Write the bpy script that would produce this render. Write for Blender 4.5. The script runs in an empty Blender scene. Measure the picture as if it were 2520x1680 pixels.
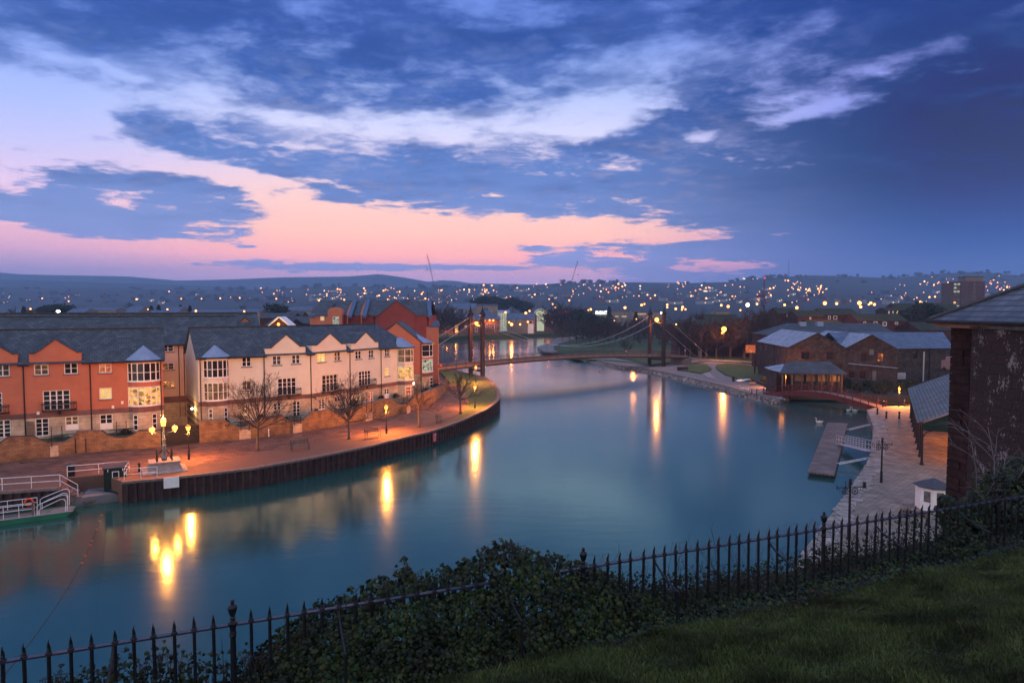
import bpy, math, random
import numpy as np
from mathutils import Vector, Matrix
C = bpy.context.scene.collection
rnd = random.Random(7)
PI = math.pi
F = 1600.0; HOR = 762.0; CAMZ = 17.0
PITCH = math.atan((840 - HOR) / F)
cp, sp = math.cos(PITCH), math.sin(PITCH)

# ------------------------------------------------------------------ camera
cam = bpy.data.cameras.new('camera'); camo = bpy.data.objects.new('camera', cam); C.objects.link(camo)
camo.location = (0, 0, CAMZ); camo.rotation_euler = (PI / 2 - PITCH, 0, 0)
cam.sensor_width = 36; cam.lens = 36 * F / 2520; cam.clip_start = 0.2; cam.clip_end = 30000
sc = bpy.context.scene; sc.camera = camo
sc.view_settings.view_transform = 'Standard'; sc.view_settings.look = 'None'
sc.view_settings.exposure = 0; sc.view_settings.gamma = 1
sc.render.engine = 'CYCLES'
cy = sc.cycles
cy.use_denoising = True
cy.max_bounces = 6; cy.diffuse_bounces = 2; cy.glossy_bounces = 3; cy.transmission_bounces = 4
cy.volume_bounces = 0; cy.transparent_max_bounces = 8
cy.sample_clamp_indirect = 4; cy.sample_clamp_direct = 0
cy.caustics_reflective = False; cy.caustics_refractive = False
cy.use_light_tree = True
cy.use_adaptive_sampling = True; cy.adaptive_threshold = 0.025

# photograph pixel (2520 x 1680) -> place in the world
def ray(px, py):
    cx = (px - 1260) / F; c2 = (840 - py) / F
    return cx, cp + c2 * sp, -sp + c2 * cp
def gp(px, py, z=1.9):
    d = ray(px, py); t = (z - CAMZ) / d[2]
    return (d[0] * t, d[1] * t, z)
def pd(px, py, Y):
    d = ray(px, py); t = Y / d[1]
    return (d[0] * t, Y, CAMZ + d[2] * t)
def g2(px, py, z=1.9): return gp(px, py, z)[:2]

class Fr:
    """vertical plane through p0 -> p1; local x along it, y into the building, z up"""
    def __init__(s, p0, p1):
        s.o = Vector((p0[0], p0[1])); d = Vector((p1[0] - p0[0], p1[1] - p0[1])); s.L = d.length
        s.d = d.normalized(); s.n = Vector((-s.d.y, s.d.x)); s.ang = math.atan2(s.d.y, s.d.x)
    def sz(s, px, py, off=0.0):
        r = ray(px, py); o = s.o + s.n * off
        den = r[0] * s.n.x + r[1] * s.n.y
        t = (o.x * s.n.x + o.y * s.n.y) / den
        P = Vector((r[0] * t, r[1] * t))
        return (P - s.o).dot(s.d), CAMZ + r[2] * t
    def s(s_, px, off=0.0): return s_.sz(px, HOR, off)[0]
    def w(s, x, y=0.0, z=0.0):
        p = s.o + s.d * x + s.n * y
        return (p.x, p.y, z)

def sr(c, a=1.0):
    f = lambda v: (v / 255 / 12.92) if v / 255 <= 0.04045 else ((v / 255 + 0.055) / 1.055) ** 2.4
    return (f(c[0]), f(c[1]), f(c[2]), a)

# ------------------------------------------------------------------ mesh builder
class MB:
    def __init__(s): s.v = []; s.f = []; s.mi = []; s.m = 0; s.M = None
    def av(s, p):
        if s.M is not None: p = s.M @ Vector(p)
        s.v.append((p[0], p[1], p[2])); return len(s.v) - 1
    def face(s, pts):
        s.f.append([s.av(p) for p in pts]); s.mi.append(s.m)
    def fi(s, idx): s.f.append(list(idx)); s.mi.append(s.m)
    def box(s, x0, x1, y0, y1, z0, z1):
        i = [s.av(p) for p in ((x0,y0,z0),(x1,y0,z0),(x1,y1,z0),(x0,y1,z0),(x0,y0,z1),(x1,y0,z1),(x1,y1,z1),(x0,y1,z1))]
        for q in ((0,3,2,1),(4,5,6,7),(0,1,5,4),(1,2,6,5),(2,3,7,6),(3,0,4,7)): s.fi([i[k] for k in q])
    def prism(s, poly, z0, z1):
        """polygon in xy; z0/z1 numbers"""
        a = 0.0
        for k in range(len(poly)):
            p, q = poly[k], poly[(k + 1) % len(poly)]; a += p[0] * q[1] - q[0] * p[1]
        if a < 0: poly = poly[::-1]
        n = len(poly)
        b = [s.av((p[0], p[1], z0)) for p in poly]; t = [s.av((p[0], p[1], z1)) for p in poly]
        s.fi(t); s.fi(b[::-1])
        for k in range(n): j = (k + 1) % n; s.fi([b[k], b[j], t[j], t[k]])
    def slab(s, poly, y0, y1):
        """polygon in xz, extruded in y"""
        n = len(poly)
        a = [s.av((p[0], y0, p[1])) for p in poly]; b = [s.av((p[0], y1, p[1])) for p in poly]
        s.fi(a); s.fi(b[::-1])
        for k in range(n): j = (k + 1) % n; s.fi([a[j], a[k], b[k], b[j]])
    def tube(s, pts, r, n=8, cap=True):
        pts = [Vector(p) for p in pts]; rs = r if isinstance(r, (list, tuple)) else [r] * len(pts)
        rings = []; u = None
        for k, p in enumerate(pts):
            if k == 0: d = pts[1] - p
            elif k == len(pts) - 1: d = p - pts[k - 1]
            else: d = pts[k + 1] - pts[k - 1]
            if d.length < 1e-9: d = Vector((0, 0, 1))
            d.normalize()
            if u is None:
                u = d.cross(Vector((0, 0, 1)))
                if u.length < 0.05: u = Vector((1, 0, 0)) - d * d.x
            else: u = u - d * u.dot(d)
            if u.length < 1e-6: u = Vector((1, 0, 0))
            u.normalize(); w = d.cross(u)
            rings.append([s.av(p + (u * math.cos(2*PI*j/n) + w * math.sin(2*PI*j/n)) * rs[k]) for j in range(n)])
        for k in range(len(rings) - 1):
            for j in range(n):
                q = (j + 1) % n; s.fi([rings[k][j], rings[k][q], rings[k+1][q], rings[k+1][j]])
        if cap: s.fi(rings[0][::-1]); s.fi(rings[-1])
    def lathe(s, prof, c=(0, 0, 0), n=12, cap=True):
        rings = [[s.av((c[0] + r * math.cos(2*PI*j/n), c[1] + r * math.sin(2*PI*j/n), c[2] + z)) for j in range(n)] for r, z in prof]
        for k in range(len(rings) - 1):
            for j in range(n):
                q = (j + 1) % n; s.fi([rings[k][j], rings[k][q], rings[k+1][q], rings[k+1][j]])
        if cap: s.fi(rings[0][::-1]); s.fi(rings[-1])
    def ball(s, c, r, n=10, m=6, sz=1.0):
        s.lathe([(max(1e-4, r * math.sin(PI * k / m)), -r * sz * math.cos(PI * k / m)) for k in range(m + 1)], c, n)
    def strip(s, path, y0, y1, th):
        """a band of thickness th running above a path in xz"""
        for k in range(len(path) - 1):
            (x0, z0), (x1, z1) = path[k], path[k + 1]
            L = math.hypot(x1 - x0, z1 - z0); nx, nz = -(z1 - z0) / L * th, (x1 - x0) / L * th
            if nz < 0: nx, nz = -nx, -nz
            e = (x1 - x0) / L * 0.02; g = (z1 - z0) / L * 0.02
            s.slab([(x0 - e, z0 - g), (x1 + e, z1 + g), (x1 + e + nx, z1 + g + nz), (x0 - e + nx, z0 - g + nz)], y0, y1)
    def build(s, name, mats, parent=None, fr=None, root=None, loc=None, smooth=False):
        me = bpy.data.meshes.new(name)
        me.from_pydata(s.v, [], s.f)
        if not isinstance(mats, (list, tuple)): mats = [mats]
        for m in mats: me.materials.append(m)
        if len(mats) > 1: me.polygons.foreach_set('material_index', s.mi)
        if smooth: me.polygons.foreach_set('use_smooth', [True] * len(s.f))
        me.update()
        o = bpy.data.objects.new(name, me); C.objects.link(o)
        if parent is not None: o.parent = parent
        if fr is not None:
            base = root if root is not None else parent
            bl = base.location if base is not None else Vector((0, 0, 0))
            o.location = (fr.o.x - bl.x, fr.o.y - bl.y, -bl.z); o.rotation_euler = (0, 0, fr.ang)
        if loc is not None: o.location = loc
        return o

def tag(o, label=None, cat=None, group=None, kind=None):
    if label: o['label'] = label
    if cat: o['category'] = cat
    if group: o['group'] = group
    if kind: o['kind'] = kind
    return o
def thing(name, label, cat, loc=(0, 0, 0), rz=0.0, group=None, kind=None):
    o = bpy.data.objects.new(name, None); C.objects.link(o); o.location = loc; o.rotation_euler = (0, 0, rz)
    o.empty_display_size = 0.1
    return tag(o, label, cat, group, kind)
def dup(root, loc, rz=0.0, sc_=1.0, label=None, group=None):
    r = root.copy(); C.objects.link(r); r.location = loc; r.rotation_euler = (0, 0, rz)
    r.scale = (sc_, sc_, sc_) if not isinstance(sc_, tuple) else sc_
    if label: r['label'] = label
    if group: r['group'] = group
    for ch in root.children:
        c = ch.copy(); C.objects.link(c); c.parent = r
        for g in ch.children:
            d = g.copy(); C.objects.link(d); d.parent = c
    return r

# ------------------------------------------------------------------ materials
def newmat(name):
    m = bpy.data.materials.new(name); m.use_nodes = True; nt = m.node_tree
    b = nt.nodes['Principled BSDF']; return m, nt, b
def mat(name, col, rough=0.8, var=0.25, scale=3.0, bump=0.0, bscale=None, metal=0.0, spec=0.3, col2=None, coat=0):
    m, nt, b = newmat(name)
    tc = nt.nodes.new('ShaderNodeTexCoord')
    n = nt.nodes.new('ShaderNodeTexNoise'); n.inputs['Scale'].default_value = scale; n.inputs['Detail'].default_value = 5
    n.inputs['Roughness'].default_value = 0.62
    nt.links.new(tc.outputs['Object'], n.inputs['Vector'])
    r = nt.nodes.new('ShaderNodeValToRGB')
    c2 = col2 if col2 else tuple(c * (1 - var) for c in col)
    c1 = col if col2 else tuple(min(1, c * (1 + var)) for c in col)
    r.color_ramp.elements[0].position = 0.32; r.color_ramp.elements[1].position = 0.68
    r.color_ramp.elements[0].color = (*c2, 1); r.color_ramp.elements[1].color = (*c1, 1)
    nt.links.new(n.outputs['Fac'], r.inputs['Fac']); nt.links.new(r.outputs['Color'], b.inputs['Base Color'])
    b.inputs['Roughness'].default_value = rough; b.inputs['Metallic'].default_value = metal
    b.inputs['Specular IOR Level'].default_value = spec
    if bump:
        n2 = nt.nodes.new('ShaderNodeTexNoise'); n2.inputs['Scale'].default_value = bscale or scale * 4; n2.inputs['Detail'].default_value = 4
        nt.links.new(tc.outputs['Object'], n2.inputs['Vector'])
        bp = nt.nodes.new('ShaderNodeBump'); bp.inputs['Strength'].default_value = bump; bp.inputs['Distance'].default_value = 0.05
        nt.links.new(n2.outputs['Fac'], bp.inputs['Height']); nt.links.new(bp.outputs['Normal'], b.inputs['Normal'])
    return m
def mbrick(name, c1, c2, mortar, bw, bh, ax='xz', rough=0.85, ms=0.015, bump=0.5, off=0.5, spec=0.3, varc=None):
    """coursed masonry, slates or paving; ax picks which object axes carry the courses"""
    m, nt, b = newmat(name)
    tc = nt.nodes.new('ShaderNodeTexCoord'); se = nt.nodes.new('ShaderNodeSeparateXYZ'); co = nt.nodes.new('ShaderNodeCombineXYZ')
    nt.links.new(tc.outputs['Object'], se.inputs[0])
    if ax == 'xz': nt.links.new(se.outputs['X'], co.inputs['X']); nt.links.new(se.outputs['Z'], co.inputs['Y'])
    elif ax == 'yz': nt.links.new(se.outputs['Y'], co.inputs['X']); nt.links.new(se.outputs['Z'], co.inputs['Y'])
    elif ax == 'xyz':
        ad = nt.nodes.new('ShaderNodeMath'); ad.operation = 'ADD'; nt.links.new(se.outputs['X'], ad.inputs[0]); nt.links.new(se.outputs['Y'], ad.inputs[1])
        nt.links.new(ad.outputs[0], co.inputs['X']); nt.links.new(se.outputs['Z'], co.inputs['Y'])
    else: nt.links.new(se.outputs['X'], co.inputs['X']); nt.links.new(se.outputs['Y'], co.inputs['Y'])
    br = nt.nodes.new('ShaderNodeTexBrick')
    br.inputs['Scale'].default_value = 1.0; br.inputs['Brick Width'].default_value = bw; br.inputs['Row Height'].default_value = bh
    br.inputs['Mortar Size'].default_value = ms; br.inputs['Mortar Smooth'].default_value = 0.3; br.offset = off
    br.inputs['Color1'].default_value = (*c1, 1); br.inputs['Color2'].default_value = (*c2, 1); br.inputs['Mortar'].default_value = (*mortar, 1)
    nt.links.new(co.outputs[0], br.inputs['Vector'])
    n = nt.nodes.new('ShaderNodeTexNoise'); n.inputs['Scale'].default_value = 0.8; n.inputs['Detail'].default_value = 6
    nt.links.new(tc.outputs['Object'], n.inputs['Vector'])
    mx = nt.nodes.new('ShaderNodeMix'); mx.data_type = 'RGBA'; mx.blend_type = 'MULTIPLY'; mx.inputs[0].default_value = 1.0
    r = nt.nodes.new('ShaderNodeValToRGB'); r.color_ramp.elements[0].position = 0.3; r.color_ramp.elements[1].position = 0.7
    vc = varc or ((0.62, 0.62, 0.62), (1.25, 1.25, 1.25))
    r.color_ramp.elements[0].color = (*vc[0], 1); r.color_ramp.elements[1].color = (*vc[1], 1)
    nt.links.new(n.outputs['Fac'], r.inputs['Fac'])
    nt.links.new(br.outputs['Color'], mx.inputs[6]); nt.links.new(r.outputs['Color'], mx.inputs[7])
    nt.links.new(mx.outputs[2], b.inputs['Base Color']); b.inputs['Roughness'].default_value = rough
    b.inputs['Specular IOR Level'].default_value = spec
    if bump:
        bp = nt.nodes.new('ShaderNodeBump'); bp.inputs['Strength'].default_value = bump; bp.inputs['Distance'].default_value = 0.03
        iv = nt.nodes.new('ShaderNodeMath'); iv.operation = 'SUBTRACT'; iv.inputs[0].default_value = 1; nt.links.new(br.outputs['Fac'], iv.inputs[1])
        nt.links.new(iv.outputs[0], bp.inputs['Height']); nt.links.new(bp.outputs['Normal'], b.inputs['Normal'])
    return m
def emat(name, col, strength, sample=False):
    m, nt, b = newmat(name)
    b.inputs['Base Color'].default_value = (0.02, 0.02, 0.02, 1)
    b.inputs['Emission Color'].default_value = (*col, 1); b.inputs['Emission Strength'].default_value = strength
    if not sample: m.cycles.emission_sampling = 'NONE'
    return m
def roommat(name, ca, cb, cc, strength, scale=2.2):
    """a lit room behind glass: blocks of wall, curtain and furniture"""
    m, nt, b = newmat(name)
    tc = nt.nodes.new('ShaderNodeTexCoord')
    mp = nt.nodes.new('ShaderNodeMapping'); mp.inputs['Scale'].default_value = (scale, scale, scale * 1.4)
    nt.links.new(tc.outputs['Object'], mp.inputs['Vector'])
    v = nt.nodes.new('ShaderNodeTexVoronoi'); v.distance = 'CHEBYCHEV'; v.inputs['Scale'].default_value = 1.0
    nt.links.new(mp.outputs[0], v.inputs['Vector'])
    r = nt.nodes.new('ShaderNodeValToRGB'); r.color_ramp.interpolation = 'LINEAR'
    e = r.color_ramp.elements; e[0].position = 0.0; e[0].color = (*ca, 1); e[1].position = 1.0; e[1].color = (*cc, 1)
    k = e.new(0.5); k.color = (*cb, 1)
    se = nt.nodes.new('ShaderNodeSeparateColor'); nt.links.new(v.outputs['Color'], se.inputs[0])
    nt.links.new(se.outputs[0], r.inputs['Fac']); nt.links.new(r.outputs['Color'], b.inputs['Emission Color'])
    b.inputs['Emission Strength'].default_value = strength; b.inputs['Base Color'].default_value = (0.02, 0.02, 0.02, 1)
    b.inputs['Roughness'].default_value = 0.1
    m.cycles.emission_sampling = 'NONE'
    return m

# node expression helper for the sky
class N:
    nt = None
    def __init__(s, sock): s.k = sock
    @staticmethod
    def op(o, *a):
        n = N.nt.nodes.new('ShaderNodeMath'); n.operation = o
        for i, x in enumerate(a):
            if isinstance(x, N): N.nt.links.new(x.k, n.inputs[i])
            else: n.inputs[i].default_value = float(x)
        return N(n.outputs[0])
    def __add__(s, o): return N.op('ADD', s, o)
    __radd__ = __add__
    def __sub__(s, o): return N.op('SUBTRACT', s, o)
    def __rsub__(s, o): return N.op('SUBTRACT', o, s)
    def __mul__(s, o): return N.op('MULTIPLY', s, o)
    __rmul__ = __mul__
    def __truediv__(s, o): return N.op('DIVIDE', s, o)
    def clamp(s):
        n = N.op('ADD', s, 0.0); n.k.node.use_clamp = True; return n
def smooth(x, a, b):
    n = N.nt.nodes.new('ShaderNodeMapRange'); n.interpolation_type = 'SMOOTHSTEP'
    N.nt.links.new(x.k, n.inputs['Value']); n.inputs['From Min'].default_value = a; n.inputs['From Max'].default_value = b
    return N(n.outputs['Result'])
def ramp(x, stops):
    lo, hi = stops[0][0], stops[-1][0]
    f = (x - lo) / (hi - lo)
    n = N.nt.nodes.new('ShaderNodeValToRGB'); N.nt.links.new(f.k, n.inputs['Fac']); e = n.color_ramp.elements
    while len(e) > 1: e.remove(e[0])
    for i, (p, c) in enumerate(stops):
        q = (p - lo) / (hi - lo)
        if i == 0: e[0].position = q; el = e[0]
        else: el = e.new(q)
        el.color = sr(c)
    return N(n.outputs['Color'])
def mixc(f, a, b):
    n = N.nt.nodes.new('ShaderNodeMix'); n.data_type = 'RGBA'
    if isinstance(f, N): N.nt.links.new(f.k, n.inputs[0])
    else: n.inputs[0].default_value = f
    for i, x in ((6, a), (7, b)):
        if isinstance(x, N): N.nt.links.new(x.k, n.inputs[i])
        else: n.inputs[i].default_value = x
    return N(n.outputs[2])

def build_sky():
    w = bpy.data.worlds.new('World'); sc.world = w; w.use_nodes = True
    nt = w.node_tree; N.nt = nt
    bg = nt.nodes['Background']
    tc = nt.nodes.new('ShaderNodeTexCoord'); se = nt.nodes.new('ShaderNodeSeparateXYZ')
    nt.links.new(tc.outputs['Generated'], se.inputs[0])
    x, y, z = N(se.outputs['X']), N(se.outputs['Y']), N(se.outputs['Z'])
    az = N.op('ARCTAN2', x, y) * (180 / PI)
    el = N.op('ARCSINE', z) * (180 / PI)
    zz = N.op('MAXIMUM', z, 0.0) + 0.10
    co = nt.nodes.new('ShaderNodeCombineXYZ')
    nt.links.new((x / zz).k, co.inputs[0]); nt.links.new((y / zz).k, co.inputs[1])
    def noise(vec, scale, detail=7, rough=0.6, mapping=None, dist=0.0):
        n = nt.nodes.new('ShaderNodeTexNoise'); n.inputs['Scale'].default_value = scale
        n.inputs['Detail'].default_value = detail; n.inputs['Roughness'].default_value = rough
        n.inputs['Distortion'].default_value = dist
        if mapping:
            mp = nt.nodes.new('ShaderNodeMapping'); mp.inputs['Rotation'].default_value = (0, 0, mapping[0])
            mp.inputs['Scale'].default_value = mapping[1]; mp.inputs['Location'].default_value = mapping[2]
            nt.links.new(vec, mp.inputs['Vector']); vec = mp.outputs[0]
        nt.links.new(vec, n.inputs['Vector']); return N(n.outputs['Fac'])
    n1 = noise(co.outputs[0], 1.35, 8, 0.62, (0.25, (1.0, 1.5, 1), (3.1, 1.7, 0)), 0.25)
    n2 = noise(co.outputs[0], 4.2, 6, 0.62, (-0.35, (1.0, 1.15, 1), (0.4, 7.7, 0)), 0.2)
    n4 = noise(co.outputs[0], 9.5, 5, 0.65, (0.5, (1.0, 1.1, 1), (5.4, 2.7, 0)), 0.3)
    ca = nt.nodes.new('ShaderNodeCombineXYZ')
    nt.links.new((az * 0.06).k, ca.inputs[0]); nt.links.new((el * 0.14).k, ca.inputs[1])
    n3 = noise(ca.outputs[0], 1.6, 7, 0.6, None, 0.3)
    nz = n1 * 0.36 + n3 * 0.27 + n2 * 0.25 + n4 * 0.12
    # where the cloud banks hang: centre and half-size in photo pixels (turned into azimuth and elevation), slope, weight
    banks = [(150, 40, 700, 130, 0.08, 1.5), (900, 100, 560, 140, 0.14, 1.5), (1500, 30, 800, 120, 0.0, 1.0), (1150, 190, 300, 60, 0.02, 0.7), (1600, 200, 330, 90, -0.1, 0.62), (800, 225, 300, 50, 0.15, 0.5),
             (2300, 30, 520, 95, -0.25, 1.0), (500, 235, 130, 35, 0.15, 0.6), (1000, 250, 160, 35, 0.1, 0.6),
             (400, 305, 130, 26, 0.12, 0.75), (640, 318, 80, 14, 0.08, 0.55), (740, 385, 290, 46, 0.05, 1.1), (560, 370, 150, 20, 0.05, 0.6), (230, 390, 260, 50, 0.05, 0.34), (1350, 345, 200, 24, -0.05, 0.55),
             (1150, 455, 330, 74, 0.03, 1.5), (1500, 440, 420, 98, 0.0, 1.6), (1350, 505, 260, 30, 0.02, 1.0), (1700, 520, 260, 40, 0.0, 1.0), (1850, 420, 460, 150, -0.1, 1.1), (2350, 350, 600, 230, -0.15, 1.4),
             (2250, 560, 560, 130, -0.02, 1.3), (430, 497, 300, 42, 0.04, 1.3), (280, 545, 350, 34, 0.06, 1.5),
             (130, 480, 150, 14, 0.05, 0.5), (1650, 608, 300, 14, 0.01, 1.5), (1950, 600, 200, 60, 0.0, 0.8), (850, 657, 400, 11, 0.0, 0.9),
             (1370, 644, 70, 10, 0.0, 0.8), (1750, 655, 130, 8, -0.1, 0.6), (1990, 672, 400, 18, -0.05, 1.0), (1250, 660, 60, 4, 0, 0.6), (610, 608, 30, 4, 0, 0.7), (1510, 645, 30, 4, 0, 0.6)]
    gaps = [(1180, 310, 330, 36, -0.03, 0.6), (1480, 300, 160, 50, -0.25, 0.3), (700, 290, 600, 34, 0.12, 0.3), (820, 540, 300, 44, 0, 0.5), (1730, 205, 330, 30, -0.36, 0.15), (1430, 110, 120, 30, 0.5, 0.16), (1560, 190, 120, 60, -0.5, 0.3),
            (2280, 125, 330, 24, -0.26, 0.36), (1250, 577, 400, 30, 0.0, 0.9), (1750, 335, 120, 22, -0.2, 0.45), (1980, 285, 130, 14, -0.2, 0.45),
            (2010, 50, 100, 24, -0.5, 0.22), (60, 260, 260, 50, 0.1, 0.5), (620, 440, 300, 14, 0.03, 0.4), (1820, 655, 100, 14, 0, 0.5)]
    def blob(px, py, a, b, sl, wt):
        u0 = math.degrees(math.atan((px - 1260) / F)); k = math.cos(math.radians(u0))
        v0 = math.degrees(math.atan((HOR - py) / F * k))
        aa = math.degrees(a / F) * k * k; bb = math.degrees(b / F) * k
        du = az - u0; dv = el - v0 + du * (sl * 0.9)
        t = (du * (1 / aa)) * (du * (1 / aa)) + (dv * (1 / bb)) * (dv * (1 / bb))
        return N.op('EXPONENT', t * (-0.8)) * wt
    cov = blob(*banks[0])
    for q in banks[1:]: cov = cov + blob(*q)
    cov = N.op('MINIMUM', cov, 0.90 + smooth(az, 12, 32) * 0.2)
    for q in gaps: cov = cov - blob(*q)
    cov = N.op('MAXIMUM', cov, 0.0)
    c = cov + (nz - 0.5) * 4.3
    soft = 0.22 + smooth(el, 9, 20) * 0.34
    dens = smooth((c - 0.52) / soft, -0.5, 0.9)
    # clear sky behind the cloud: pink over the hills, lavender, then blue
    clearM = ramp(el, [(-2, (140,140,195)), (1.2, (160,150,198)), (3.0, (196,158,196)), (4.6, (250,172,172)), (6.5, (255,194,178)), (9.5, (254,208,200)), (12, (234,212,232)), (15, (214,216,250)), (18.5, (176,196,250)), (22, (128,160,240)), (30, (84,120,220)), (60, (62,96,196))])
    clearF = ramp(el, [(-2, (136,140,195)), (1.2, (146,146,198)), (3.0, (172,152,196)), (4.6, (208,162,190)), (6.5, (236,184,200)), (9.0, (226,200,232)), (12, (196,198,246)), (15, (170,190,250)), (18.5, (150,176,248)), (22, (108,144,234)), (30, (80,116,216)), (60, (62,96,196))])
    clearL = mixc(smooth(az, -38, -16), clearF, clearM)
    clearR = ramp(el, [(-2, (90,110,175)), (2, (105,120,188)), (4, (190,140,178)), (8, (150,140,200)), (12, (130,150,225)), (17, (150,160,240)), (22, (118,138,215)), (30, (80,104,190)), (60, (60,90,180))])
    clear = mixc(smooth(az, 6, 30), clearL, clearR)
    cl_l = ramp(el, [(-2, (132,138,192)), (3, (138,142,198)), (7, (124,144,200)), (12, (98,130,196)), (17, (66,104,182)), (22, (48,84,164)), (30, (38,74,152)), (60, (50,84,176))])
    cl_r = ramp(el, [(-2, (82,106,164)), (3, (70,96,156)), (6, (48,78,138)), (10, (14,44,98)), (14, (8,36,92)), (19, (18,54,120)), (24, (24,56,136)), (60, (44,76,160))])
    cloud = mixc(smooth(az, 2, 36), cl_l, cl_r)
    # thin places in the deck glow with the sky above them
    thin = smooth(n2 * 0.5 + n3 * 0.3 + n4 * 0.2, 0.50, 0.66)
    cloud2 = mixc(thin * smooth(el, 5, 15) * (0.44 - smooth(az, 15, 32) * 0.32), cloud, clear)
    edge = mixc(smooth(c, 1.0, 0.5) * smooth(az, 40, -5) * 0.0, cloud2, clear)
    front = mixc(dens, clear, edge)
    dark = smooth(n1 * 0.6 + n2 * 0.4, 0.46, 0.66)
    front = mixc(dark * dens * smooth(el, 3, 12) * 0.45, front, sr((36, 66, 126)))
    # afterglow of the half of the sky behind the camera, soft and unseen
    rear = ramp(el, [(-2, (205,180,180)), (8, (220,208,208)), (20, (212,210,222)), (45, (180,190,230)), (90, (110,140,215))])
    m = smooth(y, 0.12, -0.45)
    col = mixc(m, front, rear)
    # the zenith, above the picture, still holds most of the light
    col = mixc(smooth(el, 28, 46), col, (0.50, 0.60, 0.98, 1))
    nt.links.new(col.k, bg.inputs['Color'])
    # the valley haze in front of the sky dims it and adds its own blue: allow for both
    tau = N.op('MINIMUM', N.op('DIVIDE', 0.075, N.op('MAXIMUM', z, 0.01)), 0.95)
    T = N.op('EXPONENT', tau * (-1.0)); inv = N.op('DIVIDE', 1.0, T)
    def vm(op, a, b=None, sc=None):
        n = nt.nodes.new('ShaderNodeVectorMath'); n.operation = op; nt.links.new(a.k, n.inputs[0])
        if b is not None:
            if isinstance(b, N): nt.links.new(b.k, n.inputs[1])
            else: n.inputs[1].default_value = b
        if sc is not None: nt.links.new(sc.k, n.inputs['Scale'])
        return N(n.outputs[0])
    sca = nt.nodes.new('ShaderNodeRGB'); sca.outputs[0].default_value = (0.07, 0.11, 0.24, 1)
    sub = vm('SCALE', N(sca.outputs[0]), sc=(1.0 - T))
    col = vm('MAXIMUM', vm('SUBTRACT', col, sub), (0.0, 0.0, 0.0)); nt.links.new(col.k, bg.inputs['Color'])
    st = inv + m * REAR
    nt.links.new(st.k, bg.inputs['Strength'])
    w.cycles.sampling_method = 'MANUAL'; w.cycles.sample_map_resolution = 512
REAR = 0.15
build_sky()

# faint last light, very broad
sd = bpy.data.lights.new('afterglow_sun', 'SUN'); sd.energy = 0.25; sd.angle = math.radians(40); sd.color = (1.0, 0.86, 0.78)
so = bpy.data.objects.new('afterglow_sun', sd); C.objects.link(so)
so.rotation_euler = (math.radians(62), 0, math.radians(-25))
# ================================================================== shared materials
M = {}
M['slate'] = mbrick('slate', (0.062, 0.080, 0.104), (0.028, 0.040, 0.056), (0.008, 0.011, 0.015), 0.5, 0.23, 'xz', 0.62, 0.025, 0.8, spec=0.45, varc=((0.6, 0.62, 0.6), (1.35, 1.3, 1.25)))
M['slate_y'] = mbrick('slate_side', (0.085, 0.095, 0.10), (0.058, 0.068, 0.075), (0.02, 0.024, 0.03), 0.34, 0.2, 'yz', 0.62, 0.025, 0.8, spec=0.45)
M['ridge'] = mat('ridge_tile', (0.055, 0.05, 0.035), 0.9, 0.4, 4)
M['red_render'] = mat('red_render', (0.46, 0.155, 0.085), 0.9, 0.10, 0.7, 0.15, 30)
M['dark_red'] = mat('deep_red_render', (0.21, 0.045, 0.036), 0.9, 0.10, 0.5, 0.1, 20)
M['cream'] = mat('cream_render', (0.60, 0.585, 0.50), 0.9, 0.06, 0.6, 0.15, 30)
M['pink_cream'] = mat('pink_cream_render', (0.66, 0.47, 0.38), 0.9, 0.06, 0.6)
M['stone'] = mbrick('ashlar_stone', (0.52, 0.42, 0.30), (0.46, 0.36, 0.26), (0.22, 0.17, 0.13), 0.9, 0.40, 'xz', 0.9, 0.012, 0.5)
M['band'] = mbrick('purple_brick', (0.22, 0.11, 0.10), (0.17, 0.09, 0.085), (0.14, 0.09, 0.08), 0.23, 0.075, 'xz', 0.9, 0.01, 0.3)
M['gardenwall'] = mbrick('sandstone_coursed', (0.30, 0.18, 0.09), (0.19, 0.11, 0.06), (0.11, 0.065, 0.04), 0.5, 0.20, 'xz', 0.95, 0.012, 0.7)
M['coping'] = mat('dark_coping', (0.05, 0.05, 0.06), 0.7, 0.3, 4)
M['lead'] = mat('lead_sheet', (0.20, 0.26, 0.37), 0.42, 0.12, 1.5, 0, metal=0.2, spec=0.5)
M['bluecoping'] = mat('slate_blue_coping', (0.05, 0.10, 0.20), 0.6, 0.2, 2)
M['white'] = mat('white_paint', (0.78, 0.76, 0.72), 0.5, 0.06, 3)
M['whitemetal'] = mat('white_rail_paint', (0.72, 0.72, 0.74), 0.45, 0.12, 6)
M['black'] = mat('black_iron', (0.008, 0.009, 0.012), 0.45, 0.3, 9, 0.25, 60, spec=0.3)
M['sill'] = mat('grey_sill', (0.13, 0.12, 0.13), 0.8, 0.2, 5)
M['glass'] = None
m, nt, b = newmat('dark_glass'); b.inputs['Base Color'].default_value = (0.018, 0.016, 0.016, 1); b.inputs['Roughness'].default_value = 0.08; b.inputs['Specular IOR Level'].default_value = 0.5
M['glass'] = m
M['curtain'] = mat('curtained_glass', (0.20, 0.17, 0.16), 0.35, 0.5, 5, spec=0.5, col2=(0.03, 0.025, 0.025))
M['lit_warm'] = roommat('lit_room_warm', (0.10, 0.035, 0.01), (1.0, 0.45, 0.09), (1.0, 0.66, 0.22), .95)
M['lit_yellow'] = roommat('lit_room_yellow', (1.0, 0.48, 0.09), (1.0, 0.58, 0.16), (1.0, 0.72, 0.30), 0.95)
M['lit_red'] = roommat('lit_room_red', (0.9, 0.12, 0.03), (0.35, 0.05, 0.02), (1.0, 0.35, 0.12), 0.85, 5)
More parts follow.
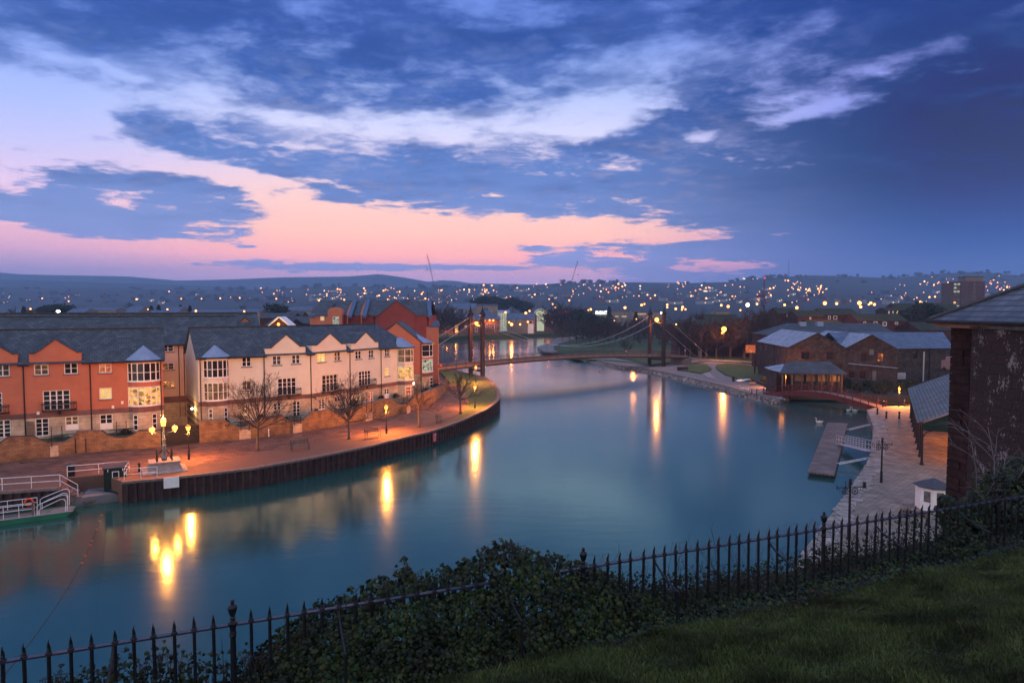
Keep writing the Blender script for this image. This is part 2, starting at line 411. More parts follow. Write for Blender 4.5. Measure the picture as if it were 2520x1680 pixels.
M['lit_dim'] = roommat('lit_room_dim', (0.03, 0.02, 0.015), (0.28, 0.10, 0.03), (0.50, 0.21, 0.06), 0.55)
M['lit_cool'] = roommat('lit_room_cool', (0.06, 0.08, 0.06), (0.55, 0.62, 0.42), (0.8, 0.85, 0.62), 0.6)
M['bulb'] = emat('sodium_bulb', (1.0, 0.30, 0.04), 7)
M['bulb_white'] = emat('white_bulb', (1.0, 0.93, 0.72), 25)
M['far_bulb'] = emat('far_sodium_glow', (1.0, 0.30, 0.07), 8)
M['far_bulb_pale'] = emat('far_pale_glow', (1.0, 0.66, 0.36), 4)
M['paving'] = mbrick('red_paving', (0.165, 0.085, 0.058), (0.12, 0.062, 0.045), (0.045, 0.026, 0.02), 1.3, 0.65, 'xy', 0.78, 0.045, 0.4, 0.5, varc=((.55, .55, .55), (1.3, 1.3, 1.3)))
M['gravel'] = mat('bound_gravel', (0.145, 0.078, 0.052), 0.9, 0.3, 14, 0.5, 40)
M['sheet'] = mat('rusty_sheet_piling', (0.045, 0.022, 0.018), 0.75, 0.55, 1.4, 0.4, 8, spec=0.3)
M['cap'] = mat('concrete_cap', (0.17, 0.13, 0.11), 0.9, 0.35, 4)
M['grass'] = mat('mown_grass', (0.055, 0.085, 0.022), 0.95, 0.3, 1.4, 0.5, 12)
M['grass_far'] = mat('park_grass', (0.045, 0.075, 0.024), 0.95, 0.35, 0.12, 0, col2=(0.030, 0.055, 0.018))
M['earth'] = mat('town_ground', (0.035, 0.038, 0.035), 0.95, 0.4, 0.05)
M['asphalt'] = mat('path_asphalt', (0.17, 0.155, 0.15), 0.9, 0.12, 0.7)
M['quaystone'] = mbrick('quay_setts', (0.255, 0.215, 0.17), (0.19, 0.16, 0.13), (0.085, 0.07, 0.058), 0.62, 0.31, 'xy', 0.85, 0.03, 0.5)
M['edgestone'] = mbrick('quay_edge_stone', (0.30, 0.27, 0.24), (0.20, 0.18, 0.165), (0.05, 0.045, 0.04), 1.2, 1.2, 'xy', 0.85, 0.05, 0.8)
M['rubble'] = mbrick('rubble_stone', (0.068, 0.058, 0.056), (0.021, 0.020, 0.021), (0.040, 0.036, 0.036), 0.42, 0.22, 'xyz', 0.95, 0.03, 0.7, varc=((0.55,0.5,0.5),(1.45,1.3,1.2)))
M['brick'] = mbrick('red_brick', (0.075, 0.028, 0.02), (0.05, 0.02, 0.016), (0.04, 0.026, 0.022), 0.25, 0.09, 'xyz', 0.95, 0.01, 0.3)
M['brickdk'] = mat('far_brick', (0.045, 0.022, 0.02), 0.95, 0.2, 0.5)
M['paleslate'] = mbrick('pale_slate', (0.30, 0.34, 0.40), (0.22, 0.26, 0.32), (0.14, 0.16, 0.20), 0.6, 0.22, 'yz', 0.5, 0.02, 0.6, spec=0.5)
M['blueslate'] = mbrick('blue_slate', (0.075, 0.115, 0.20), (0.055, 0.09, 0.165), (0.03, 0.05, 0.09), 0.5, 0.2, 'xz', 0.55, 0.02, 0.5, spec=0.5)
M['moss'] = mat('mossy_tile', (0.024, 0.030, 0.016), 0.95, 0.4, 0.8)
M['darkroof'] = mat('dark_far_roof', (0.045, 0.055, 0.07), 0.8, 0.3, 0.6)
M['bark'] = mat('bark', (0.11, 0.08, 0.06), 0.95, 0.4, 6, 0.5, 20)
M['twig'] = mat('winter_twigs', (0.045, 0.033, 0.028), 0.95, 0.3, 3)
M['evergreen'] = mat('evergreen_leaf', (0.022, 0.034, 0.018), 0.9, 0.4, 0.6)
M['towersteel'] = mat('maroon_tower_steel', (0.042, 0.020, 0.019), 0.45, 0.3, 1.2, spec=0.5)
M['decksteel'] = mat('pale_deck_fascia', (0.26, 0.15, 0.11), 0.6, 0.15, 2)
M['wood'] = mat('weathered_timber', (0.14, 0.105, 0.085), 0.9, 0.35, 3, 0.4, 12)
M['galv'] = mat('galvanised_steel', (0.42, 0.43, 0.46), 0.45, 0.15, 4, metal=0.4, spec=0.5)
M['greenpaint'] = mat('green_boat_paint', (0.018, 0.13, 0.06), 0.5, 0.2, 1.5, spec=0.4)
M['darkgreen'] = mbrick('dark_green_boards', (0.012, 0.03, 0.018), (0.010, 0.025, 0.015), (0.003, 0.006, 0.004), 8, 0.14, 'xz', 0.7, 0.02, 0.6)
M['orangeplastic'] = mat('orange_lifebuoy', (0.75, 0.10, 0.02), 0.5, 0.1, 4)
M['deckgrey'] = mat('grey_deck', (0.16, 0.15, 0.15), 0.8, 0.2, 2)
M['swan'] = mat('white_feathers', (0.5, 0.49, 0.48), 0.8, 0.05, 6)
M['leaf'] = mat('ivy_leaf', (0.032, 0.066, 0.020), 0.5, 0.45, 2.2, spec=0.45, col2=(0.012, 0.030, 0.013))
M['stem'] = mat('ivy_stem', (0.035, 0.025, 0.018), 0.9, 0.3, 6)
M['redbridge'] = mat('oxide_red_paint', (0.10, 0.022, 0.018), 0.6, 0.3, 1.5)

# ================================================================== water
def water_mat():
    m, nt, b = newmat('river_water'); N.nt = nt
    b.inputs['Base Color'].default_value = (0.012, 0.054, 0.049, 1); b.inputs['Roughness'].default_value = 0.6; b.inputs['Specular IOR Level'].default_value = 0.0
    tc = nt.nodes.new('ShaderNodeTexCoord')
    mp = nt.nodes.new('ShaderNodeMapping'); mp.inputs['Scale'].default_value = (0.30, 0.9, 1)
    nt.links.new(tc.outputs['Object'], mp.inputs['Vector'])
    n = nt.nodes.new('ShaderNodeTexNoise'); n.inputs['Scale'].default_value = 1.0; n.inputs['Detail'].default_value = 3
    nt.links.new(mp.outputs[0], n.inputs['Vector'])
    bp = nt.nodes.new('ShaderNodeBump'); bp.inputs['Strength'].default_value = 0.05; bp.inputs['Distance'].default_value = 0.22
    nt.links.new(n.outputs['Fac'], bp.inputs['Height'])
    n2 = nt.nodes.new('ShaderNodeTexNoise'); n2.inputs['Scale'].default_value = 0.035; n2.inputs['Detail'].default_value = 4
    nt.links.new(tc.outputs['Object'], n2.inputs['Vector'])
    mr = nt.nodes.new('ShaderNodeMapRange'); mr.inputs['From Min'].default_value = 0.35; mr.inputs['From Max'].default_value = 0.65
    mr.inputs['To Min'].default_value = 0.12; mr.inputs['To Max'].default_value = 0.18
    nt.links.new(n2.outputs['Fac'], mr.inputs['Value'])
    g = nt.nodes.new('ShaderNodeBsdfGlossy'); nt.links.new(mr.outputs[0], g.inputs['Roughness']); nt.links.new(bp.outputs['Normal'], g.inputs['Normal'])
    fr = nt.nodes.new('ShaderNodeFresnel'); fr.inputs['IOR'].default_value = 1.96
    F_ = N(fr.outputs[0])
    # silty estuary water: its steep reflections come back green, its grazing ones neutral
    tint = mixc(smooth(F_, 0.12, 0.72), (0.84, 1.20, 0.92, 1), (1.0, 1.0, 1.0, 1))
    nt.links.new(tint.k, g.inputs['Color'])
    mx = nt.nodes.new('ShaderNodeMixShader'); f2_ = (F_ * 1.0).clamp(); nt.links.new(f2_.k, mx.inputs[0]); nt.links.new(b.outputs[0], mx.inputs[1]); nt.links.new(g.outputs[0], mx.inputs[2])
    nt.links.new(mx.outputs[0], nt.nodes['Material Output'].inputs['Surface'])
    return m
M['water'] = water_mat()
mb = MB(); mb.face([(-500, -60, 0), (500, -60, 0), (500, 520, 0), (-500, 520, 0)])
tag(mb.build('river_water', M['water']), kind='structure')

# ================================================================== land
edge_px = [(393,1176),(500,1165),(627,1149.6),(760,1126),(900,1098),(985,1077),(1055,1061),(1108.7,1043),(1140,1031),(1166,1019),(1190,1008.5),(1204,1000),(1216,991),(1223.5,984),(1227,976),(1228,966),(1224,955),(1214,943),(1203,934),(1190,926)]
EDGE = [g2(x, y, 1.9) for x, y in edge_px]
A0 = g2(300, 1185, 1.9)                       # corner where the landing recess begins
RB0 = g2(255, 1168, 1.9); RB1 = g2(166, 1175, 1.9)
R2 = g2(147, 1199, 1.9); R3 = g2(0, 1209, 1.9)
R3x = (R3[0] - 30, R3[1] - 3)
back = [(-12, 158), (-17, 172), (-45, 196), (-110, 236), (-320, 280)]
left_poly = [R3x, R3, R2, RB1, RB0, A0] + EDGE + back + [(-420, 280), (-420, R3x[1])]
mb = MB(); mb.prism(left_poly, -1.5, 1.9)
tag(mb.build('left_bank', M['gravel']), kind='structure')
# paved strip of the promenade and the grass at its far end, laid 4 mm above the gravel
wall_px = [(-140, 1157), (0,1139.7),(125,1123.8),(249,1110),(397.5,1100),(490,1090),(634,1077),(748.7,1061.6),(859.6,1043.5),(893,1038),(968.5,1023),(1038.8,1002.4),(1070.4,989.3),(1089.6,973),(1101,955)]
WALL = [g2(x, y) for x, y in wall_px]
pav_lo = [(-140, 1185), (0,1180),(150,1168),(300,1160),(430,1160),(500,1145),(634,1112),(748.7,1094),(859.6,1072),(950,1056),(1031,1040),(1100,1018),(1140,1003),(1146,985),(1144,965)]
PAV = [g2(x, y) for x, y in pav_lo]
mb = MB(); mb.prism(WALL + PAV[::-1], 1.5, 1.904)
tag(mb.build('promenade_paving', M['paving']), kind='structure')
grass_px = [(1112,1044),(1140,1029),(1166,1016),(1188,1005),(1203,996),(1215,986),(1221,976),(1221,962),(1214,951),(1203,941),(1188,934),(1165,924),(1130,915),(1108,922),(1122,940),(1138,957),(1151,975),(1152,994),(1142,1010)]
mb = MB(); mb.prism([g2(x, y) for x, y in grass_px], 1.5, 1.908)
tag(mb.build('waterside_grass', M['grass']), kind='structure')

# right-hand bank, park and town beyond
tip = g2(1322, 853, 0.8)
rb_px = [(1329,863),(1398,874),(1468,889),(1519,901),(1587,909),(1638,919),(1689,931),(1740,943),(1791,955),(1831,968),(1890,980),(1919,987)]
RB = [g2(x, y, 0.5) for x, y in rb_px]
park_poly = [g2(1371, 831, 0.9), g2(1350, 845, 0.9), tip] + RB + [(54, 124), (64, 121), (74, 115), (86, 108.5), (140, 106), (700, 106), (700, 620), (40, 620), (40, 400)]
mb = MB(); mb.prism(park_poly, -1.5, 0.9)
tag(mb.build('right_bank', M['asphalt']), kind='structure')
pg = [(1392, 838), (1352, 852), (1345, 866), (1400, 878), (1440, 884)]
park_px = [(1400,838),(1362,850),(1352,862),(1420,880),(1500,876),(1560,886),(1600,899),(1700,884),(1712,880),(1732,883),(1786,886),(1860,896)]
PK = [g2(x, y, 1.2) for x, y in park_px] + [(110, 170), (690, 170), (690, 610), (45, 610), (45, 400)]
mb = MB(); mb.prism(PK, 0.5, 1.2)
tag(mb.build('park_lawn', M['grass_far']), kind='structure')
# far bank of the upper river and the flat town behind it
far_poly = [(-420, 330), (-120, 318), g2(1065, 846, 0), g2(1100, 840, 0), g2(1152, 836, 0), g2(1240, 833, 0), g2(1330, 830, 0), g2(1371, 828, 0), (60, 400), (60, 620), (-420, 620)]
mb = MB(); mb.prism(far_poly, -1.5, 2.4)
tag(mb.build('far_bank', M['grass_far']), kind='structure')
mb = MB(); mb.face([(-5600, 519, 2.3), (5600, 519, 2.3), (5600, 5000, 2.3), (-5600, 5000, 2.3)])
mb.face([(-5600, 170, 1.85), (-420, 170, 1.85), (-420, 519, 1.85), (-5600, 519, 1.85)])
mb.face([(-5600, 30, 1.85), (-420, 30, 1.85), (-420, 170, 1.85), (-5600, 170, 1.85)])
mb.face([(700, 30, 0.85), (5600, 30, 0.85), (5600, 519, 0.85), (700, 519, 0.85)])
tag(mb.build('town_ground', M['earth']), kind='structure')

# right quay
rq_px = [(2133,1008),(2137,1018),(2143,1032),(2149,1048),(2149,1064),(2147.5,1080),(2145,1100),(2142,1118),(2131,1144),(2113,1172),(2072,1228),(2044,1266),(2006,1317),(1978,1355),(1927,1429)]
RQ = [g2(x, y, 1.2) for x, y in rq_px]
d = Vector((RQ[-1][0] - RQ[-2][0], RQ[-1][1] - RQ[-2][1])).normalized()
RQe = (RQ[-1][0] + d.x * 16, RQ[-1][1] + d.y * 16)
quay_poly = RQ + [RQe, (90, RQe[1]), (160, 60), (160, 98), g2(2240, 997, 1.2), g2(2160, 1001, 1.2)]
mb = MB(); mb.prism(quay_poly, -1.5, 1.2)
tag(mb.build('quay_paving', M['quaystone']), kind='structure')
# rough edge blocks of the quay, one coping course
mb = MB(); r2 = random.Random(3)
pts = RQ + [RQe]
acc = []
for k in range(len(pts) - 1):
    a, b2 = Vector(pts[k]), Vector(pts[k + 1]); L = (b2 - a).length; n = max(1, int(L / 0.9))
    for j in range(n): acc.append(a.lerp(b2, j / n))
acc.append(Vector(pts[-1]))
for k in range(len(acc) - 1):
    a, b2 = acc[k], acc[k + 1]; dd = (b2 - a).normalized(); nn = Vector((-dd.y, dd.x))
    if nn.x < 0: nn = -nn
    w1 = 1.35 + r2.uniform(-0.3, 0.35); o1 = r2.uniform(-0.10, 0.05); zt = 1.205 + r2.uniform(0.01, 0.06)
    q = [a + dd * 0.02 + nn * o1, b2 - dd * 0.02 + nn * o1, b2 - dd * 0.02 + nn * w1, a + dd * 0.02 + nn * w1]
    mb.prism([(p.x, p.y) for p in q], 0.7, zt)
tag(mb.build('quay_edge', M['edgestone']), kind='structure')

# ------------------------------------------------ hills
def ridge_y(tab, px):
    for k in range(len(tab) - 1):
        if tab[k][0] <= px <= tab[k + 1][0]:
            t = (px - tab[k][0]) / (tab[k + 1][0] - tab[k][0]); return tab[k][1] * (1 - t) + tab[k + 1][1] * t
    return tab[0][1] if px < tab[0][0] else tab[-1][1]
def sm(t): t = min(1, max(0, t)); return t * t * (3 - 2 * t)
from mathutils import noise as mn
TOWN = [(-1500, 706), (0, 706), (240, 708), (420, 712), (640, 712), (800, 704), (1050, 707), (1250, 705), (1380, 696), (1560, 694), (1700, 696), (1800, 693), (1850, 685), (2000, 677), (2100, 680), (2190, 684), (2300, 674), (2400, 668), (2520, 679), (2900, 684), (4000, 700)]
FARH = [(-1500, 676), (0, 671), (60, 676), (320, 681), (440, 691), (540, 689), (700, 683), (860, 681), (935, 675), (1000, 684), (1060, 695), (1080, 690), (1130, 692), (1150, 697), (1250, 699), (1400, 702), (4000, 712)]
MIDH = [(-1500, 690), (0, 688), (100, 690), (220, 694), (300, 697), (400, 700), (520, 704), (640, 712), (720, 722), (4000, 730)]
def town_z(X, Y):
    u = X / Y; px = 1260 + u * F
    left = sm((760 - px) / 500)
    D0 = 620 + 300 * left; D1 = 2300
    zr = 17 + (HOR - ridge_y(TOWN, px)) / F * D1
    t = (Y - D0) / (D1 - D0)
    if t <= 0: return 1.7
    if t <= 1:
        h = (zr - 2.3) * (t ** 1.25) * (1 - 0.15 * math.sin(t * PI))
        return 2.3 + h + mn.noise(Vector((X * 0.004, Y * 0.004, 0))) * 9 * min(t * 3, 1) * (1 - t * 0.8)
    return max(2.3, zr - (Y - D1) * 0.06)
def hill(name, fn, Ys, m, umin=-1.08, umax=1.08, nu=200):
    mb = MB(); g = []
    for Y in Ys:
        row = []
        for k in range(nu + 1):
            u = umin + (umax - umin) * k / nu; X = u * Y; row.append(mb.av((X, Y, fn(X, Y))))
        g.append(row)
    for a in range(len(Ys) - 1):
        for k in range(nu): mb.fi([g[a][k], g[a][k + 1], g[a + 1][k + 1], g[a + 1][k]])
    return tag(mb.build(name, m, smooth=True), kind='structure')
M['hill'] = mat('hill_fields', (0.030, 0.036, 0.030), 0.95, 0.3, 0.006, 0, col2=(0.018, 0.020, 0.020))
M['hill'].node_tree.nodes['Noise Texture'].inputs['Detail'].default_value = 8
hill('town_hill', town_z, [600 + 45 * k for k in range(0, 46)], M['hill'])
def mk(tab, D0, D1):
    def fn(X, Y):
        px = 1260 + X / Y * F; zr = 17 + (HOR - ridge_y(tab, px)) / F * D1
        t = (Y - D0) / (D1 - D0)
        return 2.2 + (zr - 2.2) * sm(t) + mn.noise(Vector((X * 0.002, Y * 0.002, 3))) * 10 * (1 - abs(t)) if t < 1 else zr - (Y - D1) * 0.05
    return fn
hill('middle_hill', mk(MIDH, 2500, 3300), [2450 + 80 * k for k in range(0, 14)], M['hill'])
hill('distant_hill', mk(FARH, 3500, 4700), [3450 + 100 * k for k in range(0, 17)], M['hill'])

def left_z(X, Y): return 2.35 + 13.5 * sm((Y - 170) / 420) * sm((-70 - X) / 90)
mb = MB(); g = []
for a in range(36):
    Y = 165 + 30 * a; g.append([mb.av((X, Y, left_z(X, Y) - (.3 if a == 0 else 0))) for X in [-1250 + 40 * k for k in range(30)]])
for a in range(35):
    for k in range(29): mb.fi([g[a][k], g[a][k + 1], g[a + 1][k + 1], g[a + 1][k]])
tag(mb.build('town_slope', M['earth'], smooth=True), kind='structure')
# near hillside with the railings on its brow
F0 = Vector((-2.46, 5.60)); Fd = Vector((0.577, 0.2338)).normalized(); Fn = Vector((Fd.y, -Fd.x))  # Fn points to the camera side
if Fn.dot(-F0) < 0: Fn = -Fn
SPAN = 5.6 * Vector((0.577, 0.2338)).length
def hz(X, Y):
    d = (Vector((X, Y)) - F0).dot(Fn); s = (Vector((X, Y)) - F0).dot(Fd)
    n = mn.noise(Vector((X * 0.9, Y * 0.9, 0))) * 0.05 + mn.noise(Vector((X * 3.1, Y * 3.1, 2))) * 0.018
    if d > 0.45: return 13.56 + 0.275 * (d - 0.45) + n + 0.008 * s
    if d > -0.7: return 13.40 + 0.14 * ((d + 0.7) / 1.15) + n
    return max(0.6, 13.40 - 1.15 * (-0.7 - d) ** 1.0 + n * 3)
mb = MB(); ns, nd = 150, 90; g = []
for a in range(ns + 1):
    s_ = -26 + 62 * a / ns; row = []
    for k in range(nd + 1):
        t = k / nd; d_ = -14 + 24 * t
        p = F0 + Fd * s_ + Fn * d_; row.append(mb.av((p.x, p.y, hz(p.x, p.y))))
    g.append(row)
for a in range(ns):
    for k in range(nd): mb.fi([g[a][k], g[a + 1][k], g[a + 1][k + 1], g[a][k + 1]])
M['soil'] = mat('lawn_soil', (0.014, 0.020, 0.007), 0.95, 0.4, 3, 0.5, 30, col2=(0.009, 0.010, 0.006))
tag(mb.build('hillside', M['soil'], smooth=True), kind='structure')
# ================================================================== house kit
ZG = 3.3
def holes_wall(mb, x0, x1, z0, z1, holes, y=0.0, depth=0.14):
    hs = [h for h in holes if h[0] < x1 and h[1] > x0 and h[2] < z1 and h[3] > z0]
    xs = sorted(set([x0, x1] + [v for h in hs for v in (max(x0, h[0]), min(x1, h[1]))]))
    zs = sorted(set([z0, z1] + [v for h in hs for v in (max(z0, h[2]), min(z1, h[3]))]))
    for i in range(len(xs) - 1):
        for j in range(len(zs) - 1):
            cx, cz = (xs[i] + xs[i+1]) / 2, (zs[j] + zs[j+1]) / 2
            if any(h[0] < cx < h[1] and h[2] < cz < h[3] for h in hs): continue
            mb.face([(xs[i], y, zs[j]), (xs[i+1], y, zs[j]), (xs[i+1], y, zs[j+1]), (xs[i], y, zs[j+1])])
    for h in hs:
        a, b, c, d = h; y2 = y + depth
        mb.face([(a, y, c), (a, y, d), (a, y2, d), (a, y2, c)]); mb.face([(b, y, d), (b, y, c), (b, y2, c), (b, y2, d)])
        mb.face([(a, y, d), (b, y, d), (b, y2, d), (a, y2, d)]); mb.face([(b, y, c), (a, y, c), (a, y2, c), (b, y2, c)])

def window(root, fr, r, cols=2, rows=2, pane='glass', sill=True, bar=0.07, y=0.07, name='window', panel=0.0, frm='white', label=None):
    x0, x1, z0, z1 = r
    w = MB(); fw = 0.085
    w.box(x0, x0 + fw, y, y + 0.07, z0, z1); w.box(x1 - fw, x1, y, y + 0.07, z0, z1)
    w.box(x0 + fw, x1 - fw, y, y + 0.07, z1 - fw, z1); w.box(x0 + fw, x1 - fw, y, y + 0.07, z0, z0 + fw + panel)
    xi, xj, zi, zj = x0 + fw, x1 - fw, z0 + fw + panel, z1 - fw
    for k in range(1, cols):
        c = xi + (xj - xi) * k / cols; bw = bar * (1.35 if (cols == 2 or cols == 4) else 1)
        w.box(c - bw / 2, c + bw / 2, y + 0.005, y + 0.06, zi, zj)
    for k in range(1, rows):
        c = zi + (zj - zi) * k / rows; w.box(xi, xj, y + 0.012, y + 0.055, c - bar * 0.32, c + bar * 0.32)
    o = w.build(name, M[frm], root, fr, root)
    if label: o['label'] = label
    p = MB(); p.face([(xi, y + 0.065, zi), (xj, y + 0.065, zi), (xj, y + 0.065, zj), (xi, y + 0.065, zj)])
    p.build('pane', M[pane], o)
    if sill:
        s = MB(); s.box(x0 - 0.12, x1 + 0.12, -0.09, 0.07, z0 - 0.11, z0 - 0.002); s.build('sill', M['sill'], o)
    return o
def rect(fr, x0, y0, x1, y1, off=0.0):
    """pixel rectangle on the facade -> local rectangle"""
    xm = (x0 + x1) / 2
    return (fr.sz(x0, y0, off)[0], fr.sz(x1, y0, off)[0], fr.sz(xm, y1, off)[1], fr.sz(xm, y0, off)[1])
def balcony(root, fr, x0, x1, z0, h=0.85, d=0.42):
    b = MB(); y0 = -d
    b.box(x0, x1, y0, 0.0, z0 - 0.07, z0)
    for (zz) in (z0 + h, z0 + h - 0.16, z0 + 0.1):
        b.tube([(x0, 0, zz), (x0, y0, zz), (x1, y0, zz), (x1, 0, zz)], 0.032, 4, False)
    n = int((x1 - x0) / 0.13)
    for k in range(n + 1):
        x = x0 + (x1 - x0) * k / n; b.tube([(x, y0, z0), (x, y0, z0 + h)], 0.028 if k in (0, n, n // 2) else 0.017, 4, False)
    xm = (x0 + x1) / 2
    b.box(xm - 0.1, xm + 0.1, -0.2, 0, z0 - 0.45, z0 - 0.07)
    return b.build('balcony', M['black'], root, fr, root)
def pipe(root, fr, x, z0, z1):
    b = MB(); b.tube([(x, -0.08, z0), (x, -0.08, z1 - 0.3), (x, -0.12, z1)], 0.055, 6); return b.build('downpipe', M['black'], root, fr, root)
def bay(root, fr, xc, R, z_top, rows_, roof_z, wallm, proud=0.72, nseg=6, roofm='lead', conical=True, zbase=None, zband=6.1, ground='glass'):
    """bowed bay: rows_ = [(z0, z1, pane)] glazed storeys"""
    a0 = math.acos(max(-1, min(1, 1 - proud / R))) if proud < R else PI / 2
    cy_ = R - proud if proud < R else 0.0
    def pt(t, rr=R):  # t 0..1 left to right
        a = -a0 + 2 * a0 * t; return xc + rr * math.sin(a), cy_ - rr * math.cos(a)
    P = [pt(k / nseg) for k in range(nseg + 1)]
    w = MB(); zb = zbase or ZG
    solids = []; z = 6.05
    for (za, zb_, pn) in sorted(rows_): solids.append((z, za)); z = zb_
    solids.append((z, z_top))
    for (za, zb2) in solids:
        for k in range(nseg): w.face([(P[k][0], P[k][1], za), (P[k+1][0], P[k+1][1], za), (P[k+1][0], P[k+1][1], zb2), (P[k][0], P[k][1], zb2)])
    o = w.build('bay_window', wallm, root, fr, root)
    w = MB(); f = MB(); w.m = 0
    for k in range(nseg):
        w.face([(P[k][0], P[k][1], 5.5), (P[k+1][0], P[k+1][1], 5.5), (P[k+1][0], P[k+1][1], 6.07), (P[k][0], P[k][1], 6.07)])
    w.build('band', M['band'], o)
    g = MB()
    for k in range(nseg): g.face([(P[k][0], P[k][1], ZG - 1), (P[k+1][0], P[k+1][1], ZG - 1), (P[k+1][0], P[k+1][1], 5.5), (P[k][0], P[k][1], 5.5)])
    g.build('ground_floor_wall', M['stone'], o)
    for (za, zb2, pn) in rows_:
        p = MB(); f = MB()
        Q = [pt(k / nseg, R - 0.03) for k in range(nseg + 1)]
        for k in range(nseg): p.face([(Q[k][0], Q[k][1], za), (Q[k+1][0], Q[k+1][1], za), (Q[k+1][0], Q[k+1][1], zb2), (Q[k][0], Q[k][1], zb2)])
        p.build('pane', M[pn], o)
        for k in range(nseg + 1):
            x, y = pt(k / nseg, R); f.tube([(x, y, za), (x, y, zb2)], 0.055, 6)
        for zz, r_ in ((za + 0.03, 0.06), ((za + zb2) / 2 - 0.05, 0.035), (zb2 - 0.03, 0.05)):
            f.tube([(*pt(k / nseg, R + 0.005), zz) for k in range(nseg + 1)], r_, 6)
        f.tube([(*pt(k / nseg, R + 0.07), za - 0.05) for k in range(nseg + 1)], 0.07, 6)
        f.build('frame', M['white'], o)
    r = MB()
    E = [pt(k / nseg, R + 0.28) for k in range(nseg + 1)]
    E = [(E[0][0], 0.3)] + E + [(E[-1][0], 0.3)]
    if conical:
        ap = (xc, 0.75, roof_z)
        for k in range(len(E) - 1): r.face([(E[k][0], E[k][1], z_top + 0.1), (E[k+1][0], E[k+1][1], z_top + 0.1), ap])
    else:
        T = [(xc - R * 0.35, 1.0, roof_z), (xc + R * 0.35, 1.0, roof_z)]; h = len(E) // 2
        for k in range(len(E) - 1):
            t = T[0] if k < h else T[1]
            r.face([(E[k][0], E[k][1], z_top + 0.1), (E[k+1][0], E[k+1][1], z_top + 0.1), t])
        r.face([(E[h][0], E[h][1], z_top + 0.1), T[1], T[0]])
    r.build('roof', M[roofm], o)
    g = MB(); g.tube([(x, y, z_top + 0.02) for x, y in E], 0.10, 6); g.build('gutter', M['black'], o)
    # two windows at ground level of the bow
    for k in (1, nseg - 2 if nseg > 4 else nseg - 2):
        x, y = P[k]; x2, y2 = P[k + 1]
        if k > nseg / 2 and False: continue
        d = Vector((x2 - x, y2 - y)).normalized(); n = Vector((d.y, -d.x))
        L = math.hypot(x2 - x, y2 - y)
        def q(u, off, z): return (x + d.x * u + n.x * off, y + d.y * u + n.y * off, z)
        f = MB(); z0_, z1_ = ZG + 0.2, 5.25
        for (u0, u1) in ((0.05, 0.13), (L - 0.13, L - 0.05)):
            f.face([q(u0, .03, z0_), q(u1, .03, z0_), q(u1, .03, z1_), q(u0, .03, z1_)])
        for zz in (z0_, z0_ + (z1_ - z0_) / 3, z0_ + (z1_ - z0_) * 2 / 3, z1_ - 0.08):
            f.face([q(0.05, .032, zz), q(L - 0.05, .032, zz), q(L - 0.05, .032, zz + 0.08), q(0.05, .032, zz + 0.08)])
        fo = f.build('window', M['white'], o)
        p = MB(); p.face([q(0.1, .02, z0_), q(L - 0.1, .02, z0_), q(L - 0.1, .02, z1_), q(0.1, .02, z1_)]); p.build('pane', M['glass' if k > 2 else ground], o)
    return o
SLOPE = 0.76
def gable(w, cop, rf, pts, ze, pitch=SLOPE):
    """pts: outline of the gable wall above the eave, left to right, in (x, z); adds wall, coping, little roof"""
    w.face([(x, 0, z) for x, z in ([(pts[0][0], ze)] + pts + [(pts[-1][0], ze)])])
    c2 = MB(); c2.strip(pts, -0.10, 0.16, 0.13); cop.append(c2)
    zap = max(z for x, z in pts); ia = [i for i, p in enumerate(pts) if p[1] == zap][0]
    xa = pts[ia][0]
    w.face([(pts[0][0], 0, ze), (pts[0][0], 0, pts[0][1]), (pts[0][0], (pts[0][1] - ze) / pitch + .05, pts[0][1]), (pts[0][0], 0.0, ze)][:3])
    w.face([(pts[-1][0], 0, pts[-1][1]), (pts[-1][0], 0, ze), (pts[-1][0], (pts[-1][1] - ze) / pitch + .05, pts[-1][1])])
    for k in range(len(pts) - 1):
        (x0, z0), (x1, z1) = pts[k], pts[k + 1]
        rf.face([(x0, 0.02, z0 + .02), (x1, 0.02, z1 + .02), (x1, (z1 - ze) / pitch + 0.1, z1 + .02), (x0, (z0 - ze) / pitch + 0.1, z0 + .02)])

def gable_px(fr, lst):
    return [fr.sz(x, y) for x, y in lst]

# ------------------------------------------------------------------ red terrace on the left
frR = Fr((-46.15, 71.0), (-46.15 + 0.875, 71.0 + 0.484))
frR.o = Vector(frR.w(frR.s(-260))[:2]); 
xr = frR.s(397); ZE = 11.3; ZR = 14.78; HD = 4.6
RR = thing('terraced_house', 'terracotta rendered three-storey terrace with dark slate roof, left of the quay lamps', 'terraced house', frR.w(0, 0, 1.9), group='riverside terraces on the left bank')
RR.location = (frR.o.x, frR.o.y, 0)
wins = []
def addw(fr, lst, px, **k): r = rect(fr, *px); lst.append((r, k)); return r
W = wins
addw(frR, W, (-150, 899, -115, 929)); 
addw(frR, W, (-12, 897, 23, 926)); addw(frR, W, (83, 895.5, 119, 922.5), pane='lit_dim'); addw(frR, W, (157, 892.5, 191, 920))
addw(frR, W, (243, 890, 274, 917.5), pane='lit_red'); addw(frR, W, (244, 954, 275, 982), pane='lit_yellow')
fd1 = addw(frR, W, (104.5, 960, 172, 1009), cols=4, rows=4, sill=False, name='french_window', bar=0.09)
fd0 = addw(frR, W, (-62, 967, 5, 1018), cols=4, rows=4, sill=False, name='french_window', bar=0.09)
addw(frR, W, (-40, 1034, 26, 1078), cols=4, rows=4, sill=False, name='french_window', bar=0.09)
addw(frR, W, (86, 1029, 120, 1073), cols=2, rows=4, sill=False, name='french_window')
addw(frR, W, (160, 1024, 193, 1058), cols=2, rows=2, pane='lit_dim', sill=False, panel=0.55, name='door')
addw(frR, W, (245, 1019, 277, 1056), cols=2, rows=2, sill=False, panel=0.6, name='door')
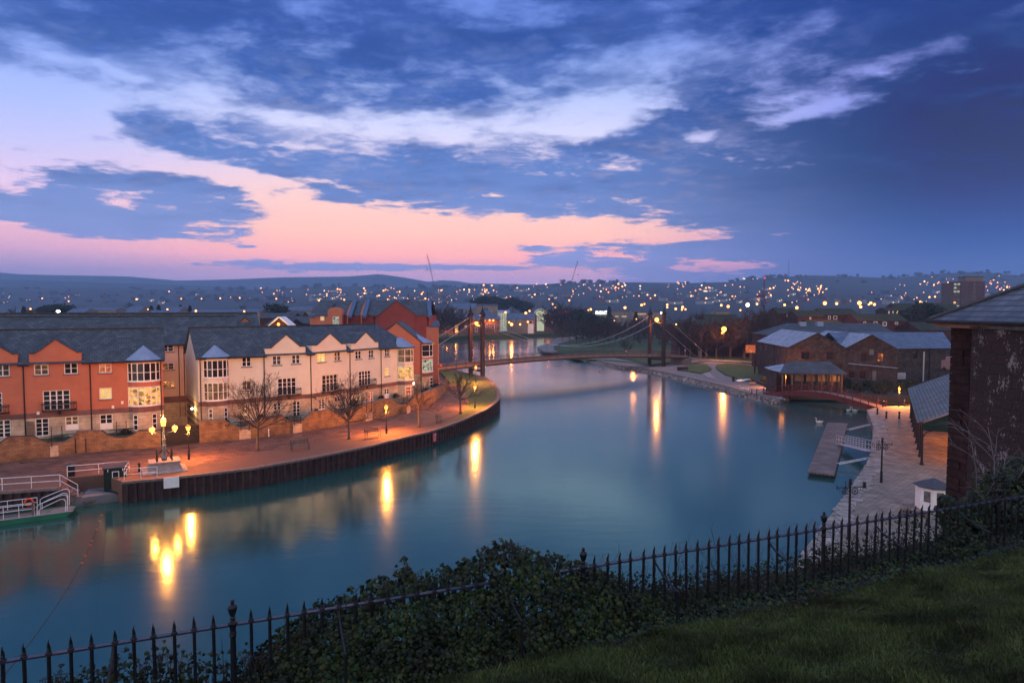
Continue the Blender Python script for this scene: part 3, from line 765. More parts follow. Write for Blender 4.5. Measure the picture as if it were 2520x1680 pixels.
H = [w[0] for w in W]
w = MB(); holes_wall(w, 0, xr, 6.05, ZE, H)
w.face([(xr, 0, 6.05), (xr, 2 * HD, 6.05), (xr, 2 * HD, ZE), (xr, HD, ZR), (xr, 0, ZE)])
w.face([(0, 2 * HD, 1.9), (xr, 2 * HD, 1.9), (xr, 2 * HD, ZE), (0, 2 * HD, ZE)])
w.face([(0, 0, 1.9), (0, 2 * HD, 1.9), (0, 2 * HD, ZE), (0, HD, ZR), (0, 0, ZE)])
cop = []; rf = MB()
G1 = gable_px(frR, [(71, 871.5), (84, 871), (100, 862), (135.4, 836), (178, 861), (190, 868), (200, 867)])
G0 = [(x - frR.s(135.4) + frR.s(-28), z) for x, z in G1]
gable(w, cop, rf, G1, ZE); gable(w, cop, rf, G0, ZE)
w.build('wall', M['red_render'], RR, frR, RR)
for c_ in cop: c_.build('coping', M['coping'], RR, frR, RR)
w = MB(); holes_wall(w, 0, xr, 1.5, 5.5, H, y=-0.003); w.face([(xr, -.003, 1.5), (xr, 2 * HD, 1.5), (xr, 2 * HD, 6.0), (xr, 0, 6.0)]); w.build('ground_floor_wall', M['stone'], RR, frR, RR)
w = MB(); holes_wall(w, 0, xr + .02, 5.5, 6.05, H, y=-0.03); w.face([(0, -.03, 6.05), (xr, -.03, 6.05), (xr, 0, 6.05), (0, 0, 6.05)]); w.build('string_course', M['band'], RR, frR, RR)
rf.face([(-.2, -0.3, ZE - 0.06), (xr + .25, -0.3, ZE - 0.06), (xr + .25, HD, ZR), (-.2, HD, ZR)])
rf.face([(xr + .25, 2 * HD + .3, ZE - 0.06), (-.2, 2 * HD + .3, ZE - 0.06), (-.2, HD, ZR), (xr + .25, HD, ZR)])
# the slates stop either side of each gable, so gutters run only between
rf.build('roof', M['slate'], RR, frR, RR)
b = MB(); b.tube([(-.2, HD, ZR + 0.03), (xr + .25, HD, ZR + 0.03)], 0.1, 6); b.build('ridge', M['ridge'], RR, frR, RR)
for a_, b_ in ((G0[-1][0], G1[0][0]), (G1[-1][0], xr + .2)):
    b = MB(); b.box(a_ + .02, b_, -0.42, -0.27, ZE - .22, ZE - .05); b.box(a_ + .02, b_, -0.27, 0.0, ZE - .2, ZE - .12); b.build('gutter', M['black'], RR, frR, RR)
b = MB(); b.box(xr + .2, xr + .3, -.3, HD, 0, 0.001)
for wpx in (52, 217): pipe(RR, frR, frR.s(wpx), 3.0, ZE - .1)
pipe(RR, frR, frR.s(391), 3.0, ZE - .1)
for r, k in W: window(RR, frR, r, **k)
balcony(RR, frR, frR.s(96), frR.s(181), fd1[2] - .02); balcony(RR, frR, frR.s(-75), frR.s(14), fd0[2] - .02)
xc = frR.s(350); bay(RR, frR, xc, 1.72, 11.25, [(9.0, 11.05, 'glass'), (6.25, 8.35, 'lit_warm')], 12.95, M['red_render'], proud=1.0)
# vents and small fittings on the wall
for (px, py) in ((94, 1016), (278, 1001), (301, 990)):
    x, z = frR.sz(px, py); b = MB(); b.box(x - .12, x + .12, -.08, 0, z - .16, z + .16); b.build('vent', M['white'], RR, frR, RR)
x0, z0 = frR.sz(64, 1030); b = MB()
for k in range(7): b.box(x0 + k * .11, x0 + k * .11 + .03, -.06, -.03, 3.2, 5.2)
for k in range(18): b.box(x0, x0 + .69, -.058, -.035, 3.2 + k * .115, 3.23 + k * .115)
b.build('trellis', M['wood'], RR, frR, RR)

# ------------------------------------------------------------------ cream terrace, bent at the third gable
pA, pB, pC = (-37.25, 76.8), (-26.3, 84.3), (-16.4, 100.7)
f1, f2 = Fr(pA, pB), Fr(pB, pC)
CR = thing('terraced_house', 'long cream rendered terrace with three pointed gables and a slate roof', 'terraced house', (pA[0], pA[1], 0), group='riverside terraces on the left bank')
def seg(fr, W, gables, pipes, bays, x0, x1, endcaps, roofx, bal):
    H = [w[0] for w in W]
    w = MB(); holes_wall(w, x0, x1, 6.05, ZE, H)
    cop = []; rf = MB()
    for g in gables: gable(w, cop, rf, gable_px(fr, g), ZE)
    if 0 in endcaps: w.face([(x0, 0, 6.05), (x0, 2 * HD, 6.05), (x0, 2 * HD, ZE), (x0, HD, ZR), (x0, 0, ZE)])
    if 1 in endcaps: w.face([(x1, 0, 6.05), (x1, 2 * HD, 6.05), (x1, 2 * HD, ZE), (x1, 0, ZE)])
    w.face([(x0, 2 * HD, 1.9), (x1, 2 * HD, 1.9), (x1, 2 * HD, ZE), (x0, 2 * HD, ZE)])
    w.build('wall', M['cream'], CR, fr, CR)
    for c_ in cop: c_.build('coping', M['coping'], CR, fr, CR)
    w = MB(); holes_wall(w, x0, x1, 1.5, 5.5, H, y=-.003)
    if 0 in endcaps: w.face([(x0, -.003, 1.5), (x0, 2 * HD, 1.5), (x0, 2 * HD, 6.05), (x0, -.003, 6.05)])
    if 1 in endcaps: w.face([(x1, -.003, 1.5), (x1, 2 * HD, 1.5), (x1, 2 * HD, 6.05), (x1, -.003, 6.05)])
    w.build('ground_floor_wall', M['stone'], CR, fr, CR)
    w = MB(); holes_wall(w, x0, x1, 5.5, 6.05, H, y=-.03); w.face([(x0, -.03, 6.05), (x1, -.03, 6.05), (x1, 0, 6.05), (x0, 0, 6.05)]); w.build('string_course', M['band'], CR, fr, CR)
    a0, b0, a1, b1, a2, b2_ = roofx    # eave x-range, ridge x-range, back x-range
    rf.face([(a0, -.3, ZE - .06), (b0, -.3, ZE - .06), (b1, HD, ZR), (a1, HD, ZR)])
    rf.face([(b2_, 2 * HD + .3, ZE - .06), (a2, 2 * HD + .3, ZE - .06), (a1, HD, ZR), (b1, HD, ZR)])
    rf.build('roof', M['slate'], CR, fr, CR)
    b = MB(); b.tube([(a1, HD, ZR + .03), (b1, HD, ZR + .03)], .1, 6); b.build('ridge', M['ridge'], CR, fr, CR)
    edges = [a0] + [v for g in gables for v in (fr.s(g[0][0]), fr.s(g[-1][0]))] + [b0]
    for k in range(0, len(edges), 2):
        if edges[k + 1] - edges[k] > .15:
            b = MB(); b.box(edges[k], edges[k+1], -.42, -.27, ZE - .22, ZE - .05); b.box(edges[k], edges[k+1], -.27, 0, ZE - .2, ZE - .12); b.build('gutter', M['black'], CR, fr, CR)
    for p in pipes: pipe(CR, fr, fr.s(p), 2.6, ZE - .1)
    for r, k in W: window(CR, fr, r, **k)
    for (q0, q1, z) in bal: balcony(CR, fr, fr.s(q0), fr.s(q1), z)
W = []
addw(f1, W, (595, 879, 618, 902)); addw(f1, W, (670, 875, 692, 898)); addw(f1, W, (718, 872.5, 738.5, 895))
addw(f1, W, (595, 937, 619, 960), pane='lit_dim')
fa = addw(f1, W, (683, 929.5, 729, 972), cols=4, rows=4, sill=False, name='french_window')
addw(f1, W, (672.7, 991, 692, 1009), sill=False); addw(f1, W, (720, 986.5, 739.5, 1024), rows=4, sill=False, name='french_window')
addw(f1, W, (594, 996, 610, 1022), rows=3, sill=False, pane='lit_warm', name='french_window')
tb = math.tan((f2.ang - f1.ang) / 2)
seg(f1, W, [[(653, 858), (667, 857), (704, 824.5), (738, 853), (751.5, 853)]], (489, 647), None, 0, f1.L, (0,), (-.25, f1.L + .3 * tb, -.25, f1.L - HD * tb, -.25, f1.L - (2 * HD + .3) * tb), [(679, 736, fa[2] - .02)])
W = []
addw(f2, W, (781, 868.5, 801, 891), pane='lit_yellow'); addw(f2, W, (822.5, 865.5, 838.5, 888)); addw(f2, W, (874.7, 863, 889.5, 883.5)); addw(f2, W, (907.5, 860.5, 920, 881))
addw(f2, W, (947.3, 858, 959, 877)); addw(f2, W, (946.8, 905, 959, 925), pane='lit_yellow', cols=2, rows=2)
fa = addw(f2, W, (793, 921.5, 831, 963), cols=4, rows=4, sill=False, name='french_window')
fb = addw(f2, W, (883, 912, 913, 948.5), cols=4, rows=4, sill=False, name='french_window')
addw(f2, W, (784, 981, 800, 1007), rows=4, sill=False, pane='lit_dim', name='french_window'); addw(f2, W, (824, 975, 837.5, 988.5), sill=False)
addw(f2, W, (875, 969.7, 888.5, 984), sill=False, pane='lit_yellow'); addw(f2, W, (906.5, 964, 919, 993), rows=4, sill=False, pane='lit_red', name='french_window')
addw(f2, W, (946.7, 955.5, 958.5, 980), rows=2, panel=.6, sill=False, name='door')
xe2 = f2.s(1011)
seg(f2, W, [[(768.5, 850.5), (779, 850), (812, 821), (840, 846.5), (852, 846.5)], [(864, 845.5), (874, 845), (900, 817.5), (923, 841.5), (931, 841.5)]],
    (762, 859, 936), None, 0, xe2, (1,), (-.3 * tb, xe2 + .25, HD * tb, xe2 - 3.0, (2 * HD + .3) * tb, xe2 + .25), [(789.6, 837, fa[2] - .02), (881, 919.5, fb[2] - .02)])
# hip at the right-hand end
b = MB(); b.face([(xe2 + .25, -.3, ZE - .06), (xe2 + .25, 2 * HD + .3, ZE - .06), (xe2 - 3.0, HD, ZR)]); b.build('roof', M['slate_y'], CR, f2, CR)
bay(CR, f1, f1.s(529), 1.5, 11.25, [(8.92, 11.0, 'glass'), (6.2, 8.3, 'lit_dim')], 12.75, M['cream'], proud=0.95, ground='lit_dim')
bay(CR, f2, f2.s(994), 1.5, 11.2, [(8.95, 11.0, 'lit_dim'), (6.3, 8.35, 'lit_warm')], 12.7, M['cream'], proud=1.3, nseg=4, conical=False, ground='lit_red')

# ------------------------------------------------------------------ red gabled house at the end of the row
K = Vector((-15.3, 110.2)); f3 = Fr((K.x - 8.6, K.y + 0.0), (K.x, K.y)); f4 = Fr(K, (K.x - 1.9, K.y + 18.0))
ER = thing('gabled_house', 'terracotta end house with pointed gable, grey slates and a tall bay facing the river', 'house', (K.x, K.y, 0))
w = MB(); xa = 4.3
w.face([(0, 0, 6.05), (8.6, 0, 6.05), (8.6, 0, ZE), (xa, 0, 14.75), (0, 0, ZE)]); w.build('wall', M['red_render'], ER, f3, ER)
w = MB(); w.face([(0, 0, 6.05), (18, 0, 6.05), (18, 0, ZE), (0, 0, ZE)]); w.build('wall', M['red_render'], ER, f4, ER)
w = MB(); w.face([(0, 0, 1.5), (8.6, 0, 1.5), (8.6, 0, 6.05), (0, 0, 6.05)]); w.build('ground_floor_wall', M['stone'], ER, f3, ER)
w = MB(); w.face([(0, 0, 1.5), (18, 0, 1.5), (18, 0, 6.05), (0, 0, 6.05)]); w.build('ground_floor_wall', M['stone'], ER, f4, ER)
cop = MB(); cop.strip([(-.2, ZE - .1), (xa, 14.8)], -.15, .2, .18); cop.strip([(xa, 14.8), (8.8, ZE - .1)], -.15, .2, .18); cop.build('coping', M['coping'], ER, f3, ER)
def wp(fr, x, y, z, root): p = fr.w(x, y, z); return (p[0] - root.location.x, p[1] - root.location.y, z)
rf = MB(); e0 = wp(f3, 8.9, -.1, ZE - .05, ER); r0 = wp(f3, xa, -.1, 14.78, ER); dv = Vector((f4.d.x * 18, f4.d.y * 18, 0)); l0 = wp(f3, -.3, -.1, ZE - .05, ER)
rf.face([e0, Vector(e0) + dv, Vector(r0) + dv, r0]); rf.face([l0, r0, Vector(r0) + dv, Vector(l0) + dv])
rf.build('roof', M['slate_y'], ER)
bay(ER, f4, 2.9, 2.0, 11.2, [(8.95, 11.0, 'glass'), (6.3, 8.5, 'lit_cool')], 12.8, M['red_render'], proud=1.75, nseg=4, conical=False)
pipe(ER, f3, 8.45, 3, ZE)
# stepped tower piece with blue coping behind it
f5 = Fr((-16.6, 126), (-14.6, 126.2))
w = MB(); w.box(0, 2.3, 0, 4, 1.9, 13.6); w.build('wall', M['red_render'], ER, f5, ER)
w = MB(); w.slab([(0.4, 13.6), (2.5, 13.6), (2.5, 14.4), (2.2, 14.9), (1.6, 14.9)], -.1, 4.1); w.build('coping', M['bluecoping'], ER, f5, ER)

# ------------------------------------------------------------------ long block behind, only its roofs and one strip of wall show
fB = Fr((-80, 66), (-80 + .875, 66 + .484)); 
def backblock(name, label, pxL, pxR, Yc, pxc, yridge, yeave, hd, wm, cap=True):
    o = pd(pxc, HOR, Yc); fr = Fr((o[0], o[1]), (o[0] + .875, o[1] + .484)); xl, xr_ = fr.s(pxL), fr.s(pxR); fr.o = Vector(fr.w(xl)[:2]); L = xr_ - xl
    ze = fr.sz(pxc, yeave)[1]; zr = fr.sz(pxc, yridge, hd)[1]
    R = thing(name, label, 'terraced house', (fr.o.x, fr.o.y, 0), group='blocks behind the riverside terraces')
    w = MB(); w.box(0, L, 0, 2 * hd, 1.9, ze - .15)
    w.face([(L, 0, ze - .15), (L, 2 * hd, ze - .15), (L, hd, zr - .05)]); w.face([(0, 2 * hd, ze - .15), (0, 0, ze - .15), (0, hd, zr - .05)])
    w.build('wall', wm, R, fr, R)
    rf = MB(); rf.face([(-.2, -.3, ze - .1), (L + .2, -.3, ze - .1), (L + .2, hd, zr), (-.2, hd, zr)]); rf.face([(L + .2, 2 * hd + .3, ze - .1), (-.2, 2 * hd + .3, ze - .1), (-.2, hd, zr), (L + .2, hd, zr)])
    rf.build('roof', M['slate'], R, fr, R)
    b = MB(); b.tube([(-.2, hd, zr + .03), (L + .2, hd, zr + .03)], .12, 6); b.build('ridge', M['ridge'], R, fr, R)
    b = MB(); b.box(-.2, L + .2, -.42, -.28, ze - .24, ze - .08); b.build('gutter', M['black'], R, fr, R)
    return R, fr, ze, L
R, fr, ze, L = backblock('terraced_house', 'long slate-roofed block behind with a strip of pinkish wall between the two terraces', -300, 585, 84, 430, 778, 846, 5.4, M['pink_cream'])
for (a, b_, c, d) in ((399, 849, 427, 865), (399, 893, 428, 910), (400, 937, 428, 954)):
    window(R, fr, rect(fr, a, b_, c, d, -.15), y=-.16, pane='glass')
for px in (437, 450, 458): pipe(R, fr, fr.s(px), 3, ze)
w = MB(); w.box(0, L, -.12, -.001, 1.9, 5.0); w.build('ground_floor_wall', M['stone'], R, fr, R)
w = MB(); w.box(0, L, -.14, -.001, 5.0, 6.4 - .6); w.build('string_course', M['band'], R, fr, R)
R, fr, ze, L = backblock('terraced_house', 'second slate roof just showing over the long block, with a small orange gablet', -300, 640, 99, 430, 771, 830, 5.0, M['red_render'])
gx0, gz0 = fr.sz(590, 792); gx1, _ = fr.sz(612, 792); zt = fr.sz(600, 781)[1]
w = MB(); w.slab([(gx0, gz0), (gx1, gz0), ((gx0 + gx1) / 2, zt)], -.9, 1.5); w.build('dormer', M['red_render'], R, fr, R)
w = MB(); w.strip([(gx0 - .15, gz0), ((gx0 + gx1) / 2, zt), (gx1 + .15, gz0)], -1.0, 1.6, .12); w.build('coping', M['coping'], R, fr, R)

# ------------------------------------------------------------------ big dark-red apartment block beyond
Y0 = 150.0
def fx(px): return (px - 1260) / F * Y0
fG = Fr((fx(768), Y0), (fx(1058), Y0)); 
fG.o = Vector((fx(769), Y0)); 
def gz(py): return CAMZ + (HOR - py) / F * Y0
AP = thing('apartment_block', 'large deep-red apartment block with blue copings, pointed and round-topped gables', 'apartment block', (fG.o.x, Y0, 0))
LX = lambda px: fx(px) - fG.o.x
zE = gz(776); zRi = gz(738); hd = 7.0
w = MB(); w.box(0, LX(1057), 0, 14, 1.9, zE); w.build('wall', M['dark_red'], AP, fG, AP)
w = MB(); w.box(-.1, LX(846), -1.6, 0.05, 1.9, zE)
w.slab([(LX(811), zE), (LX(846.5), zE)] + [(LX(829 + 17.5 * math.cos(a)), gz(768) + (gz(756) - gz(768)) * math.sin(a)) for a in [PI * k / 10 for k in range(11)]], -1.62, .5)
w.build('wall', M['red_render'], AP, fG, AP)
rf = MB()
for a, b_ in ((768, 1057),):
    rf.face([(LX(a), -.3, zE), (LX(b_), -.3, zE), (LX(b_), hd, zRi), (LX(a), hd, zRi)]); rf.face([(LX(b_), 14, zE), (LX(a), 14, zE), (LX(a), hd, zRi), (LX(b_), hd, zRi)])
rf.face([(LX(766), -2, zE - .1), (LX(812), -2, zE - .1), (LX(812), hd - 1.7, zRi - .05), (LX(785), hd - 1.7, zRi - .05)])
rf.build('roof', M['slate'], AP, fG, AP)
# big gable on the right part
w = MB(); cop = MB(); g = [(LX(933), gz(776)), (LX(976.5), gz(741)), (LX(1022), gz(774.5))]
w.face([(x, -.25, z) for x, z in [(g[0][0], zE - 3)] + g + [(g[-1][0], zE - 3)]]); w.build('gable', M['dark_red'], AP, fG, AP)
cop.strip(g, -.4, .1, .22); cop.build('coping', M['coping'], AP, fG, AP)
rf = MB()
for k in (0, 1): rf.face([(g[k][0], -.2, g[k][1] + .05), (g[k+1][0], -.2, g[k+1][1] + .05), (g[k+1][0], 7, g[k+1][1] + .05), (g[k][0], 7, g[k][1] + .05)])
rf.build('roof', M['slate'], AP, fG, AP)
# parapet gables seen edge-on, with raking blue copings
for (xa_, xb_, zb_) in ((768, 789, 739), (853, 862, 737), (887.5, 897, 735), (1041, 1056.5, 736)):
    m_ = MB(); x_ = LX((xa_ + xb_) / 2); s_ = 1 if xa_ > 800 else -1
    lo = (LX(xb_) if s_ > 0 else LX(xa_)); hi = (LX(xa_) if s_ > 0 else LX(xb_))
    m_.face([(lo, -2.0, zE), (lo + .9, -2.0, zE), (hi + .9, 6.6, gz(zb_)), (hi, 6.6, gz(zb_))])
    m_.face([(lo, -2.0, zE), (hi, 6.6, gz(zb_)), (hi, 6.6, gz(zb_) - .5), (lo, -2.0, zE - .5)])
    m_.face([(lo, -2, zE), (lo, -2, zE - .5), (lo + .9, -2, zE - .5), (lo + .9, -2, zE)])
    m_.build('parapet_coping', M['bluecoping'], AP, fG, AP)
for (xa_, xm_, xb_, zt_) in ((846, 853, 862, 739), (881, 888, 896, 736)):
    m_ = MB(); m_.face([(LX(xa_), 1.5, zE - 4), (LX(xb_), -1.9, zE - 4), (LX(xb_), -1.9, zE), (LX(xm_), 6, gz(zt_)), (LX(xa_), 1.5, zE + .4)]); m_.build('gable', M['red_render'], AP, fG, AP)
for (a, b_, c, d, cols, pn) in ((794, 778, 804, 788.5, 3, 'lit_yellow'), (824, 779, 839.5, 797, 2, 'lit_cool')):
    window(AP, fG, (LX(a), LX(b_ * 0 + c), gz(d), gz(b_)), cols=cols, rows=1 if cols == 3 else 2, y=-1.75, pane=pn, sill=False)
for px in (922, 1053): 
    b = MB(); b.tube([(LX(px), -.15, 6), (LX(px), -.15, gz(784))], .12, 6); b.box(LX(px) - .3, LX(px) + .3, -.3, 0, gz(784), gz(780)); b.build('downpipe', M['black'], AP, fG, AP)
for (px, yt) in ((995, 722), (1044, 717)):
    b = MB(); b.tube([(LX(px), 6, gz(742)), (LX(px), 6, gz(yt))], .06, 5); b.build('mast', M['black'], AP, fG, AP)
for px in (993, 981):
    b = MB(); b.box(LX(px) - .5, LX(px) + .5, 6.5, 7.5, zRi - .3, gz(736)); b.build('chimney', M['bluecoping'], AP, fG, AP)

# ------------------------------------------------------------------ sandstone garden wall with scooped openings
top_px = [(-140, 1100), (-60, 1098), (-40, 1110), (0, 1092), (21, 1075), (83, 1073), (97, 1081), (115, 1088), (136, 1090), (158, 1088), (175, 1079), (191, 1061), (222, 1060), (251, 1060), (262, 1069), (280, 1075), (297, 1077), (315, 1075), (330, 1068), (341, 1060), (397.5, 1060)]
top2_px = [(490, 1036), (553, 1034), (566, 1043), (580, 1050), (597, 1052), (612, 1048), (626, 1040), (640, 1029), (695, 1022), (705, 1031), (718, 1037), (733, 1038), (748, 1032), (766, 1014), (815, 1008), (826, 1014), (842, 1020), (858, 1016), (872, 1003), (886, 997), (925, 988), (939, 982), (965, 981), (975, 990), (992, 996), (1008, 989), (1020, 975), (1045, 966), (1068, 956), (1082, 950), (1092, 941), (1101, 930)]
def garden_wall(label, tops, i0, i1):
    base = [Vector(WALL[k]) for k in range(i0, i1 + 1)]
    R = thing('garden_wall', label, 'garden wall', (base[0].x, base[0].y, 0), group='sandstone walls along the promenade')
    for k in range(len(base) - 1):
        fr = Fr(base[k], base[k + 1])
        pl = []
        for (px, py) in tops:
            x, z = fr.sz(px, py)
            pl.append((x, z))
        # clip to 0..L
        def zat(x):
            for a in range(len(pl) - 1):
                if pl[a][0] <= x <= pl[a + 1][0]:
                    t = (x - pl[a][0]) / (pl[a + 1][0] - pl[a][0]); return pl[a][1] * (1 - t) + pl[a + 1][1] * t
            return pl[0][1] if x < pl[0][0] else pl[-1][1]
        xs = [0] + [x for x, z in pl if 0.03 < x < fr.L - 0.03] + [fr.L]
        prof = [(x, zat(x)) for x in xs]
        w = MB(); cpg = MB()
        for a in range(len(prof) - 1):
            w.slab([(prof[a][0], 1.9), (prof[a + 1][0], 1.9), prof[a + 1], prof[a]], 0, .32)
            (xa, za), (xb, zb) = prof[a], prof[a + 1]
            cpg.slab([(xa, za), (xb, zb), (xb, zb + .07), (xa, za + .07)], -.05, .37)
        w.build('wall_panel', M['gardenwall'], R, fr, R); cpg.build('coping', M['coping'] if k % 2 else M['sill'], R, fr, R)
    return R
GW1 = garden_wall('sandstone garden wall with scooped dips in front of the terracotta terrace', top_px, 0, 4)
GW2 = garden_wall('sandstone garden wall with scooped dips running along the cream terrace', top2_px, 5, 14)
# raised gardens behind
mb = MB(); inn = []
for k in range(5): inn.append(WALL[k])
a_, b_ = frR.w(frR.s(397), 1), frR.w(0, 1)
mb.prism([(x, y + .33) for x, y in WALL[:5]] + [a_[:2], b_[:2]], 1.5, ZG)
mb.m = 0; mb.prism([(x - .1, y + .33) for x, y in WALL[5:]] + [(-14.6, 118), (-20, 112), f2.w(xe2, .5)[:2], f2.w(0, .5)[:2], f1.w(0, .5)[:2]], 1.5, ZG - .5)
tag(mb.build('garden_terraces', M['grass']), kind='structure')
# dark trellis fans in the scoops, gate posts
def trellis(fr, px, wpx, ztop, zb):
    x0, x1 = fr.s(px - wpx, .5), fr.s(px + wpx, .5); t = MB(); n = 26
    for k in range(n):
        xx = x0 + (x1 - x0) * k / n; sgn = 1 if xx < (x0 + x1) / 2 else -1
        t.tube([(xx, .55, zb), (xx + sgn * .55, .55, ztop)], .02, 4, False)
    t.tube([(x0, .55, ztop), (x1, .55, ztop)], .035, 4); t.tube([(x0, .55, zb), (x1, .55, zb)], .035, 4)
    o = t.build('trellis_panel', M['black'], None, fr); return o
k = 0
names = ['dark slatted trellis in the wall dip below the left french windows', 'dark slatted trellis in the wall dip left of the ornate lamp', 'trellis in the wall dip behind the first bare tree', 'trellis in the wall dip below the cream terrace balcony', 'trellis in the wall dip behind the second bare tree', 'small trellis in the last wall dip before the end house']
for (a, px, wpx, zt, zb) in ((1, 136, 38, 3.95, 3.1), (2, 297, 36, 4.0, 3.2), (5, 596, 26, 3.9, 3.1), (6, 722, 24, 3.9, 3.0), (7, 842, 20, 4.0, 3.2), (10, 992, 16, 4.0, 3.2)):
    fr = Fr(WALL[a], WALL[a + 1]); o = trellis(fr, px, wpx, zt, zb); tag(o, names[k], 'trellis', 'trellis panels in the garden wall'); k += 1
# wrought gate posts and panelled stone gate piers in the wall
k = 0
for (a, px) in ((1, 129), (2, 188), (2, 290), (5, 597), (7, 727), (9, 905), (11, 1003)):
    fr = Fr(WALL[a], WALL[a + 1]); x = fr.s(px)
    R = thing('gate_posts', ['pair of thin black posts under the left trellis dip', 'pair of thin black posts against the plain wall', 'pair of thin black posts under the dip beside the ornate lamp', 'pair of black posts behind the first bare tree', 'pair of black posts under the cream terrace balcony', 'pair of black posts behind the street lamp on the curve', 'pair of black posts near the end of the wall'][k], 'gate post', (*fr.w(x)[:2], 0), group='pairs of black posts along the garden wall'); k += 1
    for s_ in (-.45, .45):
        b = MB(); b.tube([(x + s_, -.06, 2.9 if a != 2 or px > 200 else 2.0), (x + s_, -.06, 5.0 if a != 2 or px > 200 else 3.5)], .035, 6); b.build('post', M['black'], R, fr, R)
    if px != 188:
        b = MB(); b.box(x - .62, x + .62, -.07, -.001, 1.9, 3.0); b.build('stone_panel', M['stone'], R, fr, R)
# dark boarded gate between the two walls
fr = Fr(WALL[4], WALL[5]); b = MB(); n = 34
R = thing('gate_fence', 'dark green vertical-bar gate closing the gap between the two garden walls', 'gate', (WALL[4][0], WALL[4][1], 0))
for j in range(n + 1):
    x = fr.L * j / n; b.box(x - .045, x + .045, -.02, .02, 1.95, 4.0)
b.build('bars', M['black'], R, fr, R); b = MB(); b.box(0, fr.L, .02, .06, 2.2, 2.3); b.box(0, fr.L, .02, .06, 3.6, 3.7); b.build('rail', M['black'], R, fr, R)
# ================================================================== promenade furniture
# sheet piling along the river wall
def piling(name, label, pts, zt, parent=None):
    P = [Vector(p) for p in pts]; path = []
    R = thing(name, label, 'river wall', (P[0].x, P[0].y, 0))
    prof = ((0, 0), (0.16, 0), (0.24, 0.2), (0.44, 0.2), (0.52, 0)); per = 0.68
    dist = 0.0; segs = [(P[k], P[k + 1], (P[k + 1] - P[k]).length) for k in range(len(P) - 1)]; tot = sum(s[2] for s in segs)
    def at(t):
        for a, b, L in segs:
            if t <= L: d = (b - a).normalized(); return a + d * t, Vector((d.y, -d.x))
            t -= L
        a, b, L = segs[-1]; d = (b - a).normalized(); return b, Vector((d.y, -d.x))
    t = 0.0
    while t < tot:
        for (u, o) in prof:
            if t + u > tot: break
            p, n = at(t + u); path.append(p + n * (0.03 + o))
        t += per
    w = MB()
    for k in range(len(path) - 1):
        a, b = path[k] - P[0], path[k + 1] - P[0]
        w.face([(a.x, a.y, -1), (b.x, b.y, -1), (b.x, b.y, zt - .16), (a.x, a.y, zt - .16)])
    w.build('sheet_piling', M['sheet'], R)
    c = MB(); m = int(tot / 1.2)
    for k in range(m):
        a, n = at(tot * k / m); b, n2 = at(tot * (k + 1) / m); a = a - P[0]; b = b - P[0]
        q = [a + n * .27, b + n2 * .27, b - n2 * .22, a - n * .22]; c.prism([(p.x, p.y) for p in q], zt - .17, zt + .035)
    c.build('capping', M['cap'], R)
    return R
piling('river_wall', 'long curved river wall of rusty sheet piling below the promenade', [A0] + EDGE, 1.9)
piling('river_wall', 'short straight piece of sheet-piled wall left of the boat landing', [R3x, R3, R2], 1.9)

def lit(parent, loc, power, col=(1.0, 0.28, 0.045), rad=0.12, name='lamp_light'):
    l = bpy.data.lights.new(name, 'POINT'); l.energy = power; l.color = col; l.shadow_soft_size = rad
    o = bpy.data.objects.new(name, l); C.objects.link(o); o.location = loc
    if parent is not None: o.parent = parent
    return o
LP = 3500
# Victorian street lamp
def street_lamp(h=3.55):
    R = thing('street_lamp', '', 'street lamp')
    b = MB(); b.lathe([(.15, 0), (.15, .12), (.11, .16), (.115, .55), (.09, .62), (.085, .95), (.11, .98), (.055, 1.15), (.045, 1.5), (.04, h - .78), (.07, h - .74), (.03, h - .66)], n=10)
    b.tube([(-.32, 0, h - .95), (.32, 0, h - .95)], .018, 5); b.ball((-.33, 0, h - .95), .03, 6, 4); b.ball((.33, 0, h - .95), .03, 6, 4)
    b.build('post', M['black'], R, smooth=False)
    b = MB()
    for k in range(4):
        a = PI / 4 + k * PI / 2; b.tube([(.13 * math.cos(a), .13 * math.sin(a), h - .64), (.26 * math.cos(a), .26 * math.sin(a), h - .2)], .014, 4)
    b.lathe([(.14, h - .66), (.13, h - .62)], n=8); b.lathe([(.30, h - .2), (.27, h - .16), (.12, h - .05), (.05, h + .0), (.03, h + .08)], n=4)
    b.build('lantern_frame', M['black'], R)
    b = MB(); b.lathe([(.13, h - .62), (.235, h - .21)], n=4); b.build('glass', M['bulb'], R)
    return R
SL = street_lamp()
lamp_spots = [((465, 1129.5), 'lit street lamp standing beside the ornate candelabra lamp'), ((951, 1067), 'lit street lamp between the bench and the third bare tree'),
              ((1169, 1003.6), 'lit street lamp on the grass edge beside the fourth bare tree'), ((1171, 942), 'lit street lamp near the foot of the suspension bridge')]
for k, (p, lb) in enumerate(lamp_spots):
    g = gp(*p, 1.9)
    if k == 0: SL.location = g; SL.rotation_euler = (0, 0, .5); SL['label'] = lb; SL['group'] = 'old-style street lamps'; o = SL
    else: o = dup(SL, g, .5, 1.0, lb)
    lit(o, (0, 0, 3.55 - .95 + .05), LP)
    lit(o, (0, 0, 3.55 + .35), LP * .25)
for (p, z, lb) in (((1900, 956), 0.95, 'lit street lamp on the waterside at the left end of the pavilion'), ((2212, 1000), 1.2, 'lit street lamp at the far end of the right-hand quay')):
    g = gp(*p, z); o = dup(SL, g, .3, 0.93 if p[0] < 2000 else .9, lb); lit(o, (0, 0, 3.55 - .95), LP * (.6 if p[0] < 2000 else 1.3))

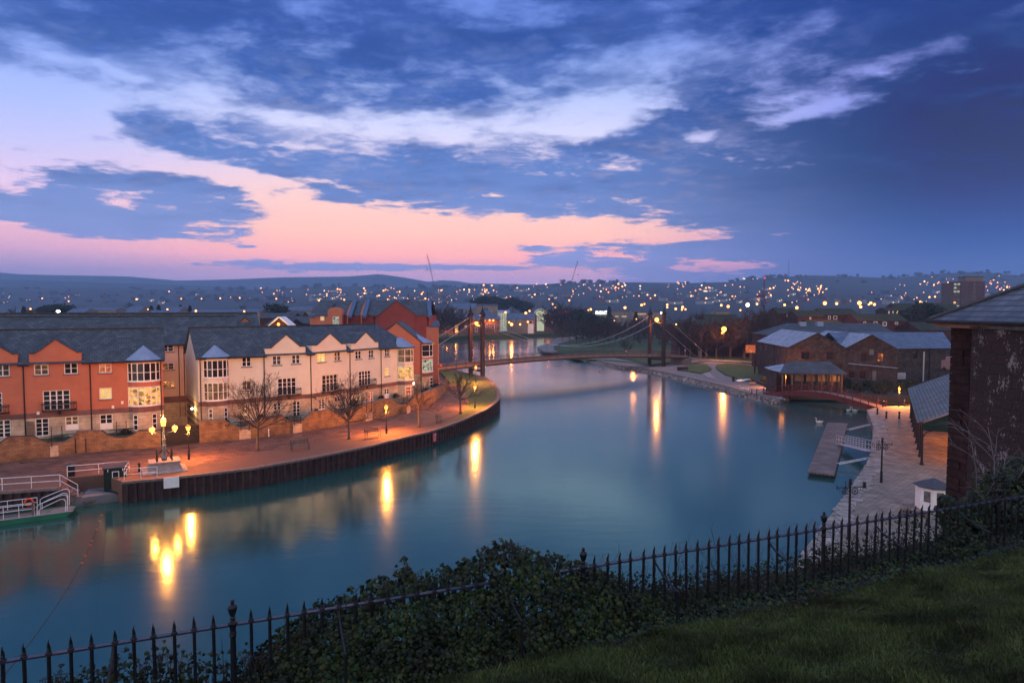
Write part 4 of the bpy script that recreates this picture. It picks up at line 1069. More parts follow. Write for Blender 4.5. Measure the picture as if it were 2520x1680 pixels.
# ornate candelabra lamp on a stone plinth
cL = gp(405, 1157, 1.9); ang = frR.ang + .05
CL = thing('candelabra_lamp', 'ornate blue-grey candelabra lamp with three lit lanterns on a flared stone plinth', 'ornate lamp', cL, ang)
b = MB(); st = [(1.85, 0), (1.85, .1), (1.78, .1), (1.45, .28), (1.28, .52), (1.2, .82), (1.3, .84), (1.3, .98)]
for k in range(len(st) - 1):
    (r0, z0), (r1, z1) = st[k], st[k + 1]; q = [(-1, -.8), (1, -.8), (1, .8), (-1, .8)]
    for j in range(4):
        a_, b_ = q[j], q[(j + 1) % 4]; b.face([(a_[0]*r0, a_[1]*r0, z0), (b_[0]*r0, b_[1]*r0, z0), (b_[0]*r1, b_[1]*r1, z1), (a_[0]*r1, a_[1]*r1, z1)])
b.face([(-1.3, -1.04, .98), (1.3, -1.04, .98), (1.3, 1.04, .98), (-1.3, 1.04, .98)])
M['plinth'] = mat('plinth_stone', (0.30, 0.24, 0.21), 0.9, 0.2, 2.5, .3, 20)
b.build('plinth', M['plinth'], CL)
M['bluegrey'] = mat('blue_grey_paint', (0.10, 0.15, 0.18), 0.45, 0.12, 4)
b = MB(); b.lathe([(.16, .98), (.24, 1.05), (.25, 1.2), (.17, 1.36), (.15, 1.5), (.17, 1.52), (.13, 1.6), (.13, 2.3), (.17, 2.32), (.17, 2.38), (.11, 2.44), (.10, 2.85), (.15, 2.88), (.17, 2.96), (.10, 3.02), (.09, 3.5), (.13, 3.56), (.06, 3.66), (.055, 4.15), (.11, 4.2)], n=12)
b.build('column', M['bluegrey'], CL)
b = MB(); b.tube([(-.95, 0, 3.72), (-.5, 0, 3.6), (0, 0, 3.64), (.5, 0, 3.6), (.95, 0, 3.72)], .03, 6)
for s_ in (-1, 1): b.tube([(0, 0, 3.3), (s_ * .25, 0, 3.38), (s_ * .45, 0, 3.58)], .022, 5)
b.build('arms', M['bluegrey'], CL)
for (x, z, r) in ((-.95, 3.95, .24), (.95, 3.95, .24)):
    b = MB(); b.ball((x, 0, z), r, 12, 8); o = b.build('globe', M['bulb'], CL)
    b = MB(); b.lathe([(.10, 0), (.16, .04), (.05, -.12)], (x, 0, z - .26), 8); b.lathe([(.15, 0), (.04, .1), (.02, .2)], (x, 0, z + .2), 8); b.build('holder', M['bluegrey'], o)
    lit(CL, (x, -.0, z - .42), LP * .16)
b = MB(); b.lathe([(.17, 4.22), (.24, 4.75)], n=8); o = b.build('lantern_glass', M['bulb'], CL)
b = MB(); b.lathe([(.28, 4.76), (.2, 4.9), (.08, 5.0), (.03, 5.15)], n=8); b.build('cap', M['bluegrey'], o)
lit(CL, (0, 0, 5.35), LP * .75, rad=.05)  # added light above the cap, where no lamp sits, standing in for the lantern
for sx in (-1, 1):
    for sy in (-1, 1):
        b = MB(); X, Y = sx * .62, sy * .45
        b.lathe([(.09, .98), (.09, 1.1), (.05, 1.14), (.05, 1.6), (.09, 1.63), (.03, 1.75), (.06, 1.79), (.02, 1.9), (.04, 1.94), (.008, 2.1)], (X, Y, 0), 6)
        b.tube([(X, Y, 1.55), (X * .8, Y * .8, 1.56), (X * .55, Y * .55, 1.68), (X * .35, Y * .35, 1.92), (X * .2, Y * .2, 1.98)], .035, 5)
        b.tube([(X * .95, Y * .95, 1.0), (X * .85, Y * .85, 1.3), (X * .6, Y * .6, 1.42), (X * .35, Y * .35, 1.3), (X * .28, Y * .28, 1.0)], .03, 5)
        b.build('buttress', M['black'], CL)

# benches
def bench():
    R = thing('park_bench', '', 'bench')
    s = MB()
    for k in range(4): s.box(-.8, .8, -.22 + k * .12, -.22 + k * .12 + .09, .43, .46)
    s.build('seat', M['wood'], R)
    s = MB()
    for k in range(3): s.box(-.8, .8, .27 + k * .035, .30 + k * .035, .55 + k * .14, .65 + k * .14)
    s.build('backrest', M['wood'], R)
    for x in (-.76, .76):
        s = MB(); s.tube([(x, -.2, 0), (x, -.18, .44), (x, -.2, .66), (x, .0, .68), (x, .26, .64)], .025, 5); s.tube([(x, .2, 0), (x, .22, .44), (x, .36, .98)], .028, 5); s.tube([(x, -.2, .43), (x, .24, .43)], .022, 5)
        s.build('frame', M['black'], R)
    return R
BN = bench(); BN['group'] = 'benches along the promenade'
for k, (p, rz, lb) in enumerate([((739, 1107), frR.ang + .05, 'dark bench in shade between the first and second bare trees'), ((918, 1077), f2.ang - .25, 'bench lit orange just left of the street lamp'),
                                 ((1081, 1040), f2.ang + .55, 'bench seen end-on beyond the third bare tree'), ((1146, 994), f2.ang + 1.0, 'bench under the lamp right of the fourth bare tree')]):
    g = gp(*p, 1.904); o = BN if k == 0 else dup(BN, g, 0)
    o.location = g; o.rotation_euler = (0, 0, rz); o['label'] = lb; o.scale = (1.2, 1.2, 1.15)

# bare winter trees
def grow(mb, p, d, L, r, lvl, rng, spec, maxz=None):
    n = spec[lvl]['seg']; pts = [Vector(p)]; rs = [r]; d = Vector(d).normalized(); q = Vector(p); dirs = [d.copy()]
    for k in range(n):
        d = (d + Vector((rng.gauss(0, 1), rng.gauss(0, 1), rng.gauss(0, 1))) * spec[lvl]['jit'] + Vector((0, 0, 1)) * spec[lvl]['up']).normalized()
        q = q + d * (L / n); pts.append(q.copy()); rs.append(r * (1 - (1 - spec[lvl]['tip']) * (k + 1) / n)); dirs.append(d.copy())
    mb.tube(pts, rs, spec[lvl]['sides'], False)
    if lvl + 1 < len(spec):
        nx = spec[lvl + 1]
        for j in range(nx['n']):
            t = nx['from'] + (1 - nx['from']) * (j + rng.random()) / nx['n']; kk = min(n - 1, int(t * n)); f = t * n - kk
            pp = pts[kk].lerp(pts[kk + 1], f); dd = dirs[kk + 1]
            ax = dd.cross(Vector((rng.gauss(0, 1), rng.gauss(0, 1), rng.gauss(0, 1))))
            if ax.length < .01: ax = Vector((1, 0, 0))
            ax.normalize(); a = math.radians(rng.uniform(*nx['ang'])); nd = Matrix.Rotation(a, 3, ax) @ dd
            grow(mb, pp, nd, L * nx['len'] * rng.uniform(.75, 1.15) * (1 - .35 * t), max(nx['rmin'], rs[kk] * nx['rr']), lvl + 1, rng, spec)
def tree_meshes(H, h0, r0, seed, nl, spread, lens, twig=.011, n2=6, n3=6, n4=3):
    rng = random.Random(seed); tk = MB(); cr = MB()
    lean = (rng.uniform(-.04, .04), rng.uniform(-.04, .04))
    pts = [(lean[0] * z, lean[1] * z, z) for z in (0, .25, h0 * .5, h0, h0 * 1.25)]
    tk.tube(pts, [r0 * 1.5, r0 * 1.05, r0 * .92, r0 * .85, r0 * .6], 8)
    spec = [dict(seg=5, jit=.07, up=.10, tip=.25, sides=5), dict(n=n2, **{'from': .22}, ang=(22, 48), len=.52, rr=.5, rmin=twig * 1.6, seg=4, jit=.10, up=.07, tip=.4, sides=4),
            dict(n=n3, **{'from': .15}, ang=(20, 50), len=.55, rr=.55, rmin=twig * 1.15, seg=3, jit=.12, up=.06, tip=.5, sides=3), dict(n=n4, **{'from': .2}, ang=(18, 45), len=.6, rr=.7, rmin=twig, seg=2, jit=.12, up=.04, tip=.6, sides=3)]
    for k in range(nl):
        a = 2 * PI * (k * .382 + rng.uniform(-.03, .03)) * 1.0; z = h0 * (.85 + .4 * k / nl)
        el = math.radians(spread[0] + (spread[1] - spread[0]) * (k / max(1, nl - 1)))
        d = (math.cos(a) * math.cos(el), math.sin(a) * math.cos(el), math.sin(el))
        grow(cr, (lean[0] * z, lean[1] * z, z), d, lens * rng.uniform(.85, 1.1), r0 * .42, 0, rng, spec)
    return tk, cr
def bare_tree(name, label, loc, args, group=None, cat='tree', tw='twig'):
    R = thing(name, label, cat, loc, 0, group); tk, cr = tree_meshes(**args)
    tk.build('trunk', M['bark'], R, smooth=True); cr.build('crown', M[tw], R)
    return R
GT = 'bare trees along the promenade'
bare_tree('bare_tree', 'wide fan-shaped bare tree, nearest of the row, in front of the cream terrace', gp(634, 1108, 1.9), dict(H=8, h0=2.7, r0=.16, seed=5, nl=13, spread=(8, 82), lens=4.1, n2=8, n3=6, n4=4, twig=.012), GT)
bare_tree('bare_tree', 'bare tree with dark trunk standing between the first bench and the second bench', gp(859, 1080, 1.9), dict(H=7.4, h0=2.3, r0=.15, seed=11, nl=13, spread=(0, 84), lens=3.8, n2=7, n3=6, n4=3, twig=.013), GT)
bare_tree('bare_tree', 'slim bare tree with an orange-lit trunk right of the middle street lamp', gp(1031.5, 1050, 1.9), dict(H=6, h0=2.6, r0=.14, seed=21, nl=10, spread=(-12, 70), lens=2.6, n2=6, n3=5, n4=3, twig=.013), GT)
bare_tree('bare_tree', 'bare tree with upswept limbs beside the grass bank near the bridge', gp(1133.5, 1018, 1.9), dict(H=6.3, h0=2.4, r0=.17, seed=32, nl=11, spread=(5, 80), lens=3.2, n2=6, n3=4, n4=2, twig=.015), GT)

# white railings at the landing
def rail_run(R, pts, h=1.0, posts=True, drops=(0,)):
    """pts world (x, y, z) foot points"""
    L = R.location; q = [Vector(p) - L for p in pts]
    b = MB()
    for f in (h, h * .5): b.tube([p + Vector((0, 0, f)) for p in q], .03, 6)
    b.build('rail', M['whitemetal'], R)
    b = MB()
    for k in range(len(q)):
        b.tube([q[k], q[k] + Vector((0, 0, h))], .03, 6)
        if k + 1 < len(q):
            n = int((q[k + 1] - q[k]).length / 1.9)
            for j in range(1, n + 1):
                if j < n + (0 if n > 1 else 1): p = q[k].lerp(q[k + 1], j / (n + 0.0 if n > 1 else 2)); b.tube([p, p + Vector((0, 0, h))], .026, 6)
    b.build('posts', M['whitemetal'], R)
P = gp(0, 1209, 1.93)
R = thing('railing', 'white two-bar railing on the quay edge above the green ferry', 'railing', P, 0, 'white railings round the boat landing')
s3 = gp(192, 1222, .8)
rail_run(R, [(R3x[0] + .3, R3x[1] + .2, 1.93), (R3[0], R3[1] + .25, 1.93), (R2[0] - .1, R2[1] + .2, 1.93), (s3[0], s3[1], s3[2] + .05)], 1.02)
R = thing('railing', 'white two-bar railing behind the green hut and litter bin', 'railing', gp(166, 1174, 1.93), 0, 'white railings round the boat landing')
rail_run(R, [gp(166, 1173, 1.93), gp(318, 1160, 1.93), gp(306, 1181, 1.93), gp(387, 1174, 1.93)], .98)
# landing platform, steps, hut
z = .75
mb = MB(); mb.prism([g2(186, 1226, z), g2(262, 1216, z), g2(303, 1210, z), (A0[0] - .1, A0[1] + .15), (RB0[0], RB0[1] - .05), (RB1[0] + 1.6, RB1[1] + .4)], -1, z)
LD = tag(mb.build('boat_landing', M['deckgrey']), 'low grey landing stage in the recess beside the green hut', 'landing stage')
a_ = gp(206, 1236, .35); b_ = gp(261, 1226, .35); mb = MB()
d = Vector((b_[0] - a_[0], b_[1] - a_[1])).normalized(); n = Vector((-d.y, d.x))
mb.prism([a_[:2], b_[:2], (b_[0] + n.x * .9, b_[1] + n.y * .9), (a_[0] + n.x * .9, a_[1] + n.y * .9)], .2, .42); tag(mb.build('timber_step', M['wood']), 'pale timber boarding step at the water side of the landing', 'step')
fs = Fr(R2, (RB1[0] + .9, RB1[1] + .4)); mb = MB(); T = Vector((R2[0] - .2, R2[1])); E_ = Vector(g2(200, 1224, z)); W_ = Vector((RB1[0] - R2[0], RB1[1] - R2[1])).normalized() * 1.9
for k in range(5):
    a0 = T.lerp(E_, k / 5); a1 = T.lerp(E_, (k + 1) / 5); zt = 1.9 - (1.9 - z) * (k + .6) / 5
    mb.prism([(a0.x, a0.y), (a1.x, a1.y), (a1.x + W_.x, a1.y + W_.y), (a0.x + W_.x, a0.y + W_.y)], -.5, zt)
tag(mb.build('landing_steps', M['wood']), 'wooden steps leading down from the promenade to the landing', 'steps')
hp = gp(256, 1208, z); fh = Fr(hp[:2], gp(303, 1203, z)[:2])
R = thing('hut', 'small dark green boarded ticket hut with a square window on the landing', 'hut', (hp[0], hp[1], z))
b = MB(); b.box(0, 1.75, 0, 1.5, 0, 2.05); b.build('wall', M['darkgreen'], R, fh, R).location.z = 0
b = MB(); b.face([(-.1, -.1, 2.05), (1.85, -.1, 2.05), (1.95, 1.6, 2.2), (-.05, 1.6, 2.2)]); b.face([(-.1, -.1, 2.05), (1.85, -.1, 2.05), (1.85, -.1, 1.95), (-.1, -.1, 1.95)]); b.build('roof', M['coping'], R, fh, R).location.z = 0
b = MB(); b.box(.65, 1.2, -.04, 0, 1.1, 1.16); b.box(.65, 1.2, -.04, 0, 1.64, 1.7); b.box(.65, .71, -.04, 0, 1.16, 1.64); b.box(1.14, 1.2, -.04, 0, 1.16, 1.64); o = b.build('window', M['white'], R, fh, R); o.location.z = 0
b = MB(); b.face([(.71, -.01, 1.16), (1.14, -.01, 1.16), (1.14, -.01, 1.64), (.71, -.01, 1.64)]); b.build('pane', M['glass'], o)
for x in (.35, 1.5):
    b = MB(); b.tube([(x, 0, 1.92), (x, -.16, 1.9), (x, -.16, 1.72)], .028, 5); b.build('spotlight', M['whitemetal'], R, fh, R).location.z = 0
# litter bins
def litter_bin(label, loc, rz):
    R = thing('litter_bin', label, 'litter bin', loc, rz, 'black litter bins'); b = MB()
    b.box(-.28, .28, -.28, .28, 0, .95); b.build('body', M['black'], R)
    b = MB(); b.lathe([(.45, .95), (.45, 1.0), (.12, 1.2), (.03, 1.24)], n=4); b.build('lid', M['coping'], R)
litter_bin('black litter bin with pyramid lid behind the white railing', gp(176, 1170, 1.9), .5)
litter_bin('black litter bin at the left end of the suspension bridge', gp(1075, 916, 2.6), .5)
# mooring bollard, white post, cover plates
def bollard(label, loc, h=.95, r=.09, group='iron bollards', m='black'):
    b = MB(); b.lathe([(r * 1.2, 0), (r * 1.2, .08), (r, .1), (r * .85, h * .8), (r * 1.25, h * .83), (r * 1.2, h * .9), (r * .4, h)], n=10)
    o = b.build('bollard', M[m]); o.location = loc; tag(o, label, 'bollard', group); return o
bollard('short black bollard left of the ornate lamp plinth', gp(343, 1160, 1.9), .85, .1)
bollard('thin white post against the garden wall right of the first bare tree', gp(661.6, 1074, 1.904), .95, .06, None, 'white')
# damp patches and an iron cover on the paving
def puddle(px, py, a, b, lb):
    r = random.Random(int(px)); g = gp(px, py, 1.909); m_ = MB(); pts = []
    for k in range(26): t = 2 * PI * k / 26; q = 1 + .25 * math.sin(3 * t + px) + .12 * r.uniform(-1, 1); pts.append((a * q * math.cos(t), b * q * math.sin(t), 0))
    m_.face(pts); o = m_.build('puddle', M['puddle']); o.location = g; o.rotation_euler = (0, 0, frR.ang + .1); tag(o, lb, 'puddle', kind='structure')
M['puddle'] = mat('damp_paving', (.045, .028, .022), .22, .3, 5, spec=.5)
puddle(725, 1073, 2.6, .38, 'long dark damp patch on the paving'); puddle(845, 1063, .9, .3, 'small damp patch'); puddle(64, 1138, .6, .25, 'damp cover'); puddle(470, 1102, .7, .2, 'damp patch by the gate'); puddle(985, 1048, .8, .28, 'damp patch')
# signs
fW = Fr(EDGE[0], EDGE[1]); x = fW.s(411)
R = thing('notice_board', 'blank white board fixed to the river wall below the ornate lamp', 'sign', (EDGE[0][0], EDGE[0][1], 0))
b = MB(); b.box(x - .62, x + .62, -.36, -.31, .98, 1.96); b.build('board', M['white'], R, fW, R)
b = MB(); b.box(x - .5, x - .44, -.31, -.1, 1.0, 1.8); b.box(x + .44, x + .5, -.31, -.1, 1.0, 1.8); b.build('bracket', M['black'], R, fW, R)
fW = Fr(EDGE[6], EDGE[7]); x = fW.s(1062)
M['signred'] = mat('sign_red', (0.42, 0.04, 0.035), .5, .08, 4)
R = thing('danger_sign', 'small red sign with white writing on the curved river wall', 'sign', (EDGE[6][0], EDGE[6][1], 0))
b = MB(); b.box(x - .42, x + .42, -.36, -.32, .45, 1.62); b.build('board', M['signred'], R, fW, R)
def text(R, s, fr, x, y, z, size, m='white', root=None, bold=0.0):
    cu = bpy.data.curves.new('lettering', 'FONT'); cu.body = s; cu.size = size; cu.align_x = 'CENTER'; cu.extrude = .004; cu.offset = bold; cu.materials.append(M[m])
    o = bpy.data.objects.new('lettering', cu); C.objects.link(o); o.parent = R
    bpy.context.view_layer.update(); me = bpy.data.meshes.new_from_object(o); bpy.data.objects.remove(o); o = bpy.data.objects.new('lettering', me); C.objects.link(o); o.parent = R
    p = fr.w(x, y); L = R.location; o.location = (p[0] - L.x, p[1] - L.y, z - L.z); o.rotation_euler = (PI / 2, 0, fr.ang); return o
text(R, 'DANGER', fW, x, -.365, 1.30, .19, bold=.006); text(R, 'DEEP WATER', fW, x, -.365, 1.04, .115, bold=.003); text(R, 'KEEP AWAY', fW, x, -.365, .82, .10, bold=.003); text(R, 'NO DIVING', fW, x, -.365, .62, .10, bold=.003)

# cable-hauled green ferry
bow = gp(180, 1269, 0); dirv = Vector((-.863, -.505)); p0 = Vector(bow[:2]) + dirv * 9.5
fF = Fr((p0.x, p0.y), bow[:2]); R = thing('ferry_boat', 'flat green passenger ferry with white handrails and a lifebuoy, moored at the left', 'ferry', (p0.x, p0.y, 0))
b = MB(); Lh, Wd = 9.5, 2.2
b.slab([(0, -.2), (Lh - .7, -.2), (Lh + .05, .42), (0, .42)], 0, .05); b.slab([(0, -.2), (Lh - .5, -.2), (Lh + .25, .42), (0, .42)], Wd - .05, Wd)
b.face([(Lh - .7, 0.02, -.2), (Lh - .5, Wd, -.2), (Lh + .25, Wd, .42), (Lh + .05, 0.02, .42)])
b.build('hull', M['greenpaint'], R, fF, R)
b = MB(); b.face([(0, .05, .3), (Lh - .1, .05, .3), (Lh + .05, Wd - .05, .3), (0, Wd - .05, .3)]); b.box(Lh - 1.6, Lh - .2, .3, Wd - .3, .3, .38); b.build('deck', M['deckgrey'], R, fF, R)
b = MB(); b.box(0, Lh - 2.5, Wd - .55, Wd - .15, .62, .68); b.box(0, Lh - 2.5, .15, .45, .55, .6); b.build('bench', M['wood'], R, fF, R)
b = MB(); b.box(0, Lh, -.03, 0, .40, .46); b.build('gunwale', M['galv'], R, fF, R)
for y in (.06, Wd - .08):
    b = MB()
    for zz in (1.0, 1.4): b.tube([(0, y, zz), (Lh - 2.6, y, zz)], .028, 6)
    for k in range(8): xx = (Lh - 2.6) * k / 7; b.tube([(xx, y, .4), (xx, y, 1.4)], .024, 5)
    b.build('handrail', M['whitemetal'], R, fF, R)
    b = MB(); x0 = Lh - 2.4
    for (dz, dx) in ((0, 0), (-.35, .12)):
        b.tube([(x0 + dx, y, .35), (x0 + dx, y, 1.15 + dz), (x0 + dx + .15, y, 1.3 + dz), (x0 + 1.7 - dx, y, 1.85 + dz), (x0 + 1.95 - dx, y, 1.8 + dz), (x0 + 2.05 - dx, y, 1.6 + dz), (x0 + 2.0 - dx, y, .4)], .028, 6)
    b.build('bow_rail', M['whitemetal'], R, fF, R)
b = MB(); b.box(Lh - 2.75, Lh - 2.6, .03, .18, .3, 1.5); b.build('post', M['wood'], R, fF, R)
lx = fF.s(54, Wd - .1); b = MB()
b.M = Matrix.Translation((lx, Wd - .16, 1.12)) @ Matrix.Rotation(PI / 2, 4, 'X')
for j in range(16):
    a0, a1 = 2 * PI * j / 16, 2 * PI * (j + 1) / 16
    b.tube([(.27 * math.cos(a0), .27 * math.sin(a0), 0), (.27 * math.cos(a1), .27 * math.sin(a1), 0)], .075, 8)
tag(b.build('lifebuoy', M['orangeplastic'], None, fF), 'orange lifebuoy hanging on the handrail of the green ferry', 'lifebuoy')
# ferry cable with its red markers running to the near bank
ca = Vector(gp(262, 1228, 1.0)); cb = Vector((-9.8, 11.2, 9.6)); mid = [ca.lerp(cb, t / 16) - Vector((0, 0, 5.0 * 4 * (t / 16) * (1 - t / 16) * .25)) for t in range(17)]
R = thing('ferry_cable', 'thin cable with small red markers stretched from the landing over the water', 'cable', tuple(ca))
b = MB(); b.tube([p - ca for p in mid], .013, 5); b.build('wire', M['stem'], R)
b = MB()
for t in (2.3, 3.1, 4.2, 5.6, 6.1, 7.3, 8.0):
    p = mid[int(t)].lerp(mid[int(t) + 1], t % 1) - ca; b.ball(tuple(p), .06 + .0 * t, 6, 4)
b.build('markers', M['orangeplastic'], R)
# wall lamps on the houses
for (px, py, Y, lb, pw) in ((398.5, 1019.5, 74.6, 'small white wall lamp on the corner of the terracotta terrace', 60), (472.6, 1005.5, 79.0, 'round wall lamp on the side wall of the cream terrace', 160), (1016.5, 943.5, 101.2, 'yellow wall lamp at the right end of the cream terrace', 220)):
    p = pd(px, py, Y); R = thing('wall_lamp', lb, 'wall lamp', p, 0, 'wall lamps on the terraces')
    b = MB(); b.ball((0, 0, 0), .13 if Y < 100 else .2, 8, 6); b.build('bulb', M['bulb_white'], R); b = MB(); b.tube([(0, .05, 0.12), (0, .3, .2)], .02, 4); b.box(-.1, .1, .28, .34, .0, .3); b.build('bracket', M['black'], R)
    lit(R, (0.1, -.35, 0), pw, (1.0, .62, .18))
# ================================================================== suspension footbridge
BT = Vector((-6.8, 150.0)); BD = Vector((49.8, 34.0)).normalized(); BNn = Vector((-BD.y, BD.x))
fb = Fr(BT, BT + BD)          # x along the bridge, y upstream
xL = -11.4; xF = (Vector((43.0, 184.0)) - BT).dot(BD); xR = xF + 11.0
SB = thing('suspension_bridge', 'maroon suspension footbridge with slim spired towers crossing the river', 'footbridge', (BT.x, BT.y, 0))
def dz(x): t = (x - xL) / (xR - xL); return 3.75 + 1.35 * math.sin(PI * min(1, max(0, t))) - 0.6 * t
y0b, y1b = 0.9, 4.5; nS = 34
b = MB(); c = MB()
for k in range(nS):
    xa, xb = xL + (xR - xL) * k / nS, xL + (xR - xL) * (k + 1) / nS; za, zb = dz(xa), dz(xb)
    b.face([(xa, y0b, za), (xb, y0b, zb), (xb, y1b, zb), (xa, y1b, za)])
    b.face([(xa, y0b - .1, za - .5), (xb, y0b - .1, zb - .5), (xb, y1b + .1, zb - .5), (xa, y1b + .1, za - .5)])
    for yy, s_ in ((y0b - .12, -1), (y1b + .12, 1)): b.face([(xa, yy, za - .5), (xb, yy, zb - .5), (xb, yy, zb - .05), (xa, yy, za - .05)])
b.build('deck', M['towersteel'], SB, fb, SB)
for yy in (y0b - .14, y1b + .14):
    c = MB()
    for k in range(nS):
        xa, xb = xL + (xR - xL) * k / nS + .07, xL + (xR - xL) * (k + 1) / nS - .07; za, zb = dz(xa), dz(xb)
        c.slab([(xa, za - .12), (xb, zb - .12), (xb, zb + .42), (xa, za + .42)], yy - .02, yy + .02)
    c.build('kick_panel', M['decksteel'], SB, fb, SB)
    r = MB(); q = []
    for k in range(nS + 1):
        x = xL + (xR - xL) * k / nS; r.tube([(x, yy, dz(x) - .1), (x, yy, dz(x) + 1.5)], .045, 4); q.append((x, yy, dz(x)))
    for h_ in (1.5, 1.28, .45): r.tube([(p[0], p[1], p[2] + h_) for p in q], .035, 4, False)
    for k in range(nS):
        xa, xb = q[k][0], q[k + 1][0]; w_ = xb - xa
        for j in range(4):
            u = xa + w_ * (j + .5) / 4; z = dz(u)
            r.tube([(u - w_ * .12, yy, z + .45), (u + w_ * .1, yy, z + .7), (u - w_ * .1, yy, z + .98), (u + w_ * .12, yy, z + 1.28)], .03, 3, False)
    r.build('railing', M['towersteel'], SB, fb, SB)
tw = []
for (x, y, zb) in ((0, 0, .2), (0, 5.4, .2), (xF, 0, .2), (xF, 5.4, .2)):
    t = MB()
    for dx in (-.28, .28):
        for dy in (-.24, .24): t.box(x + dx - .13, x + dx + .13, y + dy - .13, y + dy + .13, zb, 15.6)
    t.box(x - .30, x + .30, y - .26, y + .26, zb, 15.6)
    t.build('tower', M['towersteel'], SB, fb, SB)
    t = MB(); t.lathe([(.55, 15.6), (.85, 15.75), (.85, 15.95), (.45, 16.5), (.22, 17.1), (.1, 17.6), (.12, 17.7), (.02, 18.2)], (x, y, 0), 6); t.build('spire', M['black'], SB, fb, SB)
    t = MB(); t.box(x - .9, x + .9, y - .9, y + .9, -1, .35); t.build('footing', M['cap'], SB, fb, SB)
for x in (0, xF):
    t = MB(); t.box(x - .2, x + .2, .3, 5.1, 2.6, 3.1) ; t.build('cross_beam', M['towersteel'], SB, fb, SB)
    t = MB(); t.tube([(x, 0.2, 14.0), (x, 2.7, 14.6), (x, 5.2, 14.0)], .1, 5); t.tube([(x, 0.2, 13.3), (x, 5.2, 13.3)], .06, 5); t.build('cross_beam', M['towersteel'], SB, fb, SB)
zS = 7.0
for yy in (0, 5.4):
    c = MB(); pts = []
    for k in range(25):
        t = k / 24; x = xF * t; z = 15.3 - (15.3 - 7.6) * 4 * t * (1 - t) ; pts.append((x, yy, z))
    c.tube(pts, .05, 5, False)
    c.tube([(0, yy, 15.3), (-24, yy + (0), 2.5)], .035, 5, False); c.tube([(xF, yy, 15.3), (xF + 22, yy, 1.5)], .035, 5, False)
    c.build('cable', M['galv'], SB, fb, SB)
    c = MB()
    for k in range(1, 16):
        t = k / 16; x = xF * t; z = 15.3 - (15.3 - 7.6) * 4 * t * (1 - t); ye = y0b - .12 if yy == 0 else y1b + .12
        c.tube([(x, yy, z), (x, ye, dz(x) + .2)], .022, 4, False); c.ball((x, yy, z), .12, 6, 4)
    c.build('hangers', M['towersteel'], SB, fb, SB)
for x in (0.0, xF):
    p = fb.w(x, 2.7, 14.05 if x == 0 else 14.35)
    R = thing('bridge_lamp', 'glowing orange lamp hung between the %s pair of bridge towers' % ('left' if x == 0 else 'right'), 'lamp', p, 0, 'lamps hung between the bridge towers')
    b = MB(); b.ball((0, 0, -.2), .62 if x else .42, 10, 6); b.build('bulb', M['bulb'], R); b = MB(); b.lathe([(.4, .12), (.15, .3), (.04, .5)], n=8); b.build('hood', M['black'], R)
    lit(R, (0, -.6, -.75), 2600 if x else 1700, rad=.3)
# abutments and the path up to the bridge
mb = MB(); p_ = [fb.w(xL - .3, -.2)[:2], fb.w(xL - .3, 5.6)[:2], fb.w(xL + 3.5, 5.6)[:2], fb.w(xL + 3.5, -.2)[:2]]; mb.prism(p_, 0, 3.2); tag(mb.build('bridge_abutment', M['cap']), 'concrete abutment under the left end of the suspension bridge', 'abutment')
mb = MB(); a_ = fb.w(xL, .8, 3.78); b_ = fb.w(xL, 4.6, 3.78); c_ = gp(1101, 940, 1.95); d_ = gp(1075, 945, 1.95)
mb.face([a_, b_, (d_[0] - 4, d_[1] + 3, 1.95), d_[:3], c_]); q = [Vector(a_), Vector(b_)]
mb.face([a_, c_, (c_[0], c_[1], 1.5), (a_[0], a_[1], 1.5)]); tag(mb.build('bridge_path', M['paving']), kind='structure')
# grass mound at the left end, sloping to the wall
mb = MB(); e_ = [g2(1112, 946, 1.92), g2(1150, 940, 1.92), g2(1180, 930, 1.92), fb.w(-3, -.5)[:2], fb.w(-8, -.2)[:2]]
T_ = [fb.w(xL - .2, -.3, 3.6), fb.w(xL + 3, -.3, 3.2)]
mb.face([(*e_[0], 1.92), (*e_[1], 1.92), T_[1], T_[0]]); mb.face([(*e_[1], 1.92), (*e_[2], 1.92), (*e_[3], 1.92), T_[1]])
tag(mb.build('grass_mound', M['grass']), kind='structure')
# fingerpost and lifebuoy at the left end
p = fb.w(xL + 1.2, 5.2, 2.0); R = thing('fingerpost', 'small fingerpost with one dark arm at the left bridge end', 'signpost', p, .3)
b = MB(); b.tube([(0, 0, 0), (0, 0, 4.7)], .06, 6); b.build('post', M['black'], R); b = MB(); b.box(0, 1.2, -.03, .03, 4.2, 4.6); b.build('arm', M['black'], R)
b = MB(); b.lathe([(.16, 0), (.3, 0), (.3, .1), (.16, .1)], n=12); b.M = None
o = b.build('lifebuoy', M['orangeplastic']); o.location = fb.w(xL + .8, y0b - .3, 4.6); o.rotation_euler = (PI / 2, 0, .5); tag(o, 'tiny orange lifebuoy on the railing at the left bridge end', 'lifebuoy')

# person walking on the bridge
def skin_mesh(name, verts, edges, radii, m, parent, root=0):
    me = bpy.data.meshes.new(name); me.from_pydata(verts, edges, []); me.materials.append(m)
    o = bpy.data.objects.new(name, me); C.objects.link(o); o.parent = parent
    md = o.modifiers.new('skin', 'SKIN'); sv = me.skin_vertices[0].data
    for k, r in enumerate(radii): sv[k].radius = (r, r); sv[k].use_root = (k == root)
    s2 = o.modifiers.new('sub', 'SUBSURF'); s2.levels = 1; s2.render_levels = 1
    bpy.context.view_layer.update(); dg = bpy.context.evaluated_depsgraph_get(); me2 = bpy.data.meshes.new_from_object(o.evaluated_get(dg)); o.modifiers.clear(); o.data = me2
    for p in me2.polygons: p.use_smooth = True
    return o
xp = fb.s(1554); PR = thing('person', 'person in a pale jacket and dark trousers walking across the suspension bridge', 'person', fb.w(xp, 1.9, dz(xp)), fb.ang)
